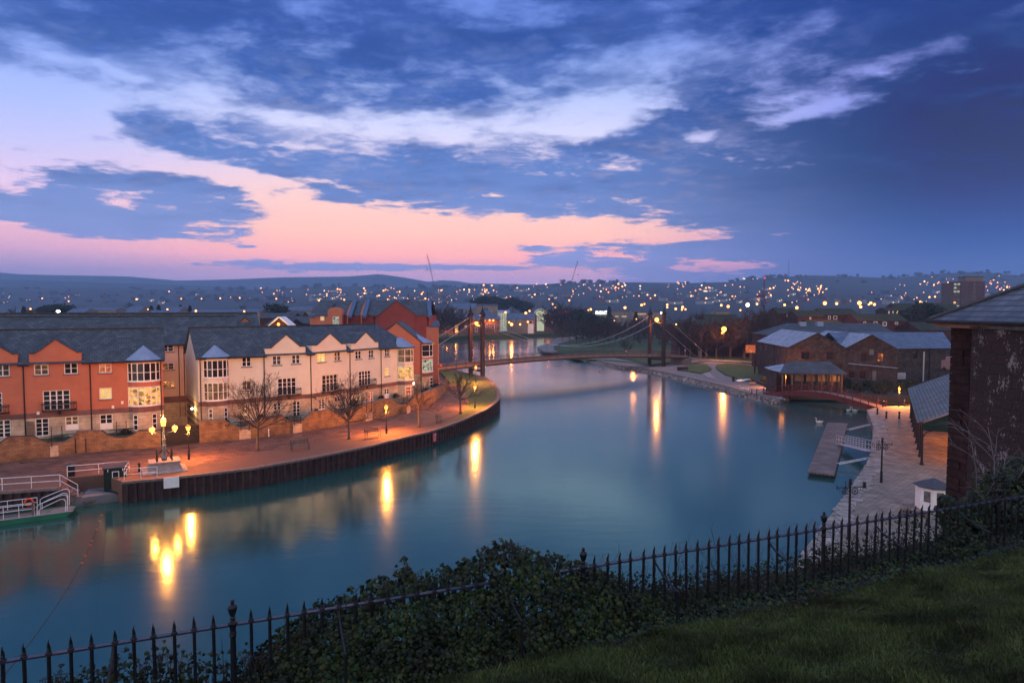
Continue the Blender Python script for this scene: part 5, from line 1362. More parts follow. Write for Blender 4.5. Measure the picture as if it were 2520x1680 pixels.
M['skin'] = mat('skin', (0.45, 0.26, 0.19), .6, .05, 5); M['jacket'] = mat('pale_jacket', (0.62, 0.50, 0.45), .8, .1, 5); M['trousers'] = mat('dark_trousers', (0.04, 0.035, 0.04), .8, .2, 5); M['hair'] = mat('dark_hair', (0.03, 0.02, 0.015), .8, .2, 20)
V = [(0, 0, .95), (0, 0, 1.15), (0, 0, 1.38), (0, 0, 1.50), (0, 0, 1.60), (.01, 0, 1.70), (0, .17, 1.40), (.10, .21, 1.14), (.26, .20, .98), (.33, .20, .93), (0, -.17, 1.40), (-.08, -.21, 1.13), (.02, -.22, .90), (.06, -.22, .83),
     (0, .09, .90), (.17, .10, .50), (.10, .10, .09), (.22, .10, .04), (0, -.09, .90), (-.08, -.10, .50), (-.30, -.10, .14), (-.22, -.10, .05)]
E = [(0,1),(1,2),(2,3),(3,4),(4,5),(2,6),(6,7),(7,8),(8,9),(2,10),(10,11),(11,12),(12,13),(0,14),(14,15),(15,16),(16,17),(0,18),(18,19),(19,20),(20,21)]
Rr = [.14,.135,.15,.055,.085,.075,.065,.045,.032,.03,.065,.045,.032,.03,.085,.06,.042,.035,.085,.06,.042,.035]
skin_mesh('body', V, E, Rr, M['skin'], PR)
skin_mesh('jacket', [V[0], V[1], V[2], V[6], V[7], V[8], V[10], V[11], V[12]], [(0,1),(1,2),(2,3),(3,4),(4,5),(2,6),(6,7),(7,8)], [.165,.158,.17,.085,.062,.048,.085,.062,.048], M['jacket'], PR)
skin_mesh('trousers', [V[0], V[14], V[15], V[16], V[18], V[19], V[20]], [(0,1),(1,2),(2,3),(0,4),(4,5),(5,6)], [.155,.10,.075,.058,.10,.075,.058], M['trousers'], PR)
b = MB(); b.ball((-.015, 0, 1.70), .10, 10, 6); b.build('hair', M['hair'], PR, smooth=True)

# ================================================================== right bank details
# cut-stone beach along the water: many stones read as one mass
rs = random.Random(5); mb = MB()
for k in range(len(RB) - 1):
    a, b2 = Vector(RB[k]), Vector(RB[k + 1]); L = (b2 - a).length; n = int(L * 16); dd = (b2 - a).normalized(); nn = Vector((-dd.y, dd.x)); nn = nn if nn.y > 0 else -nn
    for j in range(n):
        p = a + dd * rs.uniform(0, L) + nn * rs.uniform(-1.6, 1.3); s = rs.uniform(.12, .34); z = .1 + .75 * sm((((p - a).dot(nn)) + 1.6) / 2.6)
        h = s * .7; mb.M = Matrix.Translation((p.x, p.y, z)) @ Matrix.Rotation(rs.uniform(0, 3), 4, 'Z') @ Matrix.Rotation(rs.uniform(-.4, .4), 4, 'X')
        mb.lathe([(s * .5, -h), (s * .62, 0), (s * .3, h * .6)], n=5)
mb.M = None
M['pebble'] = mat('shore_stones', (0.26, 0.22, 0.21), .9, .5, 1.3)
tag(mb.build('shore_stones', M['pebble']), kind='stuff')
def sheet(name, px, z, m, zb=None, kind='structure'):
    mb = MB(); mb.prism([g2(x, y, z) for x, y in px], (zb if zb is not None else z - .4), z); return tag(mb.build(name, m), kind=kind)
sheet('grass_bank', [(1716,893),(1740,896),(1751,906),(1743,912),(1725,917),(1690,911),(1668,908),(1690,899)], 1.24, M['grass'])
sheet('grass_bank', [(1765,896),(1790,893),(1833,896),(1870,905),(1905,925),(1912,945),(1885,945),(1850,936),(1815,930),(1785,920),(1766,908),(1762,901)], 1.24, M['grass'])
sheet('grass_bank', [(1400,881),(1490,884),(1560,889),(1590,900),(1560,893),(1480,886)], 1.0, M['grass'])
sheet('cobble_apron', [(1726,918),(1742,913),(1756,926),(1764,933),(1745,929)], 1.0, M['pebble'])
# spit path at the upper river
sheet('riverside_path', [(1328,857),(1345,846),(1378,840),(1392,839),(1364,850),(1362,860),(1378,867),(1340,866)], 1.21, M['asphalt'])
sheet('park_path', [(1700,883),(1740,883.5),(1865,890),(1865,893),(1745,887),(1712,884.5)], 1.22, M['asphalt'])
# abutment wall of the far end and low stone block
b = MB(); b.prism([fb.w(xR - 2, -.3)[:2], fb.w(xR + .4, -.3)[:2], fb.w(xR + .4, 5.7)[:2], fb.w(xR - 2, 5.7)[:2]], .8, 2.6); tag(b.build('bridge_abutment', M['cap']), 'concrete abutment under the right end of the suspension bridge', 'abutment')
b = MB(); q = gp(1680, 911, 1.0); b.box(-1.4, 1.4, -.4, .4, 0, .9); o = b.build('stone_block', M['brick']); o.location = q; tag(o, 'low brick block on the bank beneath the right bridge end', 'block')
b = MB(); a_ = fb.w(xR, .8, dz(xR)); b_ = fb.w(xR, 4.6, dz(xR)); c_ = gp(1744, 886, 1.25); d_ = gp(1722, 890, 1.25); b.face([a_, b_, c_, d_]); tag(b.build('bridge_path', M['asphalt']), kind='structure')

# old stone warehouses
A_, B_, Cc = Vector((57.8, 135)), Vector((67.3, 131)), Vector((75.6, 127))
ED = Vector((.112, .994)) * 25
def warehouse(name, label, P, Q, ze, zr, mroof, holes, openings):
    fr = Fr(P, Q); R = thing(name, label, 'warehouse', (P.x, P.y, 0), group='stone warehouses on the right bank')
    L = fr.L; xa = L / 2; H = [h[:4] for h in holes]
    w = MB(); holes_wall(w, 0, L, 0.5, ze, H, depth=.35); w.face([(0, 0, ze), (L, 0, ze), (xa, 0, zr)])
    p = P; d = ED
    lx, ly = fr.d.dot(ED), fr.n.dot(ED)
    w.face([(0, 0, .5), (0, 0, ze), (lx, ly, ze), (lx, ly, .5)]); w.face([(L, 0, .5), (L, 0, ze), (L + lx, ly, ze), (L + lx, ly, .5)]); w.face([(lx, ly, .5), (L + lx, ly, .5), (L + lx, ly, ze), (xa + lx, ly, zr), (lx, ly, ze)])
    w.build('wall', M['rubble'], R, fr, R)
    r = MB(); r.face([(-.35, -.3, ze - .1), (xa, -.3, zr + .1), (xa + lx, ly + .3, zr + .1), (lx - .35, ly + .3, ze - .1)]); r.face([(xa, -.3, zr + .1), (L + .35, -.3, ze - .1), (L + lx + .35, ly + .3, ze - .1), (xa + lx, ly + .3, zr + .1)])
    r.build('roof', M[mroof], R, fr, R)
    v = MB(); v.strip([(-.35, ze - .35), (xa, zr - .15), (L + .35, ze - .35)], -.32, -.02, .24); v.build('verge_board', M['black'], R, fr, R)
    for (x0, x1, z0, z1, kind) in holes:
        g = MB(); g.face([(x0, .3, z0), (x1, .3, z0), (x1, .3, z1), (x0, .3, z1)])
        if kind == 'door': g.build('door', M['bluegrey'], R, fr, R)
        else:
            o = g.build('window', M['glass'], R, fr, R); f = MB()
            f.box((x0 + x1) / 2 - .04, (x0 + x1) / 2 + .04, .24, .29, z0, z1); f.box(x0, x1, .24, .29, (z0 + z1) / 2 - .04, (z0 + z1) / 2 + .04); f.build('frame', M['black'], o)
        f = MB(); t = .22
        f.box(x0 - t, x0, -.03, .05, z0, z1); f.box(x1, x1 + t, -.03, .05, z0, z1); f.slab([(x0 - t, z1), (x1 + t, z1), (x1 + t * .5, z1 + .3), ((x0 + x1) / 2, z1 + .42), (x0 - t * .5, z1 + .3)], -.03, .05)
        f.build('brick_surround', M['brick'], R, fr, R)
    return R, fr
f6 = Fr(A_, B_); hl = []
for (a, b_, c, d, k) in ((1973, 866, 1992, 883, 'w'), (2035, 866, 2050, 884, 'w')):
    r = rect(f6, a, b_, c, d); hl.append((*r, k))
R, fr = warehouse('stone_warehouse', 'stone warehouse with pale slates and a long side wall facing left', A_, B_, 9.3, 12.2, 'paleslate', hl, None)
# its left side windows and doors
fs6 = Fr(A_ + ED, A_); 
for (a, b_, c, d, nm) in ((1884, 849, 1889, 862, 'window'), (1913, 857, 1921, 876, 'window'), (1872, 850, 1876, 864, 'window'), (1866.5, 886, 1871, 905, 'door'), (1876, 889, 1881, 908, 'door'), (1884, 893, 1889, 908, 'window')):
    r = rect(fs6, a, b_, c, d); b = MB(); b.box(r[0], r[1], -.05, .03, r[2], r[3]); b.build(nm, M['black'], R, fs6, R)
for px in (1909, 1937): pipe(R, fs6, fs6.s(px), 1.0, 9.2)
f7 = Fr(B_, Cc); hl = []
for (a, b_, c, d, k) in ((2120, 869, 2132.5, 888.5, 'w'), (2161, 871, 2174, 889.5, 'w'), (2140, 843, 2151.5, 873, 'door'), (2090, 914, 2103, 930, 'w'), (2117, 914, 2130, 931, 'w'), (2147, 912, 2157, 936, 'door')):
    r = rect(f7, a, b_, c, d); hl.append((*r, k))
R, fr = warehouse('stone_warehouse', 'middle stone warehouse with frosted slates and a pale loading door in its gable', B_, Cc, 9.15, 12.0, 'paleslate', hl, None)
b = MB(); b.tube([fr.w(.5, 0)[:0] or (0.6, -.1, 6.2), (fr.L, -.1, 5.6)], .06, 5); b.build('pipe', M['galv'], R, fr, R)
# blue slate range at the right
f8 = Fr((77.5, 135.0), (97, 137.0)); R = thing('stone_warehouse', 'long stone range with dark blue hipped slate roof, right of the two gables', 'warehouse', (77.5, 135, 0), group='stone warehouses on the right bank')
xe = f8.s(2345); ze = f8.sz(2280, 856)[1]; zr = f8.sz(2280, 817, 5.5)[1]; hl = []
r = rect(f8, 2246, 864, 2258, 882); r3 = rect(f8, 2262, 868, 2276, 876)
w = MB(); holes_wall(w, -4, xe, .5, ze, [r], depth=.3); w.face([(xe, 0, .5), (xe, 11, .5), (xe, 11, ze), (xe, 0, ze)]); w.build('wall', M['rubble'], R, f8, R)
g = MB(); g.face([(r[0], .28, r[2]), (r[1], .28, r[2]), (r[1], .28, r[3]), (r[0], .28, r[3])]); g.build('window', M['glass'], R, f8, R)
g = MB(); g.box(r[0] - .25, r[0], -.03, .03, r[2], r[3]); g.box(r[1], r[1] + .25, -.03, .03, r[2], r[3]); g.box(r[0] - .25, r[1] + .25, -.03, .03, r[3], r[3] + .3); g.build('brick_surround', M['brick'], R, f8, R)
g = MB(); xr2 = f8.s(2322, 5.5)
g.face([(-9, -.3, ze - .1), (xe + .3, -.3, ze - .1), (xr2, 5.5, zr), (-9, 5.5, zr)]); g.face([(xe + .3, -.3, ze - .1), (xe + .3, 11.3, ze - .1), (xr2, 5.5, zr)]); g.face([(xe + .3, 11.3, ze - .1), (-9, 11.3, ze - .1), (-9, 5.5, zr), (xr2, 5.5, zr)]); g.build('roof', M['blueslate'], R, f8, R)
g = MB(); g.box(-4, xe + .3, -.42, -.28, ze - .22, ze - .07); g.build('gutter', M['black'], R, f8, R)
for px, m_ in ((2276, 'galv'), (2291, 'black')):
    g = MB(); x = f8.s(px); g.box(x - .12, x + .12, -.2, -.03, 2, ze - (.8 if m_ == 'galv' else 0)); g.build('duct', M[m_], R, f8, R)
x = f8.s(2218); g = MB(); g.box(x - .9, x + .9, -.7, -.05, 2.6, 3.9); g.lathe([(.45, 0), (.45, .06)], (x, -.72, 3.25), 10) ; g.build('air_unit', M['galv'], R, f8, R)
# long dark range behind
def simple_range(name, label, pxL, pxR, Y, yr, ye, hd, mw, mr, group, hipL=0, hipR=0, z0=1.0, cat='building', slope=0):
    XL, XR = (pxL - 1260) / F * Y, (pxR - 1260) / F * Y
    fr = Fr((XL, Y), (XR, Y + slope)); ze = CAMZ + (HOR - ye) / F * Y; zr = CAMZ + (HOR - yr) / F * (Y + hd)
    R = thing(name, label, cat, (XL, Y, 0), group=group); L = fr.L
    w = MB(); w.face([(0, 0, z0), (L, 0, z0), (L, 0, ze), (0, 0, ze)]); w.face([(L, 2*hd, z0), (0, 2*hd, z0), (0, 2*hd, ze), (L, 2*hd, ze)])
    if not hipL: w.face([(0, 2*hd, z0), (0, 0, z0), (0, 0, ze), (0, hd, zr), (0, 2*hd, ze)])
    else: w.face([(0, 2*hd, z0), (0, 0, z0), (0, 0, ze), (0, 2*hd, ze)])
    if not hipR: w.face([(L, 0, z0), (L, 2*hd, z0), (L, 2*hd, ze), (L, hd, zr), (L, 0, ze)])
    else: w.face([(L, 0, z0), (L, 2*hd, z0), (L, 2*hd, ze), (L, 0, ze)])
    w.build('wall', M[mw], R, fr, R)
    a, b_ = hipL, L - hipR; e = .3; r = MB()
    r.face([(-e, -e, ze - .05), (L + e, -e, ze - .05), (b_, hd, zr), (a, hd, zr)]); r.face([(L + e, 2*hd + e, ze - .05), (-e, 2*hd + e, ze - .05), (a, hd, zr), (b_, hd, zr)])
    if hipL: r.face([(-e, 2*hd + e, ze - .05), (-e, -e, ze - .05), (a, hd, zr)])
    if hipR: r.face([(L + e, -e, ze - .05), (L + e, 2*hd + e, ze - .05), (b_, hd, zr)])
    r.build('roof', M[mr], R, fr, R)
    return R, fr, ze, zr, L
R, fr, ze, zr, L = simple_range('long_shed', 'long low dark slate range directly behind the stone warehouses', 1915, 2210, 168, 795, 826, 9, 'brickdk', 'darkroof', None, 6, 0)
for px in (1975, 2017): g = MB(); x = fr.s(px, 7); g.box(x - .8, x + .8, 6.3, 7.6, zr - .8, zr + .4); g.build('skylight', M['lead'], R, fr, R)
# riverside pavilion in front of the warehouses
fp = Fr((50.2, 121.5), (63.5, 119.3)); R = thing('pavilion', 'open waterside pavilion with dark hipped roof and orange-lit posts', 'pavilion', (fp.o.x, fp.o.y, 0))
L = fp.L; xE0, xE1 = fp.s(1921), fp.s(2089); ze = fp.sz(2000, 918)[1]; zr = fp.sz(2000, 889.5, 3.5)[1]; xr0, xr1 = fp.s(1948, 3.5), fp.s(2047, 3.5)
g = MB(); g.face([(xE0, 0, ze), (xE1, 0, ze), (xr1, 3.5, zr), (xr0, 3.5, zr)]); g.face([(xE0, 7, ze), (xE0, 0, ze), (xr0, 3.5, zr)]); g.face([(xE1, 0, ze), (xE1, 7, ze), (xr1, 3.5, zr)]); g.face([(xE1, 7, ze), (xE0, 7, ze), (xr0, 3.5, zr), (xr1, 3.5, zr)]); g.box(xE0 + .02, xE1 - .02, .03, 6.97, ze - .25, ze - .01); g.build('roof', M['darkroof'], R, fp, R)
g = MB(); g.face([(xE0 - 1.1, 3.0, ze + .3), (xE0 + .1, .2, ze + .1), (xr0 + .3, 4.5, zr - .3), (xE0 - 1.1, 8.0, ze + .3)]); g.build('side_roof', M['paleslate'], R, fp, R)
nP = 7
for k in range(nP):
    x = xE0 + .7 + (xE1 - xE0 - 1.4) * k / (nP - 1); g = MB(); g.box(x - .12, x + .12, .5, .74, .5, ze - .25); g.tube([(x - .6, .62, ze - .3), (x, .62, ze - 1.0), (x + .6, .62, ze - .3)], .06, 4); g.build('post', M['towersteel'] if k > 1 else M['wood'], R, fp, R)
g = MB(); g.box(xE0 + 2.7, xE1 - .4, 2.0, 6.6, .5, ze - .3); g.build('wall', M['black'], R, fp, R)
for k in range(4):
    x = xE0 + 3.2 + k * 2.1; g = MB(); g.box(x, x + 1.7, 1.94, 1.99, ze - 1.7, ze - .5); g.build('window', M['curtain'], R, fp, R)
g = MB(); g.box(xE0 + .4, xE0 + 2.6, 6.2, 6.5, .5, ze - .3); g.box(xE0 - .6, xE0 - .4, .2, 8, .5, ze - .2); g.build('side_wall', M['rubble'], R, fp, R)
g = MB()
for zz in (1.3, 1.9): g.tube([(xE0 + .6, .62, zz), (xE0 + 3, .62, zz)], .04, 4)
for k in range(5): g.tube([(xE0 + .6 + k * .6, .62, .9), (xE0 + 1.1 + k * .6, .62, 1.9)], .03, 4)
g.build('balustrade', M['towersteel'], R, fp, R)
lit(R, (fp.w(xE0 + 1.3, 3.2)[0] - fp.o.x, fp.w(xE0 + 1.3, 3.2)[1] - fp.o.y, ze - .9), 120, rad=.3)
# lit food kiosk sign hanging at the warehouse corner
p = pd(1847, 858, 158); R = thing('lit_sign', 'glowing billboard on the far corner of the stone warehouse', 'sign', p, -.1)
g = MB(); g.box(-1.25, 1.25, 0, .12, -1.1, 1.0); g.build('frame', M['black'], R); g = MB(); g.face([(-1.15, -.01, -.95), (1.15, -.01, -.95), (1.15, -.01, .9), (-1.15, -.01, .9)]); g.build('panel', M['lit_red'], R); g = MB(); g.box(1.0, 1.3, .12, .5, -6, 1.2); g.build('post', M['black'], R)
# oxide-red arched footbridge over the basin mouth
a_, b_ = Vector(g2(1880, 972, .8)), Vector(g2(2158, 1004, 1.1)); fq = Fr(a_, b_); R = thing('arched_footbridge', 'low oxide-red arched footbridge with post-and-rail sides across the basin mouth', 'footbridge', (a_.x, a_.y, 0))
Lq = fq.L; zq = lambda x: 1.25 + 1.35 * math.sin(PI * min(1, max(0, x / Lq))) - .1
nq = 16
for yy in (0, 2.6):
    g = MB()
    for k in range(nq):
        x0, x1 = Lq * k / nq, Lq * (k + 1) / nq; g.slab([(x0, zq(x0) - .85), (x1, zq(x1) - .85), (x1, zq(x1) + .1), (x0, zq(x0) + .1)], yy - .06, yy + .06)
    g.build('girder', M['redbridge'], R, fq, R)
    for k in range(nq + 1):
        g = MB(); x = Lq * k / nq; g.box(x - .07, x + .07, yy - .13 if yy == 0 else yy + .06, yy - .06 if yy == 0 else yy + .13, zq(x) - .5, zq(x) + 1.1); g.build('post', M['redbridge'], R, fq, R)
    g = MB(); g.tube([(Lq * k / nq, yy, zq(Lq * k / nq) + 1.1) for k in range(nq + 1)], .06, 5); g.tube([(Lq * k / nq, yy, zq(Lq * k / nq) + .6) for k in range(nq + 1)], .04, 5); g.build('handrail', M['redbridge'], R, fq, R)
g = MB()
for k in range(nq):
    x0, x1 = Lq * k / nq, Lq * (k + 1) / nq; g.face([(x0, 0, zq(x0)), (x1, 0, zq(x1)), (x1, 2.6, zq(x1)), (x0, 2.6, zq(x0))])
g.build('deck', M['wood'], R, fq, R)
# low bank and bushes under the pavilion
mb = MB(); mb.prism([(52, 121), (66, 118.5), (80, 111.8), (96, 107.8), (140, 107), (140, 150), (54, 150)], .3, 1.5); tag(mb.build('basin_bank', M['earth']), kind='structure')

# ================================================================== right quay furniture
# market shed on iron columns
s0, s1 = Vector(g2(2268, 1143, 1.2)), Vector(g2(2241, 1028, 1.2)); fsd = Fr(s0, s1); R = thing('market_shed', 'open market shed with mossy slate roof on slim iron columns, lit orange inside', 'shed', (s0.x, s0.y, 0))
Ls = fsd.L; W_ = 10.0; zes = 5.5; zrs = 8.1
# building lies to the right, i.e. local -y
g = MB(); g.face([(-.3, .5, zes), (Ls + .3, .5, zes), (Ls + .3, -W_ / 2, zrs), (-.3, -W_ / 2, zrs)]); g.face([(Ls + .3, -W_ - .5, zes), (-.3, -W_ - .5, zes), (-.3, -W_ / 2, zrs), (Ls + .3, -W_ / 2, zrs)])
M['shedslate'] = mbrick('mossy_slate', (0.13, 0.15, 0.15), (0.085, 0.10, 0.10), (0.035, 0.04, 0.045), .6, .16, 'xz', .6, .03, .8, spec=.5, varc=((.5, .55, .5), (1.5, 1.45, 1.3)))
g.build('roof', M['shedslate'], R, fsd, R)
g = MB(); g.slab([(0, 0), (1, 0), (1, 1)], 0, .01) if False else None
g.face([(-.05, .1, zes - .1), (-.05, -W_, zes - .1), (-.05, -W_ / 2, zrs - .1)]); g.box(-.12, .0, -W_, .1, zes - .75, zes - .1); g.build('gable_boards', M['darkgreen'], R, fsd, R)
g = MB(); g.box(-.1, Ls, -.05, .1, zes - .35, zes - .05); g.build('beam', M['greenpaint'] if False else M['black'], R, fsd, R)
for k in range(9):
    x = Ls * k / 8
    g = MB(); g.lathe([(.2, 1.2), (.2, 1.35), (.13, 1.45), (.1, 2.2), (.085, zes - .5), (.15, zes - .35)], (x, 0, 0), 8)
    if k == 0:
        g.tube([(0, 0, zes - 1.5), (0, -.35, zes - .9), (0, -1.2, zes - .6)], .05, 5)
    g.build('column', M['black'], R, fsd, R)
g = MB(); g.box(0, Ls, -W_, -W_ + .3, 1.2, zes); g.build('back_wall', M['brick'], R, fsd, R)
for (x, y, p) in ((5, -5.5, 1500), (16, -5, 1600)):
    w = fsd.w(x, y); lit(R, (w[0] - s0.x, w[1] - s0.y, zes - .7), p, (1, .26, .04), rad=.4)
# skylight strip; the light it catches is put in as emission
M['skyl'] = emat('rooflight_painted_glow', (1.0, .55, .25), .9); g = MB(); x = 13; g.face([(x, -3.6 + .02, 7.30 + .05), (x + 4.2, -3.6, 7.35), (x + 4.2, -4.0, 7.6), (x, -4.0, 7.56)]); g.build('rooflight', M['skyl'], R, fsd, R)
# white kiosk
kp = gp(2318, 1262, 1.2); kp = (kp[0] + .1, kp[1] + 1.2, 1.2); R = thing('kiosk', 'small white eight-sided kiosk with dark pointed roof on the quay', 'kiosk', kp, .2)
g = MB(); g.lathe([(1.2, 0), (1.2, 1.85)], n=8); g.build('wall', M['white'], R); g = MB(); g.lathe([(1.42, 1.82), (1.42, 1.88), (.05, 2.45)], n=8); g.build('roof', M['coping'], R)
for k in range(8):
    a0 = 2 * PI * k / 8; g = MB(); x, y = 1.2 * math.cos(a0), 1.2 * math.sin(a0); g.tube([(x, y, 0), (x, y, 1.83)], .05, 5); g.build('corner_post', M['white'], R)
for k in (4, 5):
    a0, a1 = 2 * PI * k / 8, 2 * PI * (k + 1) / 8; P0, P1 = Vector((1.2 * math.cos(a0), 1.2 * math.sin(a0))), Vector((1.2 * math.cos(a1), 1.2 * math.sin(a1))); o_ = ((P0 + P1) / 2).normalized() * .02
    q0, q1 = P0.lerp(P1, .25) + o_, P0.lerp(P1, .78) + o_; g = MB(); g.face([(q0.x, q0.y, .7), (q1.x, q1.y, .7), (q1.x, q1.y, 1.55), (q0.x, q0.y, 1.55)]); g.build('window', M['curtain'], R)
# signposts with scrolled ironwork
def signpost(label, p, h, s):
    R = thing('ornamental_signpost', label, 'signpost', p, .1, 'ironwork signposts on the right-hand quay')
    g = MB(); g.lathe([(.11 * s, 0), (.10 * s, 1.0), (.07 * s, 1.1), (.06 * s, h - .5), (.10 * s, h - .45), (.07 * s, h)], n=8); g.build('post', M['black'], R)
    z = h - .62
    for sx in (-1, 1):
        g = MB(); g.tube([(0, 0, z), (sx * 1.0, 0, z)], .03, 5); g.tube([(sx * .95, 0, z - .16), (sx * .95, 0, z + .2)], .03, 4); g.tube([(sx * .75, 0, z), (sx * .75, 0, z - .28)], .02, 4)
        cx_, cz_ = sx * .36, z - .27
        pts = [(cx_ + .22 * math.cos(2 * PI * k / 14), 0, cz_ + .22 * math.sin(2 * PI * k / 14)) for k in range(15)]; g.tube(pts, .03, 4, False)
        for k in range(8): a = 2 * PI * k / 8; g.tube([(cx_, 0, cz_), (cx_ + .31 * math.cos(a), 0, cz_ + .31 * math.sin(a))], .016, 4)
        g.build('wheel_arm', M['black'], R)
    g = MB(); g.tube([(-.35, 0, z + .02), (-.3, 0, z + .3), (-.42, 0, z + .42), (-.28, 0, z + .38)], .03, 4); g.build('bird_finial', M['black'], R)
signpost('ornamental signpost with wheel scrolls nearest the railings', gp(2089, 1322, 1.2), 4.15, 1.2)
signpost('ornamental signpost further off beside the floating pontoon', gp(2168.5, 1187, 1.2), 4.15, 1.1)
for k, (px, py) in enumerate(((2181, 1029), (2213, 1029.5), (2159, 1020), (2173, 1001), (2212, 1000), (2226, 999))):
    if k in (4,): continue
    bollard(['black bollard in the orange pool of light, left of a pair', 'black bollard in the orange pool of light, right of a pair', 'black bollard at the water edge beside the red footbridge', 'black bollard at the end of the red footbridge', '', 'black bollard beyond the far quay lamp'][k], gp(px, py, 1.2), 1.05, .13)
for k, (px, py) in enumerate(((2127, 1200), (2030, 1362), (1989, 1408), (2312, 1352), (2279, 1345), (2262, 1372))):
    bollard(['squat mooring bollard on the quay edge beside the signpost', 'squat mooring bollard seen through the railings', 'mooring post near the quay edge seen low through the railings', 'black post below the kiosk', 'black post left of the kiosk steps', 'black post nearest the ivy below the kiosk'][k], gp(px, py, 1.2), .55 if k < 2 else .9, .15 if k < 2 else .1)
o = dup(BN, gp(2248, 1286, 1.22), 2.7, 1.1, 'dark slatted bench on the quay just left of the white kiosk', 'benches on the right-hand quay')
# chain posts on the slip by the pavilion
for k, (px, py) in enumerate(((1850, 970), (1862, 972), (1886, 971))):
    bollard(['thin dark post on the slipway, left of three', 'thin dark post on the slipway, middle of three', 'thin dark post where the slipway meets the red footbridge'][k], gp(px, py, .9), 1.2, .08)
# pontoon with gangway and struts
pz = .45; pc = [gp(1987, 1160, pz), gp(2053, 1168, pz), gp(2086, 1041.6, pz), gp(2036.5, 1039, pz)]
Po = Vector(pc[0]); R = thing('pontoon', 'long timber-decked floating pontoon beside the right-hand quay', 'pontoon', (Po.x, Po.y, 0))
M['deckboard'] = mbrick('pontoon_boards', (0.17, 0.14, 0.125), (0.12, 0.10, 0.09), (0.03, 0.026, 0.024), 3.0, .2, 'xy', .8, .02, .5)
q = [(p[0] - Po.x, p[1] - Po.y) for p in pc]; g = MB(); g.prism(q, .30, .46); g.build('deck', M['deckboard'], R)
g = MB(); ce = (sum(p[0] for p in q) / 4, sum(p[1] for p in q) / 4); g.prism([((p[0] - ce[0]) * .97 + ce[0], (p[1] - ce[1]) * .985 + ce[1]) for p in q], -.3, .3); g.build('float', M['black'], R)
R = thing('gangway', 'galvanised gangway with barred sides leading down from the quay to the pontoon', 'gangway', (Po.x, Po.y, 0), group=None)
ga, gb = Vector(gp(2141, 1110, 1.3)) - Po, Vector(gp(2069, 1093, .55)) - Po; ga.z, gb.z = 1.32, .58
dn = Vector((-(gb - ga).y, (gb - ga).x, 0)).normalized() * .55
g = MB(); g.face([ga - dn, gb - dn, gb + dn, ga + dn]); g.face([ga - dn, gb - dn, gb - dn - Vector((0, 0, .2)), ga - dn - Vector((0, 0, .2))]); g.build('deck', M['galv'], R)
for s_ in (-1, 1):
    g = MB(); a, b_ = ga + dn * s_, gb + dn * s_
    for h_ in (.1, .6, 1.1): g.tube([a + Vector((0, 0, h_)), b_ + Vector((0, 0, h_))], .035, 5)
    for k in range(11): p = a.lerp(b_, k / 10); g.tube([p, p + Vector((0, 0, 1.1))], .025, 4)
    g.build('side_rail', M['galv'], R)
for k, (p, q_, lb) in enumerate((((2087, 1057), (2145, 1043), 'far lattice strut holding the pontoon off the quay'), ((2062, 1141), (2141, 1126), 'near lattice strut holding the pontoon off the quay'))):
    a, b_ = Vector(gp(*p, .5)), Vector(gp(*q_, 1.0)); R = thing('mooring_strut', lb, 'strut', tuple(a), 0, 'struts between pontoon and quay'); n_ = Vector((-(b_ - a).y, (b_ - a).x, 0)).normalized() * .22; g = MB(); b_ = b_ - a; a = Vector((0, 0, 0))
    for s_ in (-1, 1): g.tube([a + n_ * s_, b_ + n_ * s_], .06, 5)
    for j in range(9): g.tube([a.lerp(b_, j / 9) + n_ * (1 if j % 2 else -1), a.lerp(b_, (j + 1) / 9) - n_ * (1 if j % 2 else -1)], .03, 4)
    g.build('lattice', M['galv'], R)

# swans
def swan():
    R = thing('swan', '', 'swan'); b = MB()
    b.M = Matrix.Translation((0, 0, .17)) @ Matrix.Diagonal((1.75, .85, .9, 1)); b.ball((0, 0, 0), .26, 12, 8); b.M = None
    b.tube([(-.32, 0, .2), (-.5, 0, .34), (-.58, 0, .38)], [.12, .06, .02], 6)
    b.tube([(.3, 0, .22), (.46, 0, .34), (.44, 0, .52), (.40, 0, .68), (.47, 0, .80), (.57, 0, .79), (.62, 0, .76)], [.13, .08, .055, .05, .06, .06, .035], 8)
    b.build('body', M['swan'], R, smooth=True); b = MB(); b.tube([(.61, 0, .765), (.72, 0, .72)], [.035, .012], 6); b.build('beak', M['orangeplastic'], R); return R
SW = swan(); SW['group'] = 'swans on the river'
sw = [((1827, 958), .9, 2.9, 'white swan standing on the slipway, left of a pair'), ((1838, 960), .9, .2, 'white swan standing on the slipway, right of a pair'), ((2088, 1012), 0, .4, 'swan afloat in the dark water beyond the pontoon, left of two'), ((2104, 1012), 0, 2.6, 'swan afloat in the dark water beyond the pontoon, right of two'), ((2016, 1041), 0, 3.0, 'swan afloat just left of the pontoon far end'),
      ((1545, 905), 0, .4, 'swan near the shore left of the right bridge towers'), ((1562, 909), 0, 2.8, 'swan near the shore just left of the right bridge towers'), ((1612, 919), 0, .2, 'swan by the footing of the right bridge tower'), ((1625, 922), 0, 3.3, 'swan beside the footing of the right bridge tower'), ((1685, 937), 0, .5, 'swan off the stony beach'), ((1705, 940), 0, 2.9, 'swan off the stony beach, nearer the slipway'), ((1741, 948), 0, .1, 'swan closest to the slipway pair'), ((1476, 915), 0, 1.2, 'lone swan under the middle of the suspension bridge')]
for k, ((px, py), z, rz, lb) in enumerate(sw):
    g = gp(px, py, z); o = SW if k == 0 else dup(SW, g, rz, 1.0); o.location = (g[0], g[1], z - (.02 if z == 0 else 0)); o.rotation_euler = (0, 0, rz); o['label'] = lb; o.scale = (1.0, 1.0, 1.0)
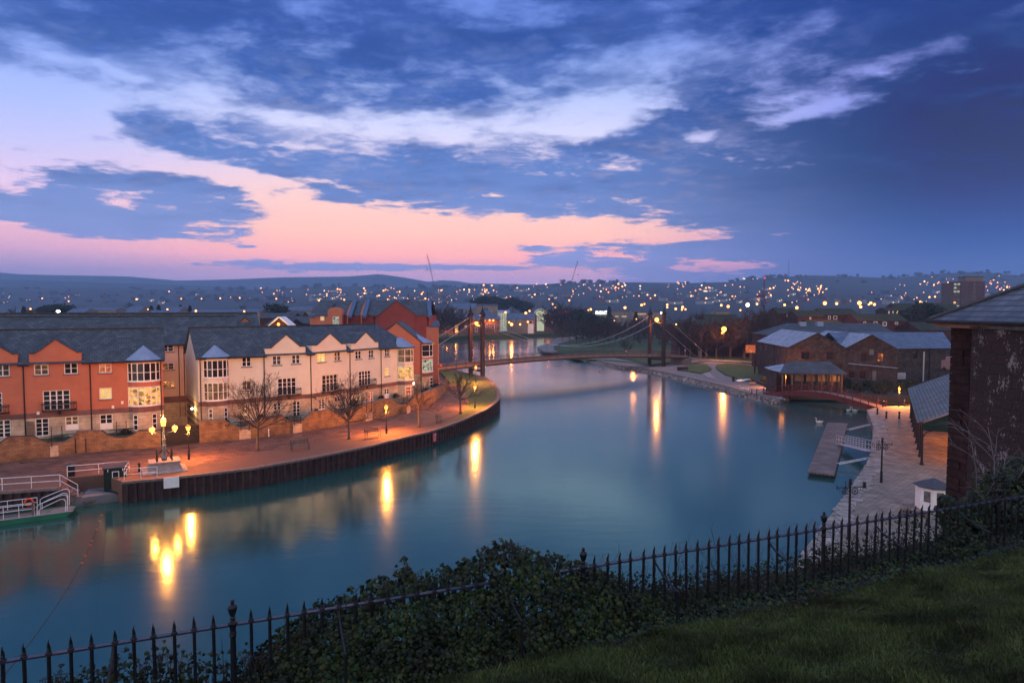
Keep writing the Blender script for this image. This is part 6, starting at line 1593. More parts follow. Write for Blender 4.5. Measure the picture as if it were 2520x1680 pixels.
# small standing things at the right bridge end
def park_bin(px, py, lb):
    R = thing('litter_bin', lb, 'litter bin', gp(px, py, 1.25), 0, 'round bins in the park'); g = MB(); g.lathe([(.3, 0), (.34, .9), (.3, 1.0), (.1, 1.15)], n=10); g.build('body', M['black'], R)
park_bin(1690, 886, 'round dark bin at the right end of the suspension bridge'); park_bin(1805, 938, 'round dark bin beside the path by the slipway')
p = gp(1725, 884, 1.25); R = thing('fingerpost', 'fingerpost with dark arms beside the path right of the bridge', 'signpost', p); g = MB(); g.tube([(0, 0, 0), (0, 0, 3.3)], .07, 6); g.build('post', M['galv'], R); g = MB(); g.box(-.45, .75, -.04, .04, 2.9, 3.2); g.build('arm', M['black'], R)
p = gp(1686, 878, 1.25); R = thing('notice_post', 'short pale notice post on the grass beyond the bridge end', 'signpost', p); g = MB(); g.tube([(0, 0, 0), (0, 0, 1.9)], .09, 6); g.box(-.25, .25, -.05, .05, 1.9, 2.6); g.build('post', M['galv'], R)
# rowing tables on the slip (upturned boats)
for k, (px, py) in enumerate(((1822, 937), (1839, 935), (1851, 943))):
    R = thing('upturned_dinghy', 'small upturned dinghy on the bank above the slipway, %s of three' % ['left', 'middle', 'right'][k], 'dinghy', gp(px, py, 1.25), .5, 'upturned dinghies by the slipway'); g = MB(); g.M = Matrix.Diagonal((1, .55, .5, 1)); g.lathe([(1.2, 0), (1.1, .3), (.7, .65), (.05, .8)], n=12); g.M = None; g.build('hull', M[['white', 'galv', 'wood'][k]], R)
HAZE = 0.00024
# ================================================================== background: trees, town, lights
rb = random.Random(17)
# prototypes (placed, not hidden: each first copy is used in the scene)
def far_tree_mesh(seed, h=12, dense=1.0):
    tk, cr = tree_meshes(h, h * .2, h * .022, seed, 9, (10, 82), h * .52, twig=.05, n2=6, n3=5, n4=2)
    return tk, cr
def leaf_cloud(seed, blobs, n, size, flat=.8):
    r = random.Random(seed); mb = MB()
    for (cx, cy_, cz, rx, rz_) in blobs:
        for k in range(n):
            while True:
                v = Vector((r.uniform(-1, 1), r.uniform(-1, 1), r.uniform(-1, 1)))
                if v.length < 1 and (v.length > .45 or r.random() < .25): break
            p = Vector((cx + v.x * rx, cy_ + v.y * rx, cz + v.z * rz_)); s = size * r.uniform(.5, 1.3)
            a = Vector((r.gauss(0, 1), r.gauss(0, 1), r.gauss(0, 1))).normalized(); b = a.cross(Vector((r.gauss(0, 1), r.gauss(0, 1), r.gauss(0, 1)))).normalized()
            mb.face([p - a * s, p + b * s * flat, p + a * s, p - b * s * flat])
    return mb
def mk_tree(name, tkm, crm, mt, label):
    R = thing(name, label, 'tree'); tkm.build('trunk', M['bark'], R); crm.build('crown', M[mt], R); return R
PROTO = {}
class Stock:
    """first use hands out the prototype itself, later uses copies"""
    def __init__(s, R): s.R = R; s.used = False
    def put(s, loc, rz=0, sc_=1.0, label=None, group=None):
        if not s.used:
            s.used = True; o = s.R; o.location = loc; o.rotation_euler = (0, 0, rz); o.scale = (sc_, sc_, sc_) if not isinstance(sc_, tuple) else sc_
            if label: o['label'] = label
            if group: o['group'] = group
            return o
        return dup(s.R, loc, rz, sc_, label, group)
bares = []
for sd_ in (101, 102, 103): tk, cr = far_tree_mesh(sd_); bares.append(Stock(mk_tree('bare_tree', tk, cr, 'twig', '')))
def evergreen(seed, kind):
    r = random.Random(seed); t = MB(); t.tube([(0, 0, 0), (0, 0, 6)], [.35, .12], 6)
    if kind == 'round': bl = [(r.uniform(-2.6, 2.6), r.uniform(-2.6, 2.6), r.uniform(4, 9), r.uniform(1.6, 2.6), r.uniform(1.2, 2.0)) for k in range(11)]
    elif kind == 'cone': bl = [(r.uniform(-.3, .3), r.uniform(-.3, .3), 2 + k * 1.25, 2.7 - k * .3, .8) for k in range(8)]
    else: bl = [(r.uniform(-4, 4), r.uniform(-3, 3), 5 + 1.6 * (k % 3), r.uniform(2.4, 3.4), .7) for k in range(9)]
    return mk_tree('evergreen_tree' if kind != 'cone' else 'conifer', t, leaf_cloud(seed, bl, 130, .34), 'evergreen', '')
evR = Stock(evergreen(201, 'round')); evC = Stock(evergreen(202, 'cone'))
# park trees: (px of trunk, px-y of foot, height m, kind)
n = 0
park = [(1402,842,13),(1418,846,12),(1434,850,14),(1452,846,12),(1470,852,13),(1488,848,14),(1500,853,11),(1516,850,13),(1456,834,15),(1492,836,15),(1530,844,13),(1546,838,12),(1560,846,9),(1575,850,7),(1541,872,6.5),(1420,834,15),(1383,838,10),(1441,838,13),(1508,835,14),(1562,834,14),(1587,842,9),(1640,854,12),(1600,838,13),(1616,834,14),(1665,828,12),(1650,836,10),(1605,846,11),(1622,842,12),(1645,846,10),(1668,842,12),(1684,838,12),(1570,836,14),(1592,834,14),(1630,832,15)]
lbp = ['bare park tree in the dark stand beyond the spit', 'bare park tree in the stand left of the right bridge towers']
for (px, py, h) in park:
    p = gp(px, py, 1.2); s_ = h / 12.0
    lb = {(1541, 872, 6.5): 'small bare sapling on the lawn just behind the bridge deck', (1575, 850, 7): 'small bare tree alone on the lawn left of the right bridge towers', (1640, 854, 12): 'bare tree lit orange between the right bridge towers'}.get((px, py, h), lbp[0] if px < 1460 else (lbp[1] if px < 1560 else 'bare park tree behind the right bridge towers'))
    bares[n % 3].put(p, rb.uniform(0, 6), (s_ * 1.05, s_ * 1.05, s_), lb, 'bare trees in the riverside park'); n += 1
lit(None, gp(1650, 845, 4), 900, rad=.4, name='park_light')
def putpx(st, px, ytop, Y, h, label, group, wide=1.0, base=12.0, zb=None):
    top = pd(px, ytop, Y)[2]; z0 = zb if zb is not None else top - h
    s_ = (top - z0) / base; p = pd(px, HOR, Y); st.put((p[0], Y, z0), rb.uniform(0, 6), (s_ * wide, s_ * wide, s_), label, group)
GB = 'trees among the town roofs'
putpx(evR, 680, 742, 300, 13, 'big rounded dark evergreen rising over the roofs left of the red apartment block', GB, 1.5, 10.5)
for k, (px, yt, Y) in enumerate(((115, 746, 330), (140, 744, 330), (163, 747, 330), (128, 749, 325))): putpx(evR, px, yt, Y, 11, 'dark evergreen in the clump above the long slate roof', GB, 1.2, 10.5)
for k, (px, yt, Y) in enumerate(((392, 748, 330), (372, 750, 330), (443, 748, 340), (60, 752, 300), (466, 750, 340))): putpx(evC, px, yt, Y, 11, 'pointed conifer above the long slate roof', GB, 1.2, 12)
for k, (px, yt, Y) in enumerate(((75, 747, 300), (95, 748, 320), (40, 750, 330), (350, 745, 600), (320, 738, 700), (600, 745, 500), (640, 752, 420), (720, 748, 480))): putpx(bares[k % 3], px, yt, Y, 12, 'bare tree among the roofs above the long slate roof', GB, 1.1)
for k, (px, yt, Y) in enumerate(((1070, 738, 330), (1085, 741, 330), (1100, 736, 340), (1118, 742, 345), (1055, 742, 300), (1092, 744, 325), (1130, 745, 350))): putpx(bares[k % 3], px, yt, Y, 12, 'tall bare tree on the far bank right of the red apartment block', 'bare trees on the far bank', .9, 12, 2.4)
for k, (px, yt, Y) in enumerate(((1190, 724, 560), (1212, 726, 570), (1228, 728, 560), (1175, 732, 560), (1245, 733, 580), (1262, 728, 590), (1280, 734, 600), (1300, 740, 600))): putpx(evR, px, yt, Y, 16, 'large dark evergreen behind the waterside buildings', 'dark evergreens behind the waterside buildings', 1.3, 10.5)
for k, (px, yt, Y) in enumerate(((1375, 734, 370), (1395, 730, 375), (1410, 738, 380), (1360, 744, 375))): putpx(bares[k % 3], px, yt, Y, 14, 'wide bare tree on the far bank under the second crane', 'bare trees on the far bank', 1.25, 12, 2.4)
for k, (px, yt, Y) in enumerate(((1425, 757, 345), (1440, 765, 335), (1457, 768, 330), (1500, 752, 420), (1565, 766, 380), (1478, 778, 300))): putpx(evC if k in (3, 4) else evR, px, yt, Y, 12, 'dark evergreen in front of the lit retail sheds' if k not in (3, 4) else 'pointed dark conifer in front of the lit retail sheds', 'evergreens in front of the retail sheds', 1.3, 10.5 if k not in (3, 4) else 12)
for k, (px, yt, Y) in enumerate(((1690, 757, 260), (1715, 760, 265), (1735, 752, 280), (1755, 762, 260), (1850, 742, 210), (1872, 735, 205), (1893, 740, 210), (1905, 752, 205), (1832, 755, 215), (1868, 752, 190), (1815, 762, 230), (1672, 772, 218), (1700, 778, 216), (1740, 768, 214), (1765, 772, 213), (1800, 765, 214), (1835, 768, 212), (1856, 762, 205), (1722, 782, 212))): putpx(bares[k % 3], px, yt, Y, 14, ('dense bare tree behind the left end of the stone warehouses' if px > 1800 else 'bare tree behind the brick houses right of the bridge'), 'bare trees around the brick houses', 1.05, 12, 1.2)
for k, (px, yt, Y) in enumerate(((2262, 741, 230), (2285, 738, 235), (2305, 745, 240), (2240, 750, 235), (2320, 752, 240))): putpx(evR if k % 2 else bares[0], px, yt, Y, 13, 'dark tree left of the big slate roof at the right', 'trees left of the near building', 1.1, 10.5 if k % 2 else 12)
putpx(bares[1], 2232, 782, 185, 9, 'pale slender birch behind the blue slate roof', 'trees left of the near building', .6)

# ---- brick houses on the right
GBR = 'brick houses beyond the warehouses'
def wpx(R, fr, lst, pane='glass'):
    for (a, b_, c, d, *pn) in lst:
        r = rect(fr, a, b_, c, d); w = MB(); y = -.03; t = .16
        w.box(r[0], r[0] + t, y - .04, y, r[2], r[3]); w.box(r[1] - t, r[1], y - .04, y, r[2], r[3]); w.box(r[0], r[1], y - .04, y, r[3] - t, r[3]); w.box(r[0], r[1], y - .04, y, r[2], r[2] + t)
        o = w.build('window', M['white'], R, fr, R); p = MB(); p.face([(r[0], y, r[2]), (r[1], y, r[2]), (r[1], y, r[3]), (r[0], y, r[3])]); p.build('pane', M[pn[0] if pn else pane], o)
hs = [('dark brick house with one white-framed window right of the bridge towers', 1666, 1720, 226, 803, 817, 4, [(1690, 818, 1697, 829)]),
      ('wide brown brick house behind the tall park lamp', 1718, 1792, 222, 786, 800, 4.5, [(1738, 822, 1744, 830), (1752, 812, 1757, 819)]),
      ('mossy-roofed brown house above the tall park lamp', 1738, 1822, 250, 773, 786, 5, [(1741, 788, 1746, 795), (1750, 788, 1755, 795), (1765, 789, 1769, 795)]),
      ('dark house with two small lit windows left of the warehouses', 1792, 1862, 218, 790, 803, 4, [(1855, 804, 1860, 812, 'lit_yellow'), (1863, 804, 1868, 812, 'lit_yellow'), (1832, 802, 1837, 809)]),
      ('red brick house with a lit corner behind the long shed roof', 1914, 1965, 232, 757, 771, 5, [(1936, 773, 1942, 779, 'lit_dim')]),
      ('red brick house with mossy roof left of the paired white windows', 1962, 2026, 224, 764, 778, 5, [(1992, 780, 1996, 786)]),
      ('grey brick house with two bright white window frames', 2024, 2112, 228, 759, 774, 5, [(2038, 777, 2044, 786), (2051, 777, 2060, 786)]),
      ('low mossy roof in front of the paired white windows', 1990, 2074, 206, 787, 797, 3.5, []),
      ('red brick terrace with four windows in a row', 2112, 2232, 212, 772, 789, 5, [(2125, 791, 2131, 797), (2150, 791, 2159, 802), (2172, 792, 2182, 802), (2202, 792, 2210, 798)]),
      ('orange-lit brick house with bright windows under the rightmost lamps', 2180, 2228, 270, 757, 764, 4, [(2186, 765, 2189, 772, 'lit_yellow'), (2196, 765, 2199, 772, 'lit_yellow'), (2205, 764, 2212, 772, 'lit_yellow')]),
      ('long dark-roofed block left of the tower block', 2214, 2372, 300, 746, 770, 8, []),
      ('brick gable-ended house beside the near slate roof', 2266, 2352, 178, 792, 812, 6, [])]
for (lb, a, b_, Y, yr, ye, hd, ws) in hs:
    R, fr, ze, zr, L = simple_range('brick_house', lb, a, b_, Y, yr, ye, hd, 'brick', 'moss', GBR, cat='house'); wpx(R, fr, ws)
# tower block
M['towerbrick'] = mbrick('tower_panels', (0.085, 0.04, 0.032), (0.07, 0.034, 0.028), (0.12, 0.07, 0.055), 3.3, 2.7, 'xz', .9, .12, .1, 0.0)
Y = 480; XL, XR = (2344 - 1260) / F * Y, (2419 - 1260) / F * Y; zt = CAMZ + (HOR - 692) / F * Y
R = thing('tower_block', 'tall dark brick tower block with a few lit windows on the hillside at the right', 'tower block', (XL, Y, 0)); fr = Fr((XL, Y), (XR, Y))
g = MB(); g.box(0, 5.4, .6, 14, 2, zt - 1); g.box(5.4, 23, 0, 14, 2, zt); g.build('wall', M['towerbrick'], R, fr, R)
g = MB(); g.box(10, 22.6, 2, 10, zt, zt + 3.2); g.build('plant_room', M['cap'], R, fr, R); g = MB(); g.box(9.6, 23, 1.6, 10.4, zt + 3.2, zt + 3.6); g.build('roof', M['black'], R, fr, R)
for j in range(9):
    for (x0, x1) in ((.5, 2.4), (3.0, 5.0), (14.4, 16.2)):
        z = zt - 3.0 - j * 2.7
        if z < 14: continue
        q = rb.random(); g = MB(); g.face([(x0, (.57 if x0 < 5 else -.03), z), (x1, (.57 if x0 < 5 else -.03), z), (x1, (.57 if x0 < 5 else -.03), z + 1.5), (x0, (.57 if x0 < 5 else -.03), z + 1.5)]); g.build('window', M['lit_cool' if (x0 < 5 and q < .35) else ('lit_yellow' if q > .93 else 'glass')], R, fr, R)

# ---- far-bank buildings
def blk(name, label, cat, a, b_, Y, yt, yb, d, mw, mr, yr=None, hd=None, group=None, wins=(), hip=0):
    R, fr, ze, zr, L = simple_range(name, label, a, b_, Y, yr if yr else yt - 3, yt, hd or d / 2, mw, mr, group, hip, hip, 2.3, cat); wpx(R, fr, wins); return R, fr, ze, L
M['palewall'] = mat('pale_far_wall', (0.22, 0.18, 0.15), .9, .1, .3); M['brickfar'] = mbrick('old_brick', (0.20, 0.085, 0.06), (0.13, 0.06, 0.045), (.08, .05, .04), .5, .25, 'xz', .95, .02, .2)
R, fr, ze, L = blk('malthouse', 'old brick malthouse with pyramid kiln roofs and orange-lit windows on the far bank', 'malthouse', 1068, 1229, 385, 785, 819, 10, 'brickfar', 'blueslate', 777,
    wins=[(1088, 801, 1093, 814, 'lit_warm'), (1098, 803, 1104, 811, 'lit_red'), (1119, 800, 1127, 817, 'lit_warm'), (1143, 801, 1149, 806, 'lit_warm'), (1169, 803, 1175, 817, 'lit_dim'), (1195, 797, 1199, 806), (1205, 797, 1209, 806), (1217, 797, 1221, 816), (1070, 806, 1075, 812, 'lit_red'), (1108, 798, 1112, 808, 'lit_dim')])
for (px, yt, w) in ((1131, 761, 14), (1194, 758, 16), (1105, 768, 10)):
    x = fr.s(px); zt = fr.sz(px, yt)[1]; g = MB(); g.lathe([(w * .62, ze - .2 - 0), (w * .1, zt - 1.2), (w * .1, zt), (.1, zt + 1)], (x, 5, 0), 4); g.build('kiln_roof', M['blueslate'], R, fr, R)
for px in (1121, 1071, 1100, 1192, 1205, 1214, 1163): 
    w_ = fr.w(fr.s(px), -1.2); lit(R, (w_[0] - R.location.x, w_[1] - R.location.y, 4 if px < 1150 else 9.5), 420, (1, .3, .05), .3)
for px in (1192, 1205, 1214):
    g = MB(); g.ball((fr.s(px), -.6, fr.sz(px, 788)[1]), .5, 6, 4); g.build('floodlight', M['bulb'], R, fr, R)
blk('arts_building', 'pale flat-topped building with a flying roof edge behind the malthouse', 'building', 1172, 1224, 430, 752, 790, 14, 'palewall', 'darkroof', 748, wins=[(1202, 764, 1205, 769), (1209, 764, 1212, 769)])
blk('office_building', 'long pale building with grey roofs behind the left bridge towers', 'building', 1106, 1172, 440, 760, 790, 14, 'palewall', 'blueslate', 746, wins=[(1117, 766, 1122, 770)])
R, fr, ze, L = blk('glass_hall', 'brightly lit glass hall right of the pale flat-topped building', 'hall', 1224, 1253, 425, 768, 804, 10, 'palewall', 'lead', 763)
g = MB(); g.box(.2, L - .2, -.15, -.05, 3, ze - .3); g.build('window', M['lit_cool'], R, fr, R)
for k in range(7): g = MB(); g.box(.3 + k * (L - .6) / 6, .5 + k * (L - .6) / 6, -.3, -.15, 3, ze - .3); g.build('mullion', M['white'], R, fr, R)
R, fr, ze, L = blk('boathouse', 'lilac-grey gabled boathouse with blue roof between two bright lamps', 'boathouse', 1247, 1316, 400, 786, 812, 9, 'palewall', 'blueslate', 770, wins=[(1302, 789, 1310, 796), (1262, 787, 1267, 791), (1276, 787, 1281, 791)])
g = MB(); g.box(fr.s(1299), fr.s(1313), -.12, -.02, 2.4, fr.sz(1305, 797)[1]); g.build('door', M['white'], R, fr, R)
R, fr, ze, L = blk('retail_shed', 'low retail building with a round-headed glowing entrance', 'shop', 1316, 1400, 430, 773, 800, 14, 'brickfar', 'darkroof', 768, wins=[(1358, 786, 1366, 794, 'lit_warm'), (1325, 790, 1340, 798, 'lit_dim')])
x = fr.s(1330); zc = fr.sz(1330, 771)[1]; g = MB(); g.slab([(x + 3.3 * math.cos(2*PI*k/20), zc + 2.0 * math.sin(2*PI*k/20)) for k in range(20)], -.8, -.6); M['softlit'] = emat('lit_panel', (.9, .95, .65), .5); g.build('entrance_sign', M['softlit'], R, fr, R)
g = MB(); g.tube([(x + 4.2 * math.cos(PI * k / 12), -.9, zc - .6 + 3.4 * math.sin(PI * k / 12)) for k in range(13)], .22, 5); g.box(x - 2.4, x + 2.4, -.5, -.4, 3, zc - 2.2); g.build('entrance_arch', M['softlit'], R, fr, R)
M['redlit'] = emat('red_shop_sign', (1.0, .05, .08), 1.6); xs = fr.s(1392); g = MB(); g.box(xs - 2.5, xs + 2.0, -.5, -.3, fr.sz(1392, 770)[1], fr.sz(1392, 765)[1]); g.build('shop_sign', M['redlit'], R, fr, R)
R, fr, ze, L = blk('retail_shed', 'long low retail shed with a lit white shop name', 'shop', 1430, 1560, 500, 766, 785, 16, 'palewall', 'darkroof', 759, wins=[(1514, 777, 1522, 780, 'lit_yellow'), (1530, 777, 1542, 780, 'lit_yellow')])
M['whitelit'] = emat('white_shop_sign', (.9, 1, 1), 2.4); text(R, 'next', fr, fr.s(1480), -.4, fr.sz(1480, 773)[1], 5.2, 'whitelit', bold=.12)
blk('retail_shed', 'long low retail shed with pale lit fascia left of the right bridge towers', 'shop', 1556, 1640, 470, 768, 785, 16, 'palewall', 'darkroof', 761, wins=[(1562, 771, 1590, 774, 'lit_warm')])
blk('flats', 'pale flat-roofed block behind the tall park lamp', 'flats', 1762, 1796, 330, 766, 790, 9, 'palewall', 'darkroof', 764)
# left-hand roofs above the slate block
GH = 'houses above the long slate block'
def base_left(px, Y): X = (px - 1260) / F * Y; return left_z(X, Y)
lh = [('gabled house with one pale roof slope above the slate block', 309, 342, 300, 753, 768), ('house with pale-edged gable, left of a pair', 402, 422, 310, 755, 768), ('house with pale-edged gable, right of a pair', 423, 440, 310, 755, 768),
      ('low row of small gables with warm lights', 208, 286, 380, 757, 763), ('long dark roof at the far left edge', 0, 60, 340, 760, 768), ('long plain roof left of the gabled house', 166, 210, 320, 758, 768), ('long dark roof right of the gabled house', 342, 400, 320, 763, 770),
      ('dark roof below the round evergreen', 640, 720, 210, 770, 782), ('brown brick gabled house left of the red apartment block', 712, 770, 170, 778, 796), ('roof with white gable edge beside the evergreen', 696, 740, 230, 766, 782), ('brick house with a white doorway above the cream terrace', 655, 712, 160, 784, 800), ('distant slate terrace right of the evergreen', 716, 766, 330, 753, 764), ('distant terrace behind the evergreen', 690, 720, 360, 756, 764),
      ('dark roofs behind the second slate block', 470, 560, 300, 762, 768), ('small roofs right of the orange lamp', 560, 640, 290, 760, 767)]
for (lb, a, b_, Y, yr, ye) in lh:
    R, fr, ze, zr, L = simple_range('house', lb, a, b_, Y, yr, ye, 5, 'brick' if Y < 250 else 'palewall', 'darkroof' if Y < 250 else 'blueslate', GH, z0=2.0, cat='house')
g = thing('house', 'small white gable with an orange lamp above the cream terrace roof', 'house', (pd(687, 795, 118)[0], 118, 0), group=GH)
x = pd(687, 795, 118); w = MB(); w.slab([(-2.2, x[2] - 2.6), (2.2, x[2] - 2.6), (2.2, x[2] - 1.0), (0, x[2] + 1.0), (-2.2, x[2] - 1.0)], 0, 3); w.build('wall', M['brick'], g); w = MB(); w.strip([(-2.5, x[2] - 1.1), (0, x[2] + 1.0), (2.5, x[2] - 1.1)], -.2, 3.2, .2); w.build('roof_edge', M['white'], g)
lit(g, (0, -1.0, x[2] - .2), 120, (1, .5, .12)); w = MB(); w.ball((0, -.35, x[2] - .2), .26, 8, 5); w.build('lamp', M['bulb'], g)

# ---- houses scattered over the town hill
def small_house(w, d, h, r, mw, lit_=True):
    b = MB(); b.m = 0; b.box(-w/2, w/2, -d/2, d/2, -3, h); b.m = 0; b.face([(w/2, -d/2, h), (w/2, d/2, h), (w/2, 0, h + r)]); b.face([(-w/2, d/2, h), (-w/2, -d/2, h), (-w/2, 0, h + r)])
    b.m = 1; b.face([(-w/2 - .3, -d/2 - .3, h - .1), (w/2 + .3, -d/2 - .3, h - .1), (w/2 + .3, 0, h + r + .1), (-w/2 - .3, 0, h + r + .1)]); b.face([(w/2 + .3, d/2 + .3, h - .1), (-w/2 - .3, d/2 + .3, h - .1), (-w/2 - .3, 0, h + r + .1), (w/2 + .3, 0, h + r + .1)])
    if lit_: b.m = 2; b.face([(-.8, -d/2 - .05, 1.4), (.8, -d/2 - .05, 1.4), (.8, -d/2 - .05, 2.8), (-.8, -d/2 - .05, 2.8)]); b.face([(w/2 - 2.6, -d/2 - .05, 3.4), (w/2 - 1.4, -d/2 - .05, 3.4), (w/2 - 1.4, -d/2 - .05, 4.4), (w/2 - 2.6, -d/2 - .05, 4.4)])
    o = b.build('hillside_house', [M[mw], M['darkroof'], M['far_bulb_pale']]); return tag(o, 'tiny house among the roofs covering the hazy hillside', 'house', 'houses on the far hillside')
M['farwhite'] = mat('far_white_render', (0.26, 0.25, 0.24), .9, .1, .2)
SHs = [Stock(small_house(11, 8, 5, 3.2, 'farwhite')), Stock(small_house(22, 8, 5, 3, 'brickdk')), Stock(small_house(9, 9, 5.5, 3.6, 'brickfar', False)), Stock(small_house(34, 9, 5.2, 3, 'farwhite'))]
def hit_town(px, py):
    d = ray(px, py); Y = 640.0
    while Y < 2300:
        t = Y / d[1]; X = d[0] * t; z = CAMZ + d[2] * t
        if z <= max(town_z(X, Y), 2.3, left_z(X, Y) if Y < 1200 else 0): return (X, Y, max(town_z(X, Y), 2.3, left_z(X, Y) if Y < 1200 else 0))
        Y += 12
    return None
cnt = 0; tries = 0
while cnt < 230 and tries < 4000:
    tries += 1; px = rb.uniform(-20, 2540); top = ridge_y(TOWN, px) + 14
    if px < 760 and rb.random() < .75: continue
    py = top + (750 - top) * rb.random() ** .8; q = hit_town(px, py)
    if 1900 < px < 2250 and py < 722: continue
    if q: SHs[rb.choice((0, 2, 1, 2, 3, 2, 1, 2))].put((q[0], q[1], q[2] + .5), rb.choice((0, .2, -.3, 1.3, .5)) , rb.uniform(.8, 1.15)); cnt += 1
# ---- trees on the skyline and slopes
def hill_tree(seed):
    r = random.Random(seed); t = MB(); t.tube([(0, 0, -2), (0, 0, 5)], [.5, .25], 5)
    bl = [(r.uniform(-3.5, 3.5), r.uniform(-3, 3), r.uniform(2, 7.5), r.uniform(2, 4.2), r.uniform(1.6, 2.8)) for k in range(9)]
    return mk_tree('hillside_tree', t, leaf_cloud(seed, bl, 42, .8), 'twig', 'tree on the skyline and slopes of the hazy hills')
HT = [Stock(hill_tree(s)) for s in (301, 302, 303)]
GHT = 'trees on the far hills'
for k in range(150):
    px = rb.choice((rb.uniform(230, 780), rb.uniform(-20, 2540), rb.uniform(1380, 1520), rb.uniform(2180, 2540), rb.uniform(1780, 2140), rb.uniform(780, 1300)))
    if 1590 < px < 1720 and rb.random() < .8: continue
    Y = rb.uniform(2180, 2320); X = (px - 1260) / F * Y; s_ = rb.uniform(.8, 1.6); HT[k % 3].put((X, Y, town_z(X, Y) - 1), rb.uniform(0, 6), (s_ * 1.3, s_ * 1.1, s_), 'tree on the skyline or slopes of the hazy hills', GHT)
for k in range(130):
    px = rb.uniform(-20, 2540) if k % 2 else rb.uniform(0, 760); top = ridge_y(TOWN, px) + 4; q = hit_town(px, top + (748 - top) * rb.random())
    if q: s_ = rb.uniform(.6, 1.2); HT[k % 3].put((q[0], q[1], q[2] - 1), rb.uniform(0, 6), (s_ * 1.5, s_ * 1.1, s_), 'tree on the skyline or slopes of the hazy hills', GHT)

# ---- town lights
def far_lamp(m, r=1.0):
    b = MB(); b.m = 0; b.tube([(0, 0, -6), (0, 0, -.2)], .10, 4); b.m = 1; b.ball((0, 0, 0), r, 8, 5); return b.build('street_lamp', [M['black'], M[m]])
FLo = Stock(tag(far_lamp('far_bulb'), 'tiny orange street light glowing on the hazy hillside', 'street lamp', 'street lights scattered over the far hillside'))
FLp = Stock(tag(far_lamp('far_bulb_pale'), 'tiny pale street light glowing on the hazy hillside', 'street lamp', 'pale lights scattered over the far hillside'))
cnt = 0
cl = [(1195, 712), (1180, 735), (1330, 700), (1560, 705), (1530, 710), (1710, 720), (1740, 722), (1670, 705), (1840, 695), (1960, 705), (1980, 715), (2010, 722), (2220, 710), (2280, 703), (2315, 698), (2440, 700), (2470, 712), (1290, 715), (1450, 715), (1500, 720), (950, 720), (820, 724), (660, 720)]
while cnt < 270:
    if rb.random() < .35: c_ = rb.choice(cl); px, py = c_[0] + rb.gauss(0, 16), c_[1] + rb.gauss(0, 5)
    else:
        px = rb.uniform(0, 2520)
        if px < 640 and rb.random() < .72: continue
        if 1950 < px < 2200 and rb.random() < .5: continue
        top = ridge_y(TOWN, px) + 10; py = top + (748 - top) * rb.random()
    q = hit_town(px, py)
    if not q or q[1] < 650: continue
    r = q[1] * .00085 * rb.choice((.5, .6, .7, .9, 1.0, 1.4)) * (.75 if px < 800 else 1); (FLp if rb.random() < .3 else FLo).put((q[0], q[1], q[2] + 6 + r), 0, (r, r, max(r, 1))); cnt += 1
bright = [(1454,761,420,3.2),(1448,763,430,2),(1538,757,440,4),(1579,750.5,460,3.6),(1586,748,470,2.4),(1642,750,460,3),(1642,756,455,2.6),(1663,760,400,3.4),(1680,756,420,4),(1687,761,420,2.6),(1678,762,410,2.4),(1775,751,400,3.4),(1792,754,380,4.2),(1863,748,330,3.2),(1931,750,330,3.6),(1961,757,260,4.6),(2030,746,300,5.6),(2059,747,310,4),(2115,745.5,300,6),(2118,755,295,4.2),(2143,745.5,360,4),(2152,749,350,3.8),(2138,749,360,2.6),(2198,751,320,5),(2209,750,330,3.2),(2216,749,330,3),(2265,743,400,3),(2301,730,600,3),(1401,739,700,3.4),(1340,766,420,3.6),(1303,765,425,3.6),(1294,770,395,5),(1244,768.5,425,4),(1360,748,500,2.6),(1367,757,420,3.4),(1377,787,385,4),(1343,788,400,3.4),(1299,792,392,3.6),(1259,798,380,6),(1280,798,380,3.6),(1253,793,395,3.6),(1123,811,380,3),(1079,790,370,3),(1084,787,372,2.4),(482,765,260,4.2),(601,766,250,3.6),(75,760,290,3.4),(336,736,900,3.4),(169,741,900,2.6),(104,734,1100,2.4),(446,735,900,2.4),(496,735,900,2.4),(542,734,900,2.8),(590,733,900,2.8),(785,739,1000,3.2),(933,727,1100,3.2),(1038,723,1100,3.2),(680,735,1000,3),(1822,763,280,2.4),(1907,762,290,2.6),(364,761,300,2.2),(412,761,305,3),(1664,798,230,2.2),(1566,785,330,1.6),(1512,789,320,1.6)]
brl = Stock(tag(far_lamp('far_bulb'), '', 'street lamp', 'bright orange street lamps down in the town'))
def where(px):
    for lim, t in ((200, 'above the far left roofs'), (700, 'above the slate block roofs'), (1060, 'behind the red apartment block'), (1240, 'by the malthouse'), (1350, 'by the boathouse and glass hall'), (1480, 'among the trees right of the second crane'), (1600, 'left of the right bridge towers'), (1700, 'just right of the right bridge towers'), (1880, 'above the brown brick houses'), (2100, 'above the brick houses behind the warehouses'), (2240, 'above the row of brick terraces'), (2600, 'left of the tower block')):
        if px < lim: return t
for k, (px, py, Y, r) in enumerate(bright):
    rr = r / F * Y * (.78 if px > 1400 and Y < 500 else .58); p = pd(px, py, Y); h = max(4, p[2] - 2.4)
    o = brl.put(p, 0, (rr, rr, rr), 'bright orange street lamp on a tall post ' + where(px)); 
lw = tag(far_lamp('bulb_white'), 'cold white floodlight in the bare tree tops behind the warehouses', 'floodlight'); lw.location = pd(1840, 750, 300); lw.scale = (.75,) * 3
lw2 = dup(lw, pd(1628, 770, 240), 0, .35, 'small white light beside the right bridge tower'); lw3 = dup(lw, pd(143, 766, 290), 0, (.9, .5, .45), 'white floodlights on the roof line at the far left')
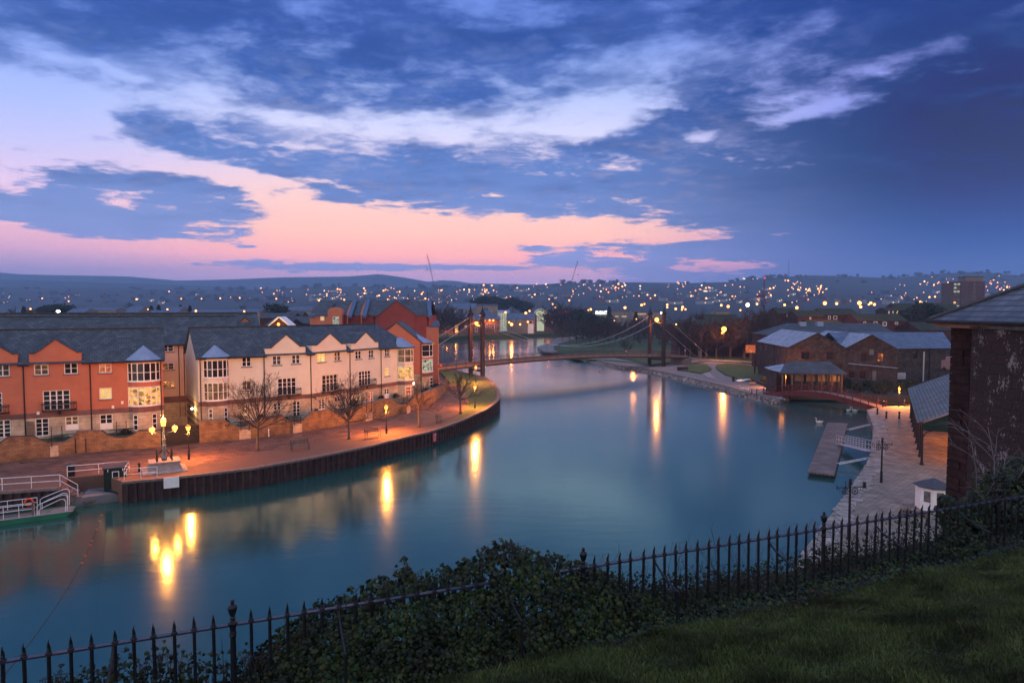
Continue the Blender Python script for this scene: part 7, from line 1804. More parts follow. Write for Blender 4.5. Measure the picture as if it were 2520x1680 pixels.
# tall park lamp with the strongest light, on its own post
p = gp(1780, 886, 1.2); R = thing('tall_street_lamp', 'tall street lamp with strong orange light on the park lawn right of the bridge', 'street lamp', p); g = MB(); g.tube([(0, 0, 0), (0, 0, 9.6), (-.1, -.4, 9.8)], [.12, .07, .05], 6); g.build('post', M['black'], R); g = MB(); g.ball((-.1, -.5, 9.75), .80, 10, 6); g.build('bulb', M['bulb'], R); lit(R, (-.1, -.6, 8.9), 9000, rad=.4)
p2 = pd(1777, 819, 196); g = MB(); g.ball((0, 0, 0), .28, 8, 5); o = g.build('lantern', M['bulb']); o.location = p2; tag(o, 'small orange lantern just below the tall park lamp', 'lamp')
lit(None, pd(1259, 798, 378), 3500, rad=.5, name='far_lamp_light'); lit(None, pd(1350, 785, 395), 3500, rad=.5, name='far_lamp_light'); lit(None, pd(2030, 750, 215), 2500, rad=.5, name='far_lamp_light'); lit(None, pd(2140, 752, 205), 2500, rad=.5, name='far_lamp_light'); lit(None, pd(1560, 800, 240), 2600, rad=.5, name='far_lamp_light')
# cranes and mast
def crane(label, tip, base, Y, z0, col):
    a, b_ = Vector(pd(*tip, Y)), Vector(pd(*base, Y)); R = thing('crane', label, 'crane', (b_.x, Y, 0), group='cranes over the town'); o_ = Vector((b_.x, Y, 0))
    g = MB(); w = 1.1
    for dx, dy in ((-w, -w), (w, -w), (w, w), (-w, w)): g.tube([(dx, dy, z0), (dx, dy, b_.z)], .22, 4)
    for k in range(12): z = z0 + (b_.z - z0) * k / 12; z2 = z0 + (b_.z - z0) * (k + 1) / 12; g.tube([(-w, -w, z), (w, -w, z2)], .12, 3); g.tube([(w, w, z), (w, -w, z2)], .12, 3)
    g.build('mast', M[col], R)
    g = MB(); A, B = b_ - o_, a - o_; d = (B - A).normalized(); n1 = Vector((0, 1, 0)); n2 = d.cross(n1).normalized()
    L = (B - A).length; m = int(L / 2.6)
    for (s1, s2) in ((-1, -1), (1, -1), (0, 1)): g.tube([A + n1 * s1 * .7 + n2 * s2 * .7, B + n1 * s1 * .35 + n2 * s2 * .35], .17, 4)
    for k in range(m):
        p, q = A + d * L * k / m, A + d * L * (k + 1) / m; g.tube([p + n2 * .7 * (1 if k % 2 else -1), q - n2 * .7 * (1 if k % 2 else -1)], .12, 3)
    g.build('jib', M[col], R)
    g = MB(); g.box(-2, 2, -2, 2, b_.z - 1, b_.z + 2.5); g.box(2 if d.x < 0 else -7, 7 if d.x < 0 else -2, -1.5, 1.5, b_.z - 1, b_.z + 2); g.tube([(0, 0, b_.z + 2), ((-d.x) * 20, 0, b_.z + 9)], .3, 4); g.tube([((-d.x) * 20, 0, b_.z + 9), tuple(B)], .07, 3); g.build('machinery', M[col], R)
    g = MB(); g.tube([tuple(B), (B.x - (1 if d.x < 0 else -1) * 1.5, 0, B.z - 26)], .08, 3); g.ball((B.x, 0, B.z - 20), .8, 6, 4); g.build('hook', M['black'], R)
M['cranegrey'] = mat('crane_grey', (.16, .15, .17), .6, .1, 1)
crane('tall luffing crane with its jib leaning left, behind the red apartment block', (1051, 626), (1073, 724), 900, 2, 'cranegrey'); crane('tall luffing crane with its jib leaning right, over the far bank', (1422, 642), (1396, 728), 950, 2, 'cranegrey')
crane('slim red crane with a red light at its top, on the town hill', (1882, 686), (1877, 730), 700, 2, 'redbridge')
g = MB(); g.ball((0, 0, 0), 1.0, 6, 4); o = g.build('warning_light', M['redlit']); o.location = pd(1882, 684, 700); tag(o, 'red warning light at the tip of the slim red crane', 'warning light')
Y = 2250; b_ = pd(1940, 680, Y); t = pd(1940, 641, Y); g = MB()
for (dx, dy) in ((-3, -3), (3, -3), (0, 3)): g.tube([(dx, dy, -3), (dx * .1, dy * .1, t[2] - b_[2])], .45, 4)
for k in range(10): z = (t[2] - b_[2]) * k / 10; w = 3 * (1 - k / 10); g.tube([(-w, -w, z), (w, -w, z + 4)], .3, 3); g.tube([(w, -w, z), (-w, -w, z + 4)], .3, 3)
o = g.build('radio_mast', M['cranegrey']); o.location = b_; tag(o, 'lattice radio mast on the skyline', 'radio mast')
# parked vehicle at the right edge
p = pd(2338, 899, 112); R = thing('parked_van', 'pale van with red stripes and a lit red tail lamp parked beyond the market shed', 'van', (p[0] + 2.5, 112, 1.2)); g = MB(); zb = p[2] - 1.2 - .9
g.box(-1.0, 1.0, 0, 4.6, zb, zb + 1.5); g.slab([(-1.0, zb + 1.5), (1.0, zb + 1.5), (.85, zb + 2.2), (-.85, zb + 2.2)], 0.1, 3.6); g.build('body', M['sill'], R)
for zz in (zb + 1.2, zb + 1.5): g = MB(); g.box(-.98, .98, -.03, 0, zz, zz + .14); g.build('stripe', M['redlit'], R)
g = MB(); g.box(-.95, -.75, -.06, 0, zb + .7, zb + .95); g.build('tail_lamp', M['redlit'], R)
for (x, y) in ((-.95, 1), (.95, 1), (-.95, 3.7), (.95, 3.7)): g = MB(); g.M = Matrix.Translation((x, y, zb)) @ Matrix.Rotation(PI / 2, 4, 'Y'); g.lathe([(.34, -.1), (.34, .1)], n=12); g.build('wheel', M['black'], R)
mb = MB(); mb.prism([(74, 106), (85, 110), (110, 111), (110, 120), (84, 120)], .5, max(1.3, 1.2 + zb - .35)); tag(mb.build('car_park', M['asphalt']), kind='structure')

# ---- garden shrubs behind the promenade wall and bushes round the basin
def shrub_mesh(seed, r=.7, h=.7):
    q = random.Random(seed); bl = [(q.uniform(-r, r) * .6, q.uniform(-r, r) * .4, h * q.uniform(.3, .9), r * q.uniform(.4, .6), h * q.uniform(.3, .45)) for k in range(5)]
    R = thing('shrub', '', 'shrub'); leaf_cloud(seed, bl, 90, .075).build('leaves', M['evergreen'], R); g = MB(); g.tube([(0, 0, -.2), (0, 0, h * .6)], [.04, .02], 5); g.build('stem', M['bark'], R); return R
SHR = Stock(shrub_mesh(51))
for k, (px, py, Y, s_, lb) in enumerate(((305, 1062, 71, 1.5, 'round dark garden shrub in the wall dip left of the ornate lamp'), (272, 1068, 70, .9, 'small garden shrub at the left of the same wall dip'), (560, 1034, 75, 1.2, 'garden shrub behind the wall under the round bay'), (645, 1020, 79, 1.3, 'garden shrub behind the first bare tree crown'), (700, 1026, 80, 1.0, 'small pointed garden shrub beside the glazed garden door'), (770, 1006, 85, 1.3, 'garden shrub behind the wall between the two bare trees'), (870, 985, 90, 1.3, 'garden shrub behind the wall left of the street lamp'), (893, 978, 93, 1.0, 'potted shrub beside the lit garden door'), (942, 974, 95, 1.1, 'garden shrub at the white door of the cream terrace'), (975, 968, 98, 1.0, 'garden shrub below the lit bay'), (1045, 955, 106, 1.5, 'garden shrub below the end house'), (1070, 945, 112, 1.4, 'garden shrub at the corner beyond the end house'))):
    p = pd(px, py, Y); SHR.put((p[0], Y, max(ZG - .6, p[2] - .7 * s_)), k, s_, lb, 'garden shrubs behind the promenade wall')
for k, (px, py) in enumerate(((2075, 950), (2095, 945), (2112, 953), (2130, 947), (2150, 955), (2168, 958), (2185, 950), (2055, 944), (1895, 938), (1880, 930), (2205, 955), (2230, 950), (2250, 960))):
    g = gp(px, py + 12, 1.5); SHR.put(g, k, 2.6 if px > 2000 else 1.8, 'dark bush on the bank between the pavilion and the quay' if px > 2000 else 'scrubby bush on the bank left of the pavilion', 'bushes round the basin')
# ---- air
def add_haze(dens):
    mb = MB(); mb.box(-5680, 5680, -60, 5080, -2.6, 330); m = bpy.data.materials.new('haze'); m.use_nodes = True; nt = m.node_tree; nt.nodes.clear()
    o = nt.nodes.new('ShaderNodeOutputMaterial'); v = nt.nodes.new('ShaderNodeVolumePrincipled'); v.inputs['Density'].default_value = dens; v.inputs['Color'].default_value = (.38, .62, 1.0, 1); v.inputs['Anisotropy'].default_value = 0.0
    nt.links.new(v.outputs[0], o.inputs['Volume']); tag(mb.build('haze', m), 'thin blue evening haze filling the valley', 'haze', kind='stuff')
add_haze(HAZE)
GRASS_N = 200000
# ================================================================== foreground: railings, ivy, grass, near building
SV = Vector((0.577, 0.2338)) * 5.6
def fpt(t, d=0.0): p = F0 + SV * t + Fn * d; return p
def zrail(t): return 14.24 - 0.02 * t
IR = thing('iron_railings', 'black iron railings with flame-shaped spikes and urn-topped posts across the foreground', 'railings', (F0.x, F0.y, 13.3))
L0 = Vector((F0.x, F0.y, 13.3))
g = MB(); tt = [-0.62 + 0.1 * k for k in range(40)]
for a in range(len(tt) - 1):
    p, q = fpt(tt[a]), fpt(tt[a + 1]); w = Fn * .024; za, zb = zrail(tt[a]) - 13.3, zrail(tt[a + 1]) - 13.3
    P = [p - w - F0, q - w - F0, q + w - F0, p + w - F0]
    g.face([(P[0].x, P[0].y, za), (P[1].x, P[1].y, zb), (P[2].x, P[2].y, zb), (P[3].x, P[3].y, za)])
    for (u, v) in ((0, 1), (3, 2)):
        g.face([(P[u].x, P[u].y, za - .014), (P[v].x, P[v].y, zb - .014), (P[v].x, P[v].y, zb), (P[u].x, P[u].y, za)])
    g.face([(P[0].x, P[0].y, za - .014), (P[1].x, P[1].y, zb - .014), (P[2].x, P[2].y, zb - .014), (P[3].x, P[3].y, za - .014)])
M['rail'] = mat('painted_rail', (0.020, 0.020, 0.030), .32, .35, 7, .2, 50, spec=.6, col2=(0.055, 0.022, 0.014))
M['rail'].node_tree.nodes['Color Ramp'].color_ramp.elements[0].position = 0.30; M['rail'].node_tree.nodes['Color Ramp'].color_ramp.elements[1].position = 0.42
g.build('top_rail', M['rail'], IR)
WV = Vector((-.45, .89))
def paling():
    g = MB(); h = zrail(0) - 13.3; s = .0125
    # square bar, collar, then the waisted spike
    g.lathe([(s * 1.25, -.9), (s * 1.25, h - .014)], n=6); g.lathe([(.026, h), (.026, h + .008), (.018, h + .014)], n=8)
    pts = []; rs = []
    for k in range(9):
        t = k / 8; o = .0085 * math.sin(t * 2 * PI) * (.35 + t); pts.append((WV.x * o, WV.y * o, h + .012 + .105 * t)); rs.append(.0145 * (1 - t) ** .8 * (1 + .25 * math.sin(t * PI)) + .0012)
    g.tube(pts, rs, 6); return g.build('paling', M['black'], IR)
P0 = paling(); first = True; cnt = 0
posts_k = {-23: 1, 0: 1, 23: 1, 46: 1, 69: 1}
for k in range(-13, 84):
    if k in posts_k: continue
    t = k / 23.0; o = P0 if first else P0.copy()
    if not first: C.objects.link(o); o.parent = IR
    first = False; p = fpt(t) - F0; o.location = (p.x, p.y, -.02 * t); o.rotation_euler = (rnd.uniform(-.012, .012), rnd.uniform(-.012, .012), rnd.uniform(-.1, .1)); cnt += 1
for k in (0, 23, 46, 69):
    t = k / 23.0; p = fpt(t) - F0; g = MB(); h = zrail(t) - 13.3
    g.lathe([(.024, -.9), (.024, .3), (.034, .32), (.026, .36), (.024, h - .12), (.032, h - .1), (.024, h - .06), (.030, h - .015), (.040, h), (.040, h + .012), (.024, h + .022), (.018, h + .04), (.026, h + .055), (.016, h + .07), (.026, h + .085), (.038, h + .125), (.042, h + .15), (.022, h + .172), (.012, h + .18), (.019, h + .195), (.014, h + .21), (.004, h + .218)], (p.x, p.y, 0), 12)
    g.build('urn_post', M['black'], IR, smooth=False)
for b_ in range(-1, 4):
    for j in (6, 17):
        k = b_ * 23 + j
        if not (-13 < k < 84): continue
        t = k / 23.0; h = zrail(t) - 13.3; g = MB(); pts = []
        for m_ in range(9):
            u = m_ / 8; dd = .44 * u ** 1.5 + .0; z = h - .02 - .22 * (u ** .8); p = fpt(t, dd) - F0; pts.append((p.x, p.y, z))
        g.tube(pts, .0125, 6); e = pts[-1]; p = fpt(t, .44); g.tube([(e[0], e[1], e[2] + .01), (e[0], e[1], hz(p.x, p.y) - 13.3 - .2)], .0135, 6); g.build('backstay', M['black'], IR)

# ---- ivy
def leaf(mb, p, n, up, s):
    n = n.normalized(); x = up.cross(n)
    if x.length < .05: x = Vector((1, 0, 0)).cross(n)
    x.normalize(); y = n.cross(x)
    def q(a, b, c): return p + x * (a * s) + y * (b * s) + n * (c * s)
    b0 = mb.av(q(0, -.28, .02)); t = mb.av(q(0, .78, -.08)); ll = mb.av(q(-.60, .05, -.04)); lm = mb.av(q(-.26, .26, .10)); rl = mb.av(q(.60, .05, -.04)); rm = mb.av(q(.26, .26, .10)); lb = mb.av(q(-.36, -.38, -.02)); rbx = mb.av(q(.36, -.38, -.02)); c = mb.av(q(0, .05, .13))
    mb.fi([c, b0, lb, ll]); mb.fi([c, ll, lm, t]); mb.fi([c, rl, rbx, b0]); mb.fi([c, t, rm, rl])
PROF = [(520, 1672), (600, 1665), (640, 1628), (680, 1585), (720, 1560), (760, 1535), (800, 1515), (850, 1500), (900, 1480), (940, 1452), (980, 1450), (1000, 1420), (1015, 1405), (1035, 1440), (1090, 1440), (1140, 1422), (1190, 1398), (1240, 1372), (1275, 1345), (1310, 1362), (1360, 1384), (1400, 1384), (1440, 1398), (1490, 1405), (1530, 1425), (1560, 1462), (1600, 1480)]
def ptop(px): return ridge_y(PROF, px)
def mottled(name, cols, sc_, rough=.45, spec=.5):
    m, nt, b = newmat(name); ge = nt.nodes.new('ShaderNodeNewGeometry'); r = nt.nodes.new('ShaderNodeValToRGB'); r.color_ramp.interpolation = 'LINEAR'
    e = r.color_ramp.elements; e[0].position = 0; e[0].color = (*cols[0], 1); e[1].position = 1; e[1].color = (*cols[-1], 1)
    for k in range(1, len(cols) - 1): x = e.new(k / (len(cols) - 1)); x.color = (*cols[k], 1)
    nt.links.new(ge.outputs['Random Per Island'], r.inputs['Fac'])
    tc = nt.nodes.new('ShaderNodeTexCoord'); nn = nt.nodes.new('ShaderNodeTexNoise'); nn.inputs['Scale'].default_value = sc_; nn.inputs['Detail'].default_value = 3; nt.links.new(tc.outputs['Object'], nn.inputs['Vector'])
    mr = nt.nodes.new('ShaderNodeMapRange'); mr.inputs['From Min'].default_value = .36; mr.inputs['From Max'].default_value = .64; mr.inputs['To Min'].default_value = .35; mr.inputs['To Max'].default_value = 1.35; nt.links.new(nn.outputs['Fac'], mr.inputs['Value'])
    mx = nt.nodes.new('ShaderNodeVectorMath'); mx.operation = 'SCALE'; nt.links.new(r.outputs['Color'], mx.inputs[0]); nt.links.new(mr.outputs[0], mx.inputs['Scale']); nt.links.new(mx.outputs[0], b.inputs['Base Color']); b.inputs['Roughness'].default_value = rough; b.inputs['Specular IOR Level'].default_value = spec
    return m
M['ivy'] = mottled('ivy_leaves', [(.003, .009, .005), (.007, .019, .008), (.011, .028, .009), (.018, .037, .007), (.034, .043, .006), (.008, .022, .011), (.046, .052, .009)], 2.2, .5, .22)
rg = random.Random(42)
def px_t(px):   # fence parameter under a pixel column
    u = (px - 1260) / F; return (u * 5.6 + 2.46) / (3.231 - u * 1.309)
def ivy_bank(name, label, px0, px1, n, dlo, dhi, zlo, topf, group=None, size=(.020, .060), inner=.34):
    mb = MB(); c0 = fpt(px_t((px0 + px1) / 2)); R = thing(name, label, 'ivy', (c0.x, c0.y, 13.2), group=group); O = Vector((c0.x, c0.y, 13.2))
    for k in range(n):
        px = rg.uniform(px0, px1); t = px_t(px); zt = pd(px, topf(px), fpt(t, -.15).y)[2] + rg.gauss(0, .015)
        f = rg.random() ** .75; z = zlo + (zt - zlo) * f
        if z < zlo: continue
        bulge = dhi * (1 - f ** 2.2) - .06 ; d = bulge + rg.gauss(0, .035)
        if rg.random() < inner: d = rg.uniform(dlo, bulge)
        if z > zrail(t) - .05 and not (1205 < px < 1372): d = rg.uniform(dlo, -.05)
        elif f > .93: d = rg.uniform(dlo, .05)
        p = fpt(t, d); P = Vector((p.x, p.y, z))
        nr = Vector((Fn.x, Fn.y, .45)) + Vector((rg.gauss(0, .5), rg.gauss(0, .5), rg.gauss(0, .45))); up = Vector((rg.gauss(0, .6), rg.gauss(0, .6), -.8))
        leaf(mb, P - O, nr, up, rg.uniform(*size))
    mb.build('leaves', M['ivy'], R)
    # woody stems and the flower heads that stand above the leaves
    st = MB(); fl = MB()
    for k in range(int((px1 - px0) / 7)):
        px = rg.uniform(px0, px1); t = px_t(px); p = fpt(t, rg.uniform(dlo * .6, .05)); zt = pd(px, topf(px), p.y)[2]
        a = Vector((p.x, p.y, zt - .15)) - O; h = rg.uniform(.0, .07); b_ = a + Vector((rg.gauss(0, .03), rg.gauss(0, .03), .15 + h))
        st.tube([a, a.lerp(b_, .5) + Vector((rg.gauss(0, .01), 0, 0)), b_], [.004, .003, .0022], 4, False)
        for j in range(7):
            v = Vector((rg.gauss(0, 1), rg.gauss(0, 1), rg.uniform(0, 1.2))).normalized() * .022; fl.tube([b_, b_ + v], .0012, 3, False); fl.ball(tuple(b_ + v), .0045, 4, 3)
    # leafy shoots standing clear of the mass
    sh = MB()
    for k in range(int((px1 - px0) / 26)):
        px = rg.uniform(px0, px1); t = px_t(px); p = fpt(t, rg.uniform(dlo * .7, -.05)); zt = pd(px, topf(px), p.y)[2]; a = Vector((p.x, p.y, zt - .06)) - O; h = rg.uniform(.06, .17)
        for j in range(9):
            f = j / 8; leaf(sh, a + Vector((rg.gauss(0, .018 + .02 * (1 - f)), rg.gauss(0, .02), h * f)), Vector((Fn.x + rg.gauss(0, .7), Fn.y + rg.gauss(0, .5), .5)), Vector((rg.gauss(0, .7), rg.gauss(0, .5), -.6)), rg.uniform(.022, .045) * (1 - .4 * f))
    for o_ in (sh.build('shoots', M['ivy'], R), st.build('stems', M['stem'], R), fl.build('flower_heads', M['stem'], R)): o_['kind'] = 'stuff'
    return R
ivy_bank('ivy_bush', 'big dark ivy bush swallowing the middle of the railings', 600, 1545, 19000, -.55, .42, 12.95, lambda px: ptop(px) + 13 * mn.noise(Vector((px * .03, 0, 0))) + 8 * mn.noise(Vector((px * .11, 3, 0))))
P2 = [(-200, 1700), (60, 1700), (100, 1672), (150, 1668), (180, 1662), (240, 1645), (300, 1655), (380, 1622), (420, 1620), (470, 1650), (520, 1655), (560, 1640), (620, 1625), (680, 1640)]
ivy_bank('ivy_bush', 'low ivy sprigs behind the left end of the railings', 60, 660, 900, -.6, -.1, 13.2, lambda px: ridge_y(P2, px), size=(.03, .055))
P3 = [(1540, 1440), (1600, 1455), (1700, 1468), (1800, 1462), (1900, 1446), (2000, 1425), (2100, 1402), (2200, 1372), (2300, 1345), (2340, 1300), (2400, 1290)]
ivy_bank('ground_ivy', 'low tangle of ivy and bramble leaves along the foot of the railings at the right', 1540, 2400, 8500, -.8, .40, 13.44, lambda px: ridge_y(P3, px) + rg.uniform(-14, 10), size=(.022, .045))
g = MB()
for k in range(6500):
    t = rg.uniform(.9, 3.4); d = rg.uniform(-2.2, .62) if rg.random() < .7 else rg.gauss(.25, .25); p = fpt(t, d)
    leaf(g, Vector((p.x, p.y, hz(p.x, p.y) + rg.uniform(.0, .09))), Vector((Fn.x * .4 + rg.gauss(0, .4), Fn.y * .4 + rg.gauss(0, .4), 1)), Vector((rg.gauss(0, 1), rg.gauss(0, 1), .2)), rg.uniform(.018, .05))
tag(g.build('ground_cover', M['ivy']), 'creeping ivy and weeds covering the bank under the railings', 'ground cover', kind='stuff')
# bramble canes and dead stalks
R = thing('brambles', 'bare bramble canes and dead stalks poking up through the railings at the right', 'brambles', (F0.x, F0.y, 13.2)); g = MB(); O = Vector((F0.x, F0.y, 13.2))
for k in range(300):
    px = rg.choice((rg.uniform(1480, 2340), rg.uniform(1500, 1900), rg.uniform(2050, 2330))); t = px_t(px); p = fpt(t, rg.uniform(-.7, .05)); z0 = 13.3; h = rg.uniform(.25, .85) if px > 1480 else .5
    a = Vector((p.x, p.y, z0)); d = Vector((rg.gauss(0, .35), rg.gauss(0, .2), 1)).normalized(); pts = [a - O]
    for j in range(6): d = (d + Vector((rg.gauss(0, .16), rg.gauss(0, .12), -.10))).normalized(); a = a + d * h / 6; pts.append(a - O)
    g.tube(pts, [.0045 * (1 - .1 * j) for j in range(7)], 4, False)
    if rg.random() < .6:
        for j in range(4): b_ = pts[3 + j % 4]; v = Vector((rg.gauss(0, .05), rg.gauss(0, .05), rg.uniform(.02, .08))); g.tube([b_, b_ + v], .002, 3, False); g.ball(tuple(b_ + v), .006, 4, 3)
g.build('canes', M['stem'], R)
R = thing('dead_stalks', 'a few thin dead stalks behind the left urn-topped post', 'stalks', (F0.x, F0.y, 13.2)); g = MB()
for px, yt in ((545, 1570), (660, 1530), (668, 1568), (700, 1520), (625, 1610), (590, 1600), (730, 1545)):
    t = px_t(px); p = fpt(t, -.3); b_ = pd(px, yt, p.y); a = Vector((p.x + rg.uniform(-.12, .12), p.y, 13.4)); g.tube([a - O, a.lerp(Vector(b_), .5) + Vector((.02, 0, 0)) - O, Vector(b_) - O], [.005, .004, .002], 4, False)
g.build('canes', M['stem'], R)
# leaf litter under the railings
g = MB(); M['litter'] = mottled('dead_leaves', [(.02, .010, .006), (.045, .022, .012), (.07, .035, .018), (.03, .014, .008)], 1, .8, .2)
for k in range(2600):
    t = rg.uniform(.9, 3.2); d = rg.uniform(-.1, 1.0) if rg.random() < .8 else rg.uniform(.3, 1.6); p = fpt(t, d); leaf(g, Vector((p.x, p.y, hz(p.x, p.y) + rg.uniform(.0, .03))), Vector((rg.gauss(0, .5), rg.gauss(0, .5), 1)), Vector((rg.gauss(0, 1), rg.gauss(0, 1), .2)), rg.uniform(.018, .045))
tag(g.build('leaf_litter', M['litter']), 'brown dead leaves lying along the lawn edge', 'leaf litter', kind='stuff')
# ivy round the right end of the railings and over the wall foot
def ivy_blobs(name, label, blobs, n, size):
    c0 = blobs[0]; R = thing(name, label, 'ivy', (c0[0], c0[1], c0[2])); O = Vector(c0[:3]); mb = MB()
    tot = sum(b[3] * b[4] for b in blobs)
    for (x, y, z, r, rz_) in blobs:
        for k in range(int(n * r * rz_ / tot)):
            v = Vector((rg.gauss(0, 1), rg.gauss(0, 1), rg.gauss(0, 1))).normalized(); f = rg.uniform(.75, 1.08); P = Vector((x + v.x * r * f, y + v.y * r * f, z + v.z * rz_ * f))
            leaf(mb, P - O, v + Vector((0, -.3, .3)) + Vector((rg.gauss(0, .5), rg.gauss(0, .5), rg.gauss(0, .5))), Vector((rg.gauss(0, .6), rg.gauss(0, .6), -.8)), rg.uniform(*size))
    mb.build('leaves', M['ivy'], R); return R
def B(px, py, Y, r, rz_): p = pd(px, py, Y); return (p[0], p[1], p[2], r, rz_)
ivy_blobs('ivy_bush', 'ivy clump wrapped round the railings below the kiosk', [B(2350, 1262, 9.6, .24, .22), B(2330, 1235, 9.6, .12, .1), B(2372, 1300, 9.5, .28, .28), B(2352, 1350, 9.4, .26, .26), B(2400, 1260, 9.8, .2, .3), B(2395, 1350, 9.4, .3, .25)], 3600, (.035, .065))
ivy_blobs('ivy_bush', 'dark ivy bush climbing the foot of the sandstone wall at the right edge', [B(2500, 1220, 11.0, .55, .45), B(2460, 1200, 11.4, .4, .3), B(2530, 1180, 11.2, .5, .4), B(2440, 1260, 11.2, .45, .4), B(2500, 1290, 10.4, .55, .45), B(2420, 1310, 10.6, .4, .3)], 5200, (.04, .07))
# rough growth on the bank between ivy and lawn
ivy_blobs('ground_ivy', 'low weeds where the lawn meets the ivy at the right', [B(2360, 1400, 9.0, .4, .12), B(2440, 1385, 9.2, .5, .16), B(2510, 1370, 9.4, .5, .2), B(2280, 1430, 8.8, .35, .1), B(2200, 1455, 8.6, .3, .08)], 1800, (.02, .045))

# ---- lawn
def grass_blades(n, seed):
    r = np.random.default_rng(seed); vs = np.zeros((n * 4, 3), np.float32); k = 0
    fa = np.zeros((n, 4), np.int32)
    while k < n:
        s = r.uniform(1.2, 11.5); d = r.uniform(.25, 5.2)
        p = F0 + Fd * s + Fn * d
        if p.y < 2.2 or abs(p.x / p.y) > .95: continue
        edge = .55 + .25 * mn.noise(Vector((s * 1.3, 0, 5)))
        if d < edge and r.random() > .12: continue
        cl = mn.noise(Vector((p.x * 2.2, p.y * 2.2, 9))); h = (.034 + .03 * r.random()) * (1 + .6 * cl) + (.03 if r.random() < .02 else 0)
        z = hz(p.x, p.y) - .004; a = r.uniform(0, 6.283); w = .0026 + .0022 * r.random(); lean = r.uniform(.15, .8) * h; b = r.uniform(0, 6.283)
        ca, sa = math.cos(a) * w, math.sin(a) * w; lx, ly = math.cos(b) * lean, math.sin(b) * lean
        vs[k*4] = (p.x - ca, p.y - sa, z); vs[k*4+1] = (p.x + ca, p.y + sa, z); vs[k*4+2] = (p.x + ca * .7 + lx * .45, p.y + sa * .7 + ly * .45, z + h * .62); vs[k*4+3] = (p.x + lx, p.y + ly, z + h)
        fa[k] = (k*4, k*4+1, k*4+2, k*4+3); k += 1
    me = bpy.data.meshes.new('lawn_grass'); me.from_pydata(vs.tolist(), [], fa.tolist()); return me
M['blade'] = mottled('grass_blades', [(.027, .048, .011), (.042, .072, .016), (.060, .090, .023), (.040, .068, .018), (.12, .12, .05), (.037, .064, .016)], 1.6, .55, .3)
me = grass_blades(GRASS_N, 3); me.materials.append(M['blade']); o = bpy.data.objects.new('lawn_grass', me); C.objects.link(o); tag(o, 'short rough grass of the sloping lawn at the lower right', 'grass', kind='stuff')

# ---- near building and wall at the right
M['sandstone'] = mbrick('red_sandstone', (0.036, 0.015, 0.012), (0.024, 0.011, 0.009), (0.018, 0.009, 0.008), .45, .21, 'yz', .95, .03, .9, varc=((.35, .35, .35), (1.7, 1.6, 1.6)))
def lichen_mat():
    m, nt, b = newmat('lichened_sandstone'); N.nt = nt; tc = nt.nodes.new('ShaderNodeTexCoord')
    se = nt.nodes.new('ShaderNodeSeparateXYZ'); nt.links.new(tc.outputs['Object'], se.inputs[0]); co = nt.nodes.new('ShaderNodeCombineXYZ'); nt.links.new(se.outputs['Y'], co.inputs['X']); nt.links.new(se.outputs['Z'], co.inputs['Y'])
    br = nt.nodes.new('ShaderNodeTexBrick'); br.inputs['Scale'].default_value = 1; br.inputs['Brick Width'].default_value = .5; br.inputs['Row Height'].default_value = .22; br.inputs['Mortar Size'].default_value = .03; br.inputs['Mortar Smooth'].default_value = .4
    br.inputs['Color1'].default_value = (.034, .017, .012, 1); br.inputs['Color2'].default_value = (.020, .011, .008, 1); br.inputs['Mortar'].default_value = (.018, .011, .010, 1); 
    wn = nt.nodes.new('ShaderNodeTexNoise'); wn.inputs['Scale'].default_value = 2.5; nt.links.new(tc.outputs['Object'], wn.inputs['Vector'])
    mxv = nt.nodes.new('ShaderNodeMix'); mxv.data_type = 'RGBA'; mxv.inputs[0].default_value = .2; nt.links.new(co.outputs[0], mxv.inputs[6]); nt.links.new(wn.outputs['Color'], mxv.inputs[7]); nt.links.new(mxv.outputs[2], br.inputs['Vector'])
    def nz(sc_, det, ro): n = nt.nodes.new('ShaderNodeTexNoise'); n.inputs['Scale'].default_value = sc_; n.inputs['Detail'].default_value = det; n.inputs['Roughness'].default_value = ro; nt.links.new(tc.outputs['Object'], n.inputs['Vector']); return N(n.outputs['Fac'])
    big = nz(1.1, 7, .68); fine = nz(11, 5, .75)
    f = smooth(big * .55 + fine * .45, 0.553, .582); f2_ = smooth(fine, .635, .68)
    f = N.op('MAXIMUM', f, f2_ * .7)
    col = mixc(f * .9, N(br.outputs['Color']), (.27, .24, .22, 1)); nt.links.new(col.k, b.inputs['Base Color']); b.inputs['Roughness'].default_value = .95
    bp = nt.nodes.new('ShaderNodeBump'); bp.inputs['Strength'].default_value = .8; bp.inputs['Distance'].default_value = .04; h = N(br.outputs['Fac']) * (-1.0) + fine * .6; nt.links.new(h.k, bp.inputs['Height']); nt.links.new(bp.outputs['Normal'], b.inputs['Normal'])
    return m
M['lichen'] = lichen_mat()
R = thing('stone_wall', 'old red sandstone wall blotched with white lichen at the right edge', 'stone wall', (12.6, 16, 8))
def wallbox(mb, p, q, th, z0, z1, O):
    d = (Vector(q) - Vector(p)).normalized(); n = Vector((d.y, -d.x)); n = n if n.x > 0 else -n
    P = [Vector(p), Vector(q), Vector(q) + n * th, Vector(p) + n * th]; mb.prism([(v.x - O[0], v.y - O[1]) for v in P], z0 - O[2], z1 - O[2])
g = MB(); r3 = random.Random(4)
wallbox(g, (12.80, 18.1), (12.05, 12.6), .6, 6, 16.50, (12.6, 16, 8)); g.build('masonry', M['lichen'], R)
g = MB(); M['mosscap'] = mat('mossy_coping', (.09, .10, .10), .95, .5, 5, .6, 20, col2=(.03, .035, .02))
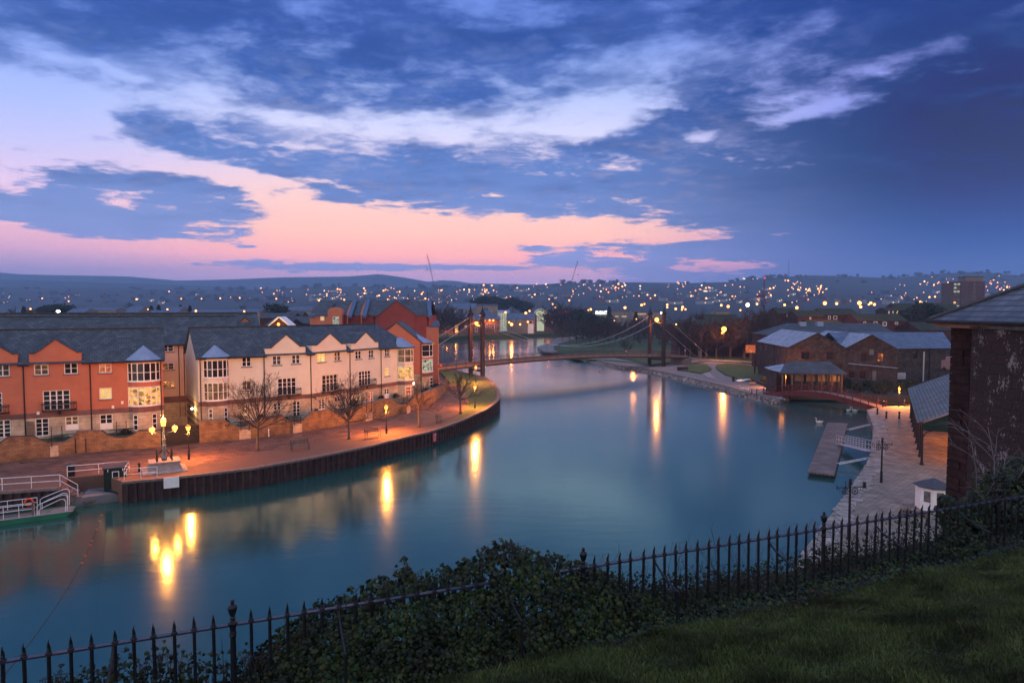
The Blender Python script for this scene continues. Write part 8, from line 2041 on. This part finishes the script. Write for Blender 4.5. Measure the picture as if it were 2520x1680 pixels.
for k in range(11):
    a = Vector((12.80, 18.1)).lerp(Vector((12.05, 12.6)), k / 11); b_ = Vector((12.80, 18.1)).lerp(Vector((12.05, 12.6)), (k + .97) / 11); wallbox(g, (a.x - .06, a.y), (b_.x - .06, b_.y), .75, 16.49, 16.56 + r3.uniform(-.01, .03), (12.6, 16, 8))
g.build('coping', M['mosscap'], R)
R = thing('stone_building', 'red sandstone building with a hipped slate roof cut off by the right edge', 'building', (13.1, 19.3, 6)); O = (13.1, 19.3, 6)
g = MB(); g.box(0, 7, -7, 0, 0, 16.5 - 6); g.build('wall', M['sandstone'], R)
g = MB(); q = random.Random(8); z = 0
while z < 10.3:
    h = q.uniform(.22, .4); dpt = q.choice((.5, .8)); g.box(-.03 - q.uniform(0, .02), .0, -dpt, .03, z + .01, z + h - .01); g.box(-.03, .4, .0, .035, z + .01, z + h - .01); z += h
g.build('quoins', M['sandstone'], R)
g = MB(); ex, ey, ez = 12.66 - O[0], 19.72 - O[1], 16.70 - O[2]
rise = .60; W2 = 3.6
cA, cB = (ex, ey, ez), (ex, ey - 9, ez); top1 = (ex + W2, ey - W2, ez + W2 * rise); top2 = (ex + W2, ey - 9, ez + W2 * rise); cD = (ex + 2 * W2, ey, ez)
g.face([cB, cA, top1, top2]); g.face([cA, cD, top1]); g.face([cD, (ex + 2 * W2, ey - 9, ez), top2, top1])
M['nearslate'] = mbrick('near_slate', (0.085, 0.105, 0.125), (0.035, 0.045, 0.055), (0.015, 0.018, 0.022), .36, .15, 'yz', .45, .02, .9, spec=.55, varc=((.35, .38, .36), (1.5, 1.45, 1.4)))
g.build('roof', M['nearslate'], R)
g = MB(); g.tube([(ex, ey, ez + .02), (ex + W2, ey - W2, ez + W2 * rise + .02)], .07, 6); g.build('hip_tiles', M['coping'], R)
M['fascia'] = mat('weathered_fascia', (.30, .20, .17), .8, .25, 4)
g = MB(); g.box(ex - .02, ex + .06, ey - 9, ey, ez - .10, ez - .012); g.box(ex + .06, .0, ey - 9, ey - .1, ez - .16, ez - .11); g.box(ex + .1, ex + .16, ey - 9, ey - .12, ez - .22, ez - .16); g.build('eaves_board', M['fascia'], R)
g = MB(); g.tube([(ex - .07, ey + .02, ez - .05), (ex - .07, ey - 9, ez - .05)], .055, 8); g.build('gutter', M['black'], R)
# bare shrub in front of the wall
R = thing('bare_shrub', 'leafless shrub with pale arching twigs against the sandstone wall', 'shrub', pd(2470, 1300, 11.3)); g = MB(); rng = random.Random(77)
spec = [dict(seg=6, jit=.10, up=-.02, tip=.35, sides=5), dict(n=6, **{'from': .25}, ang=(18, 45), len=.5, rr=.5, rmin=.005, seg=4, jit=.12, up=0, tip=.4, sides=4), dict(n=4, **{'from': .2}, ang=(20, 50), len=.5, rr=.6, rmin=.003, seg=3, jit=.14, up=.02, tip=.5, sides=3)]
for k in range(5): a = rng.uniform(0, 6.28); e = rng.uniform(.9, 1.4); grow(g, (rng.uniform(-.6, .5), 0, 0), (math.cos(a) * math.cos(e) - .12, math.sin(a) * math.cos(e) * .5, math.sin(e)), rng.uniform(1.2, 2.0), .014, 0, rng, spec)
M['paletwig'] = mat('pale_twigs', (.16, .14, .15), .9, .2, 5); g.build('branches', M['paletwig'], R)
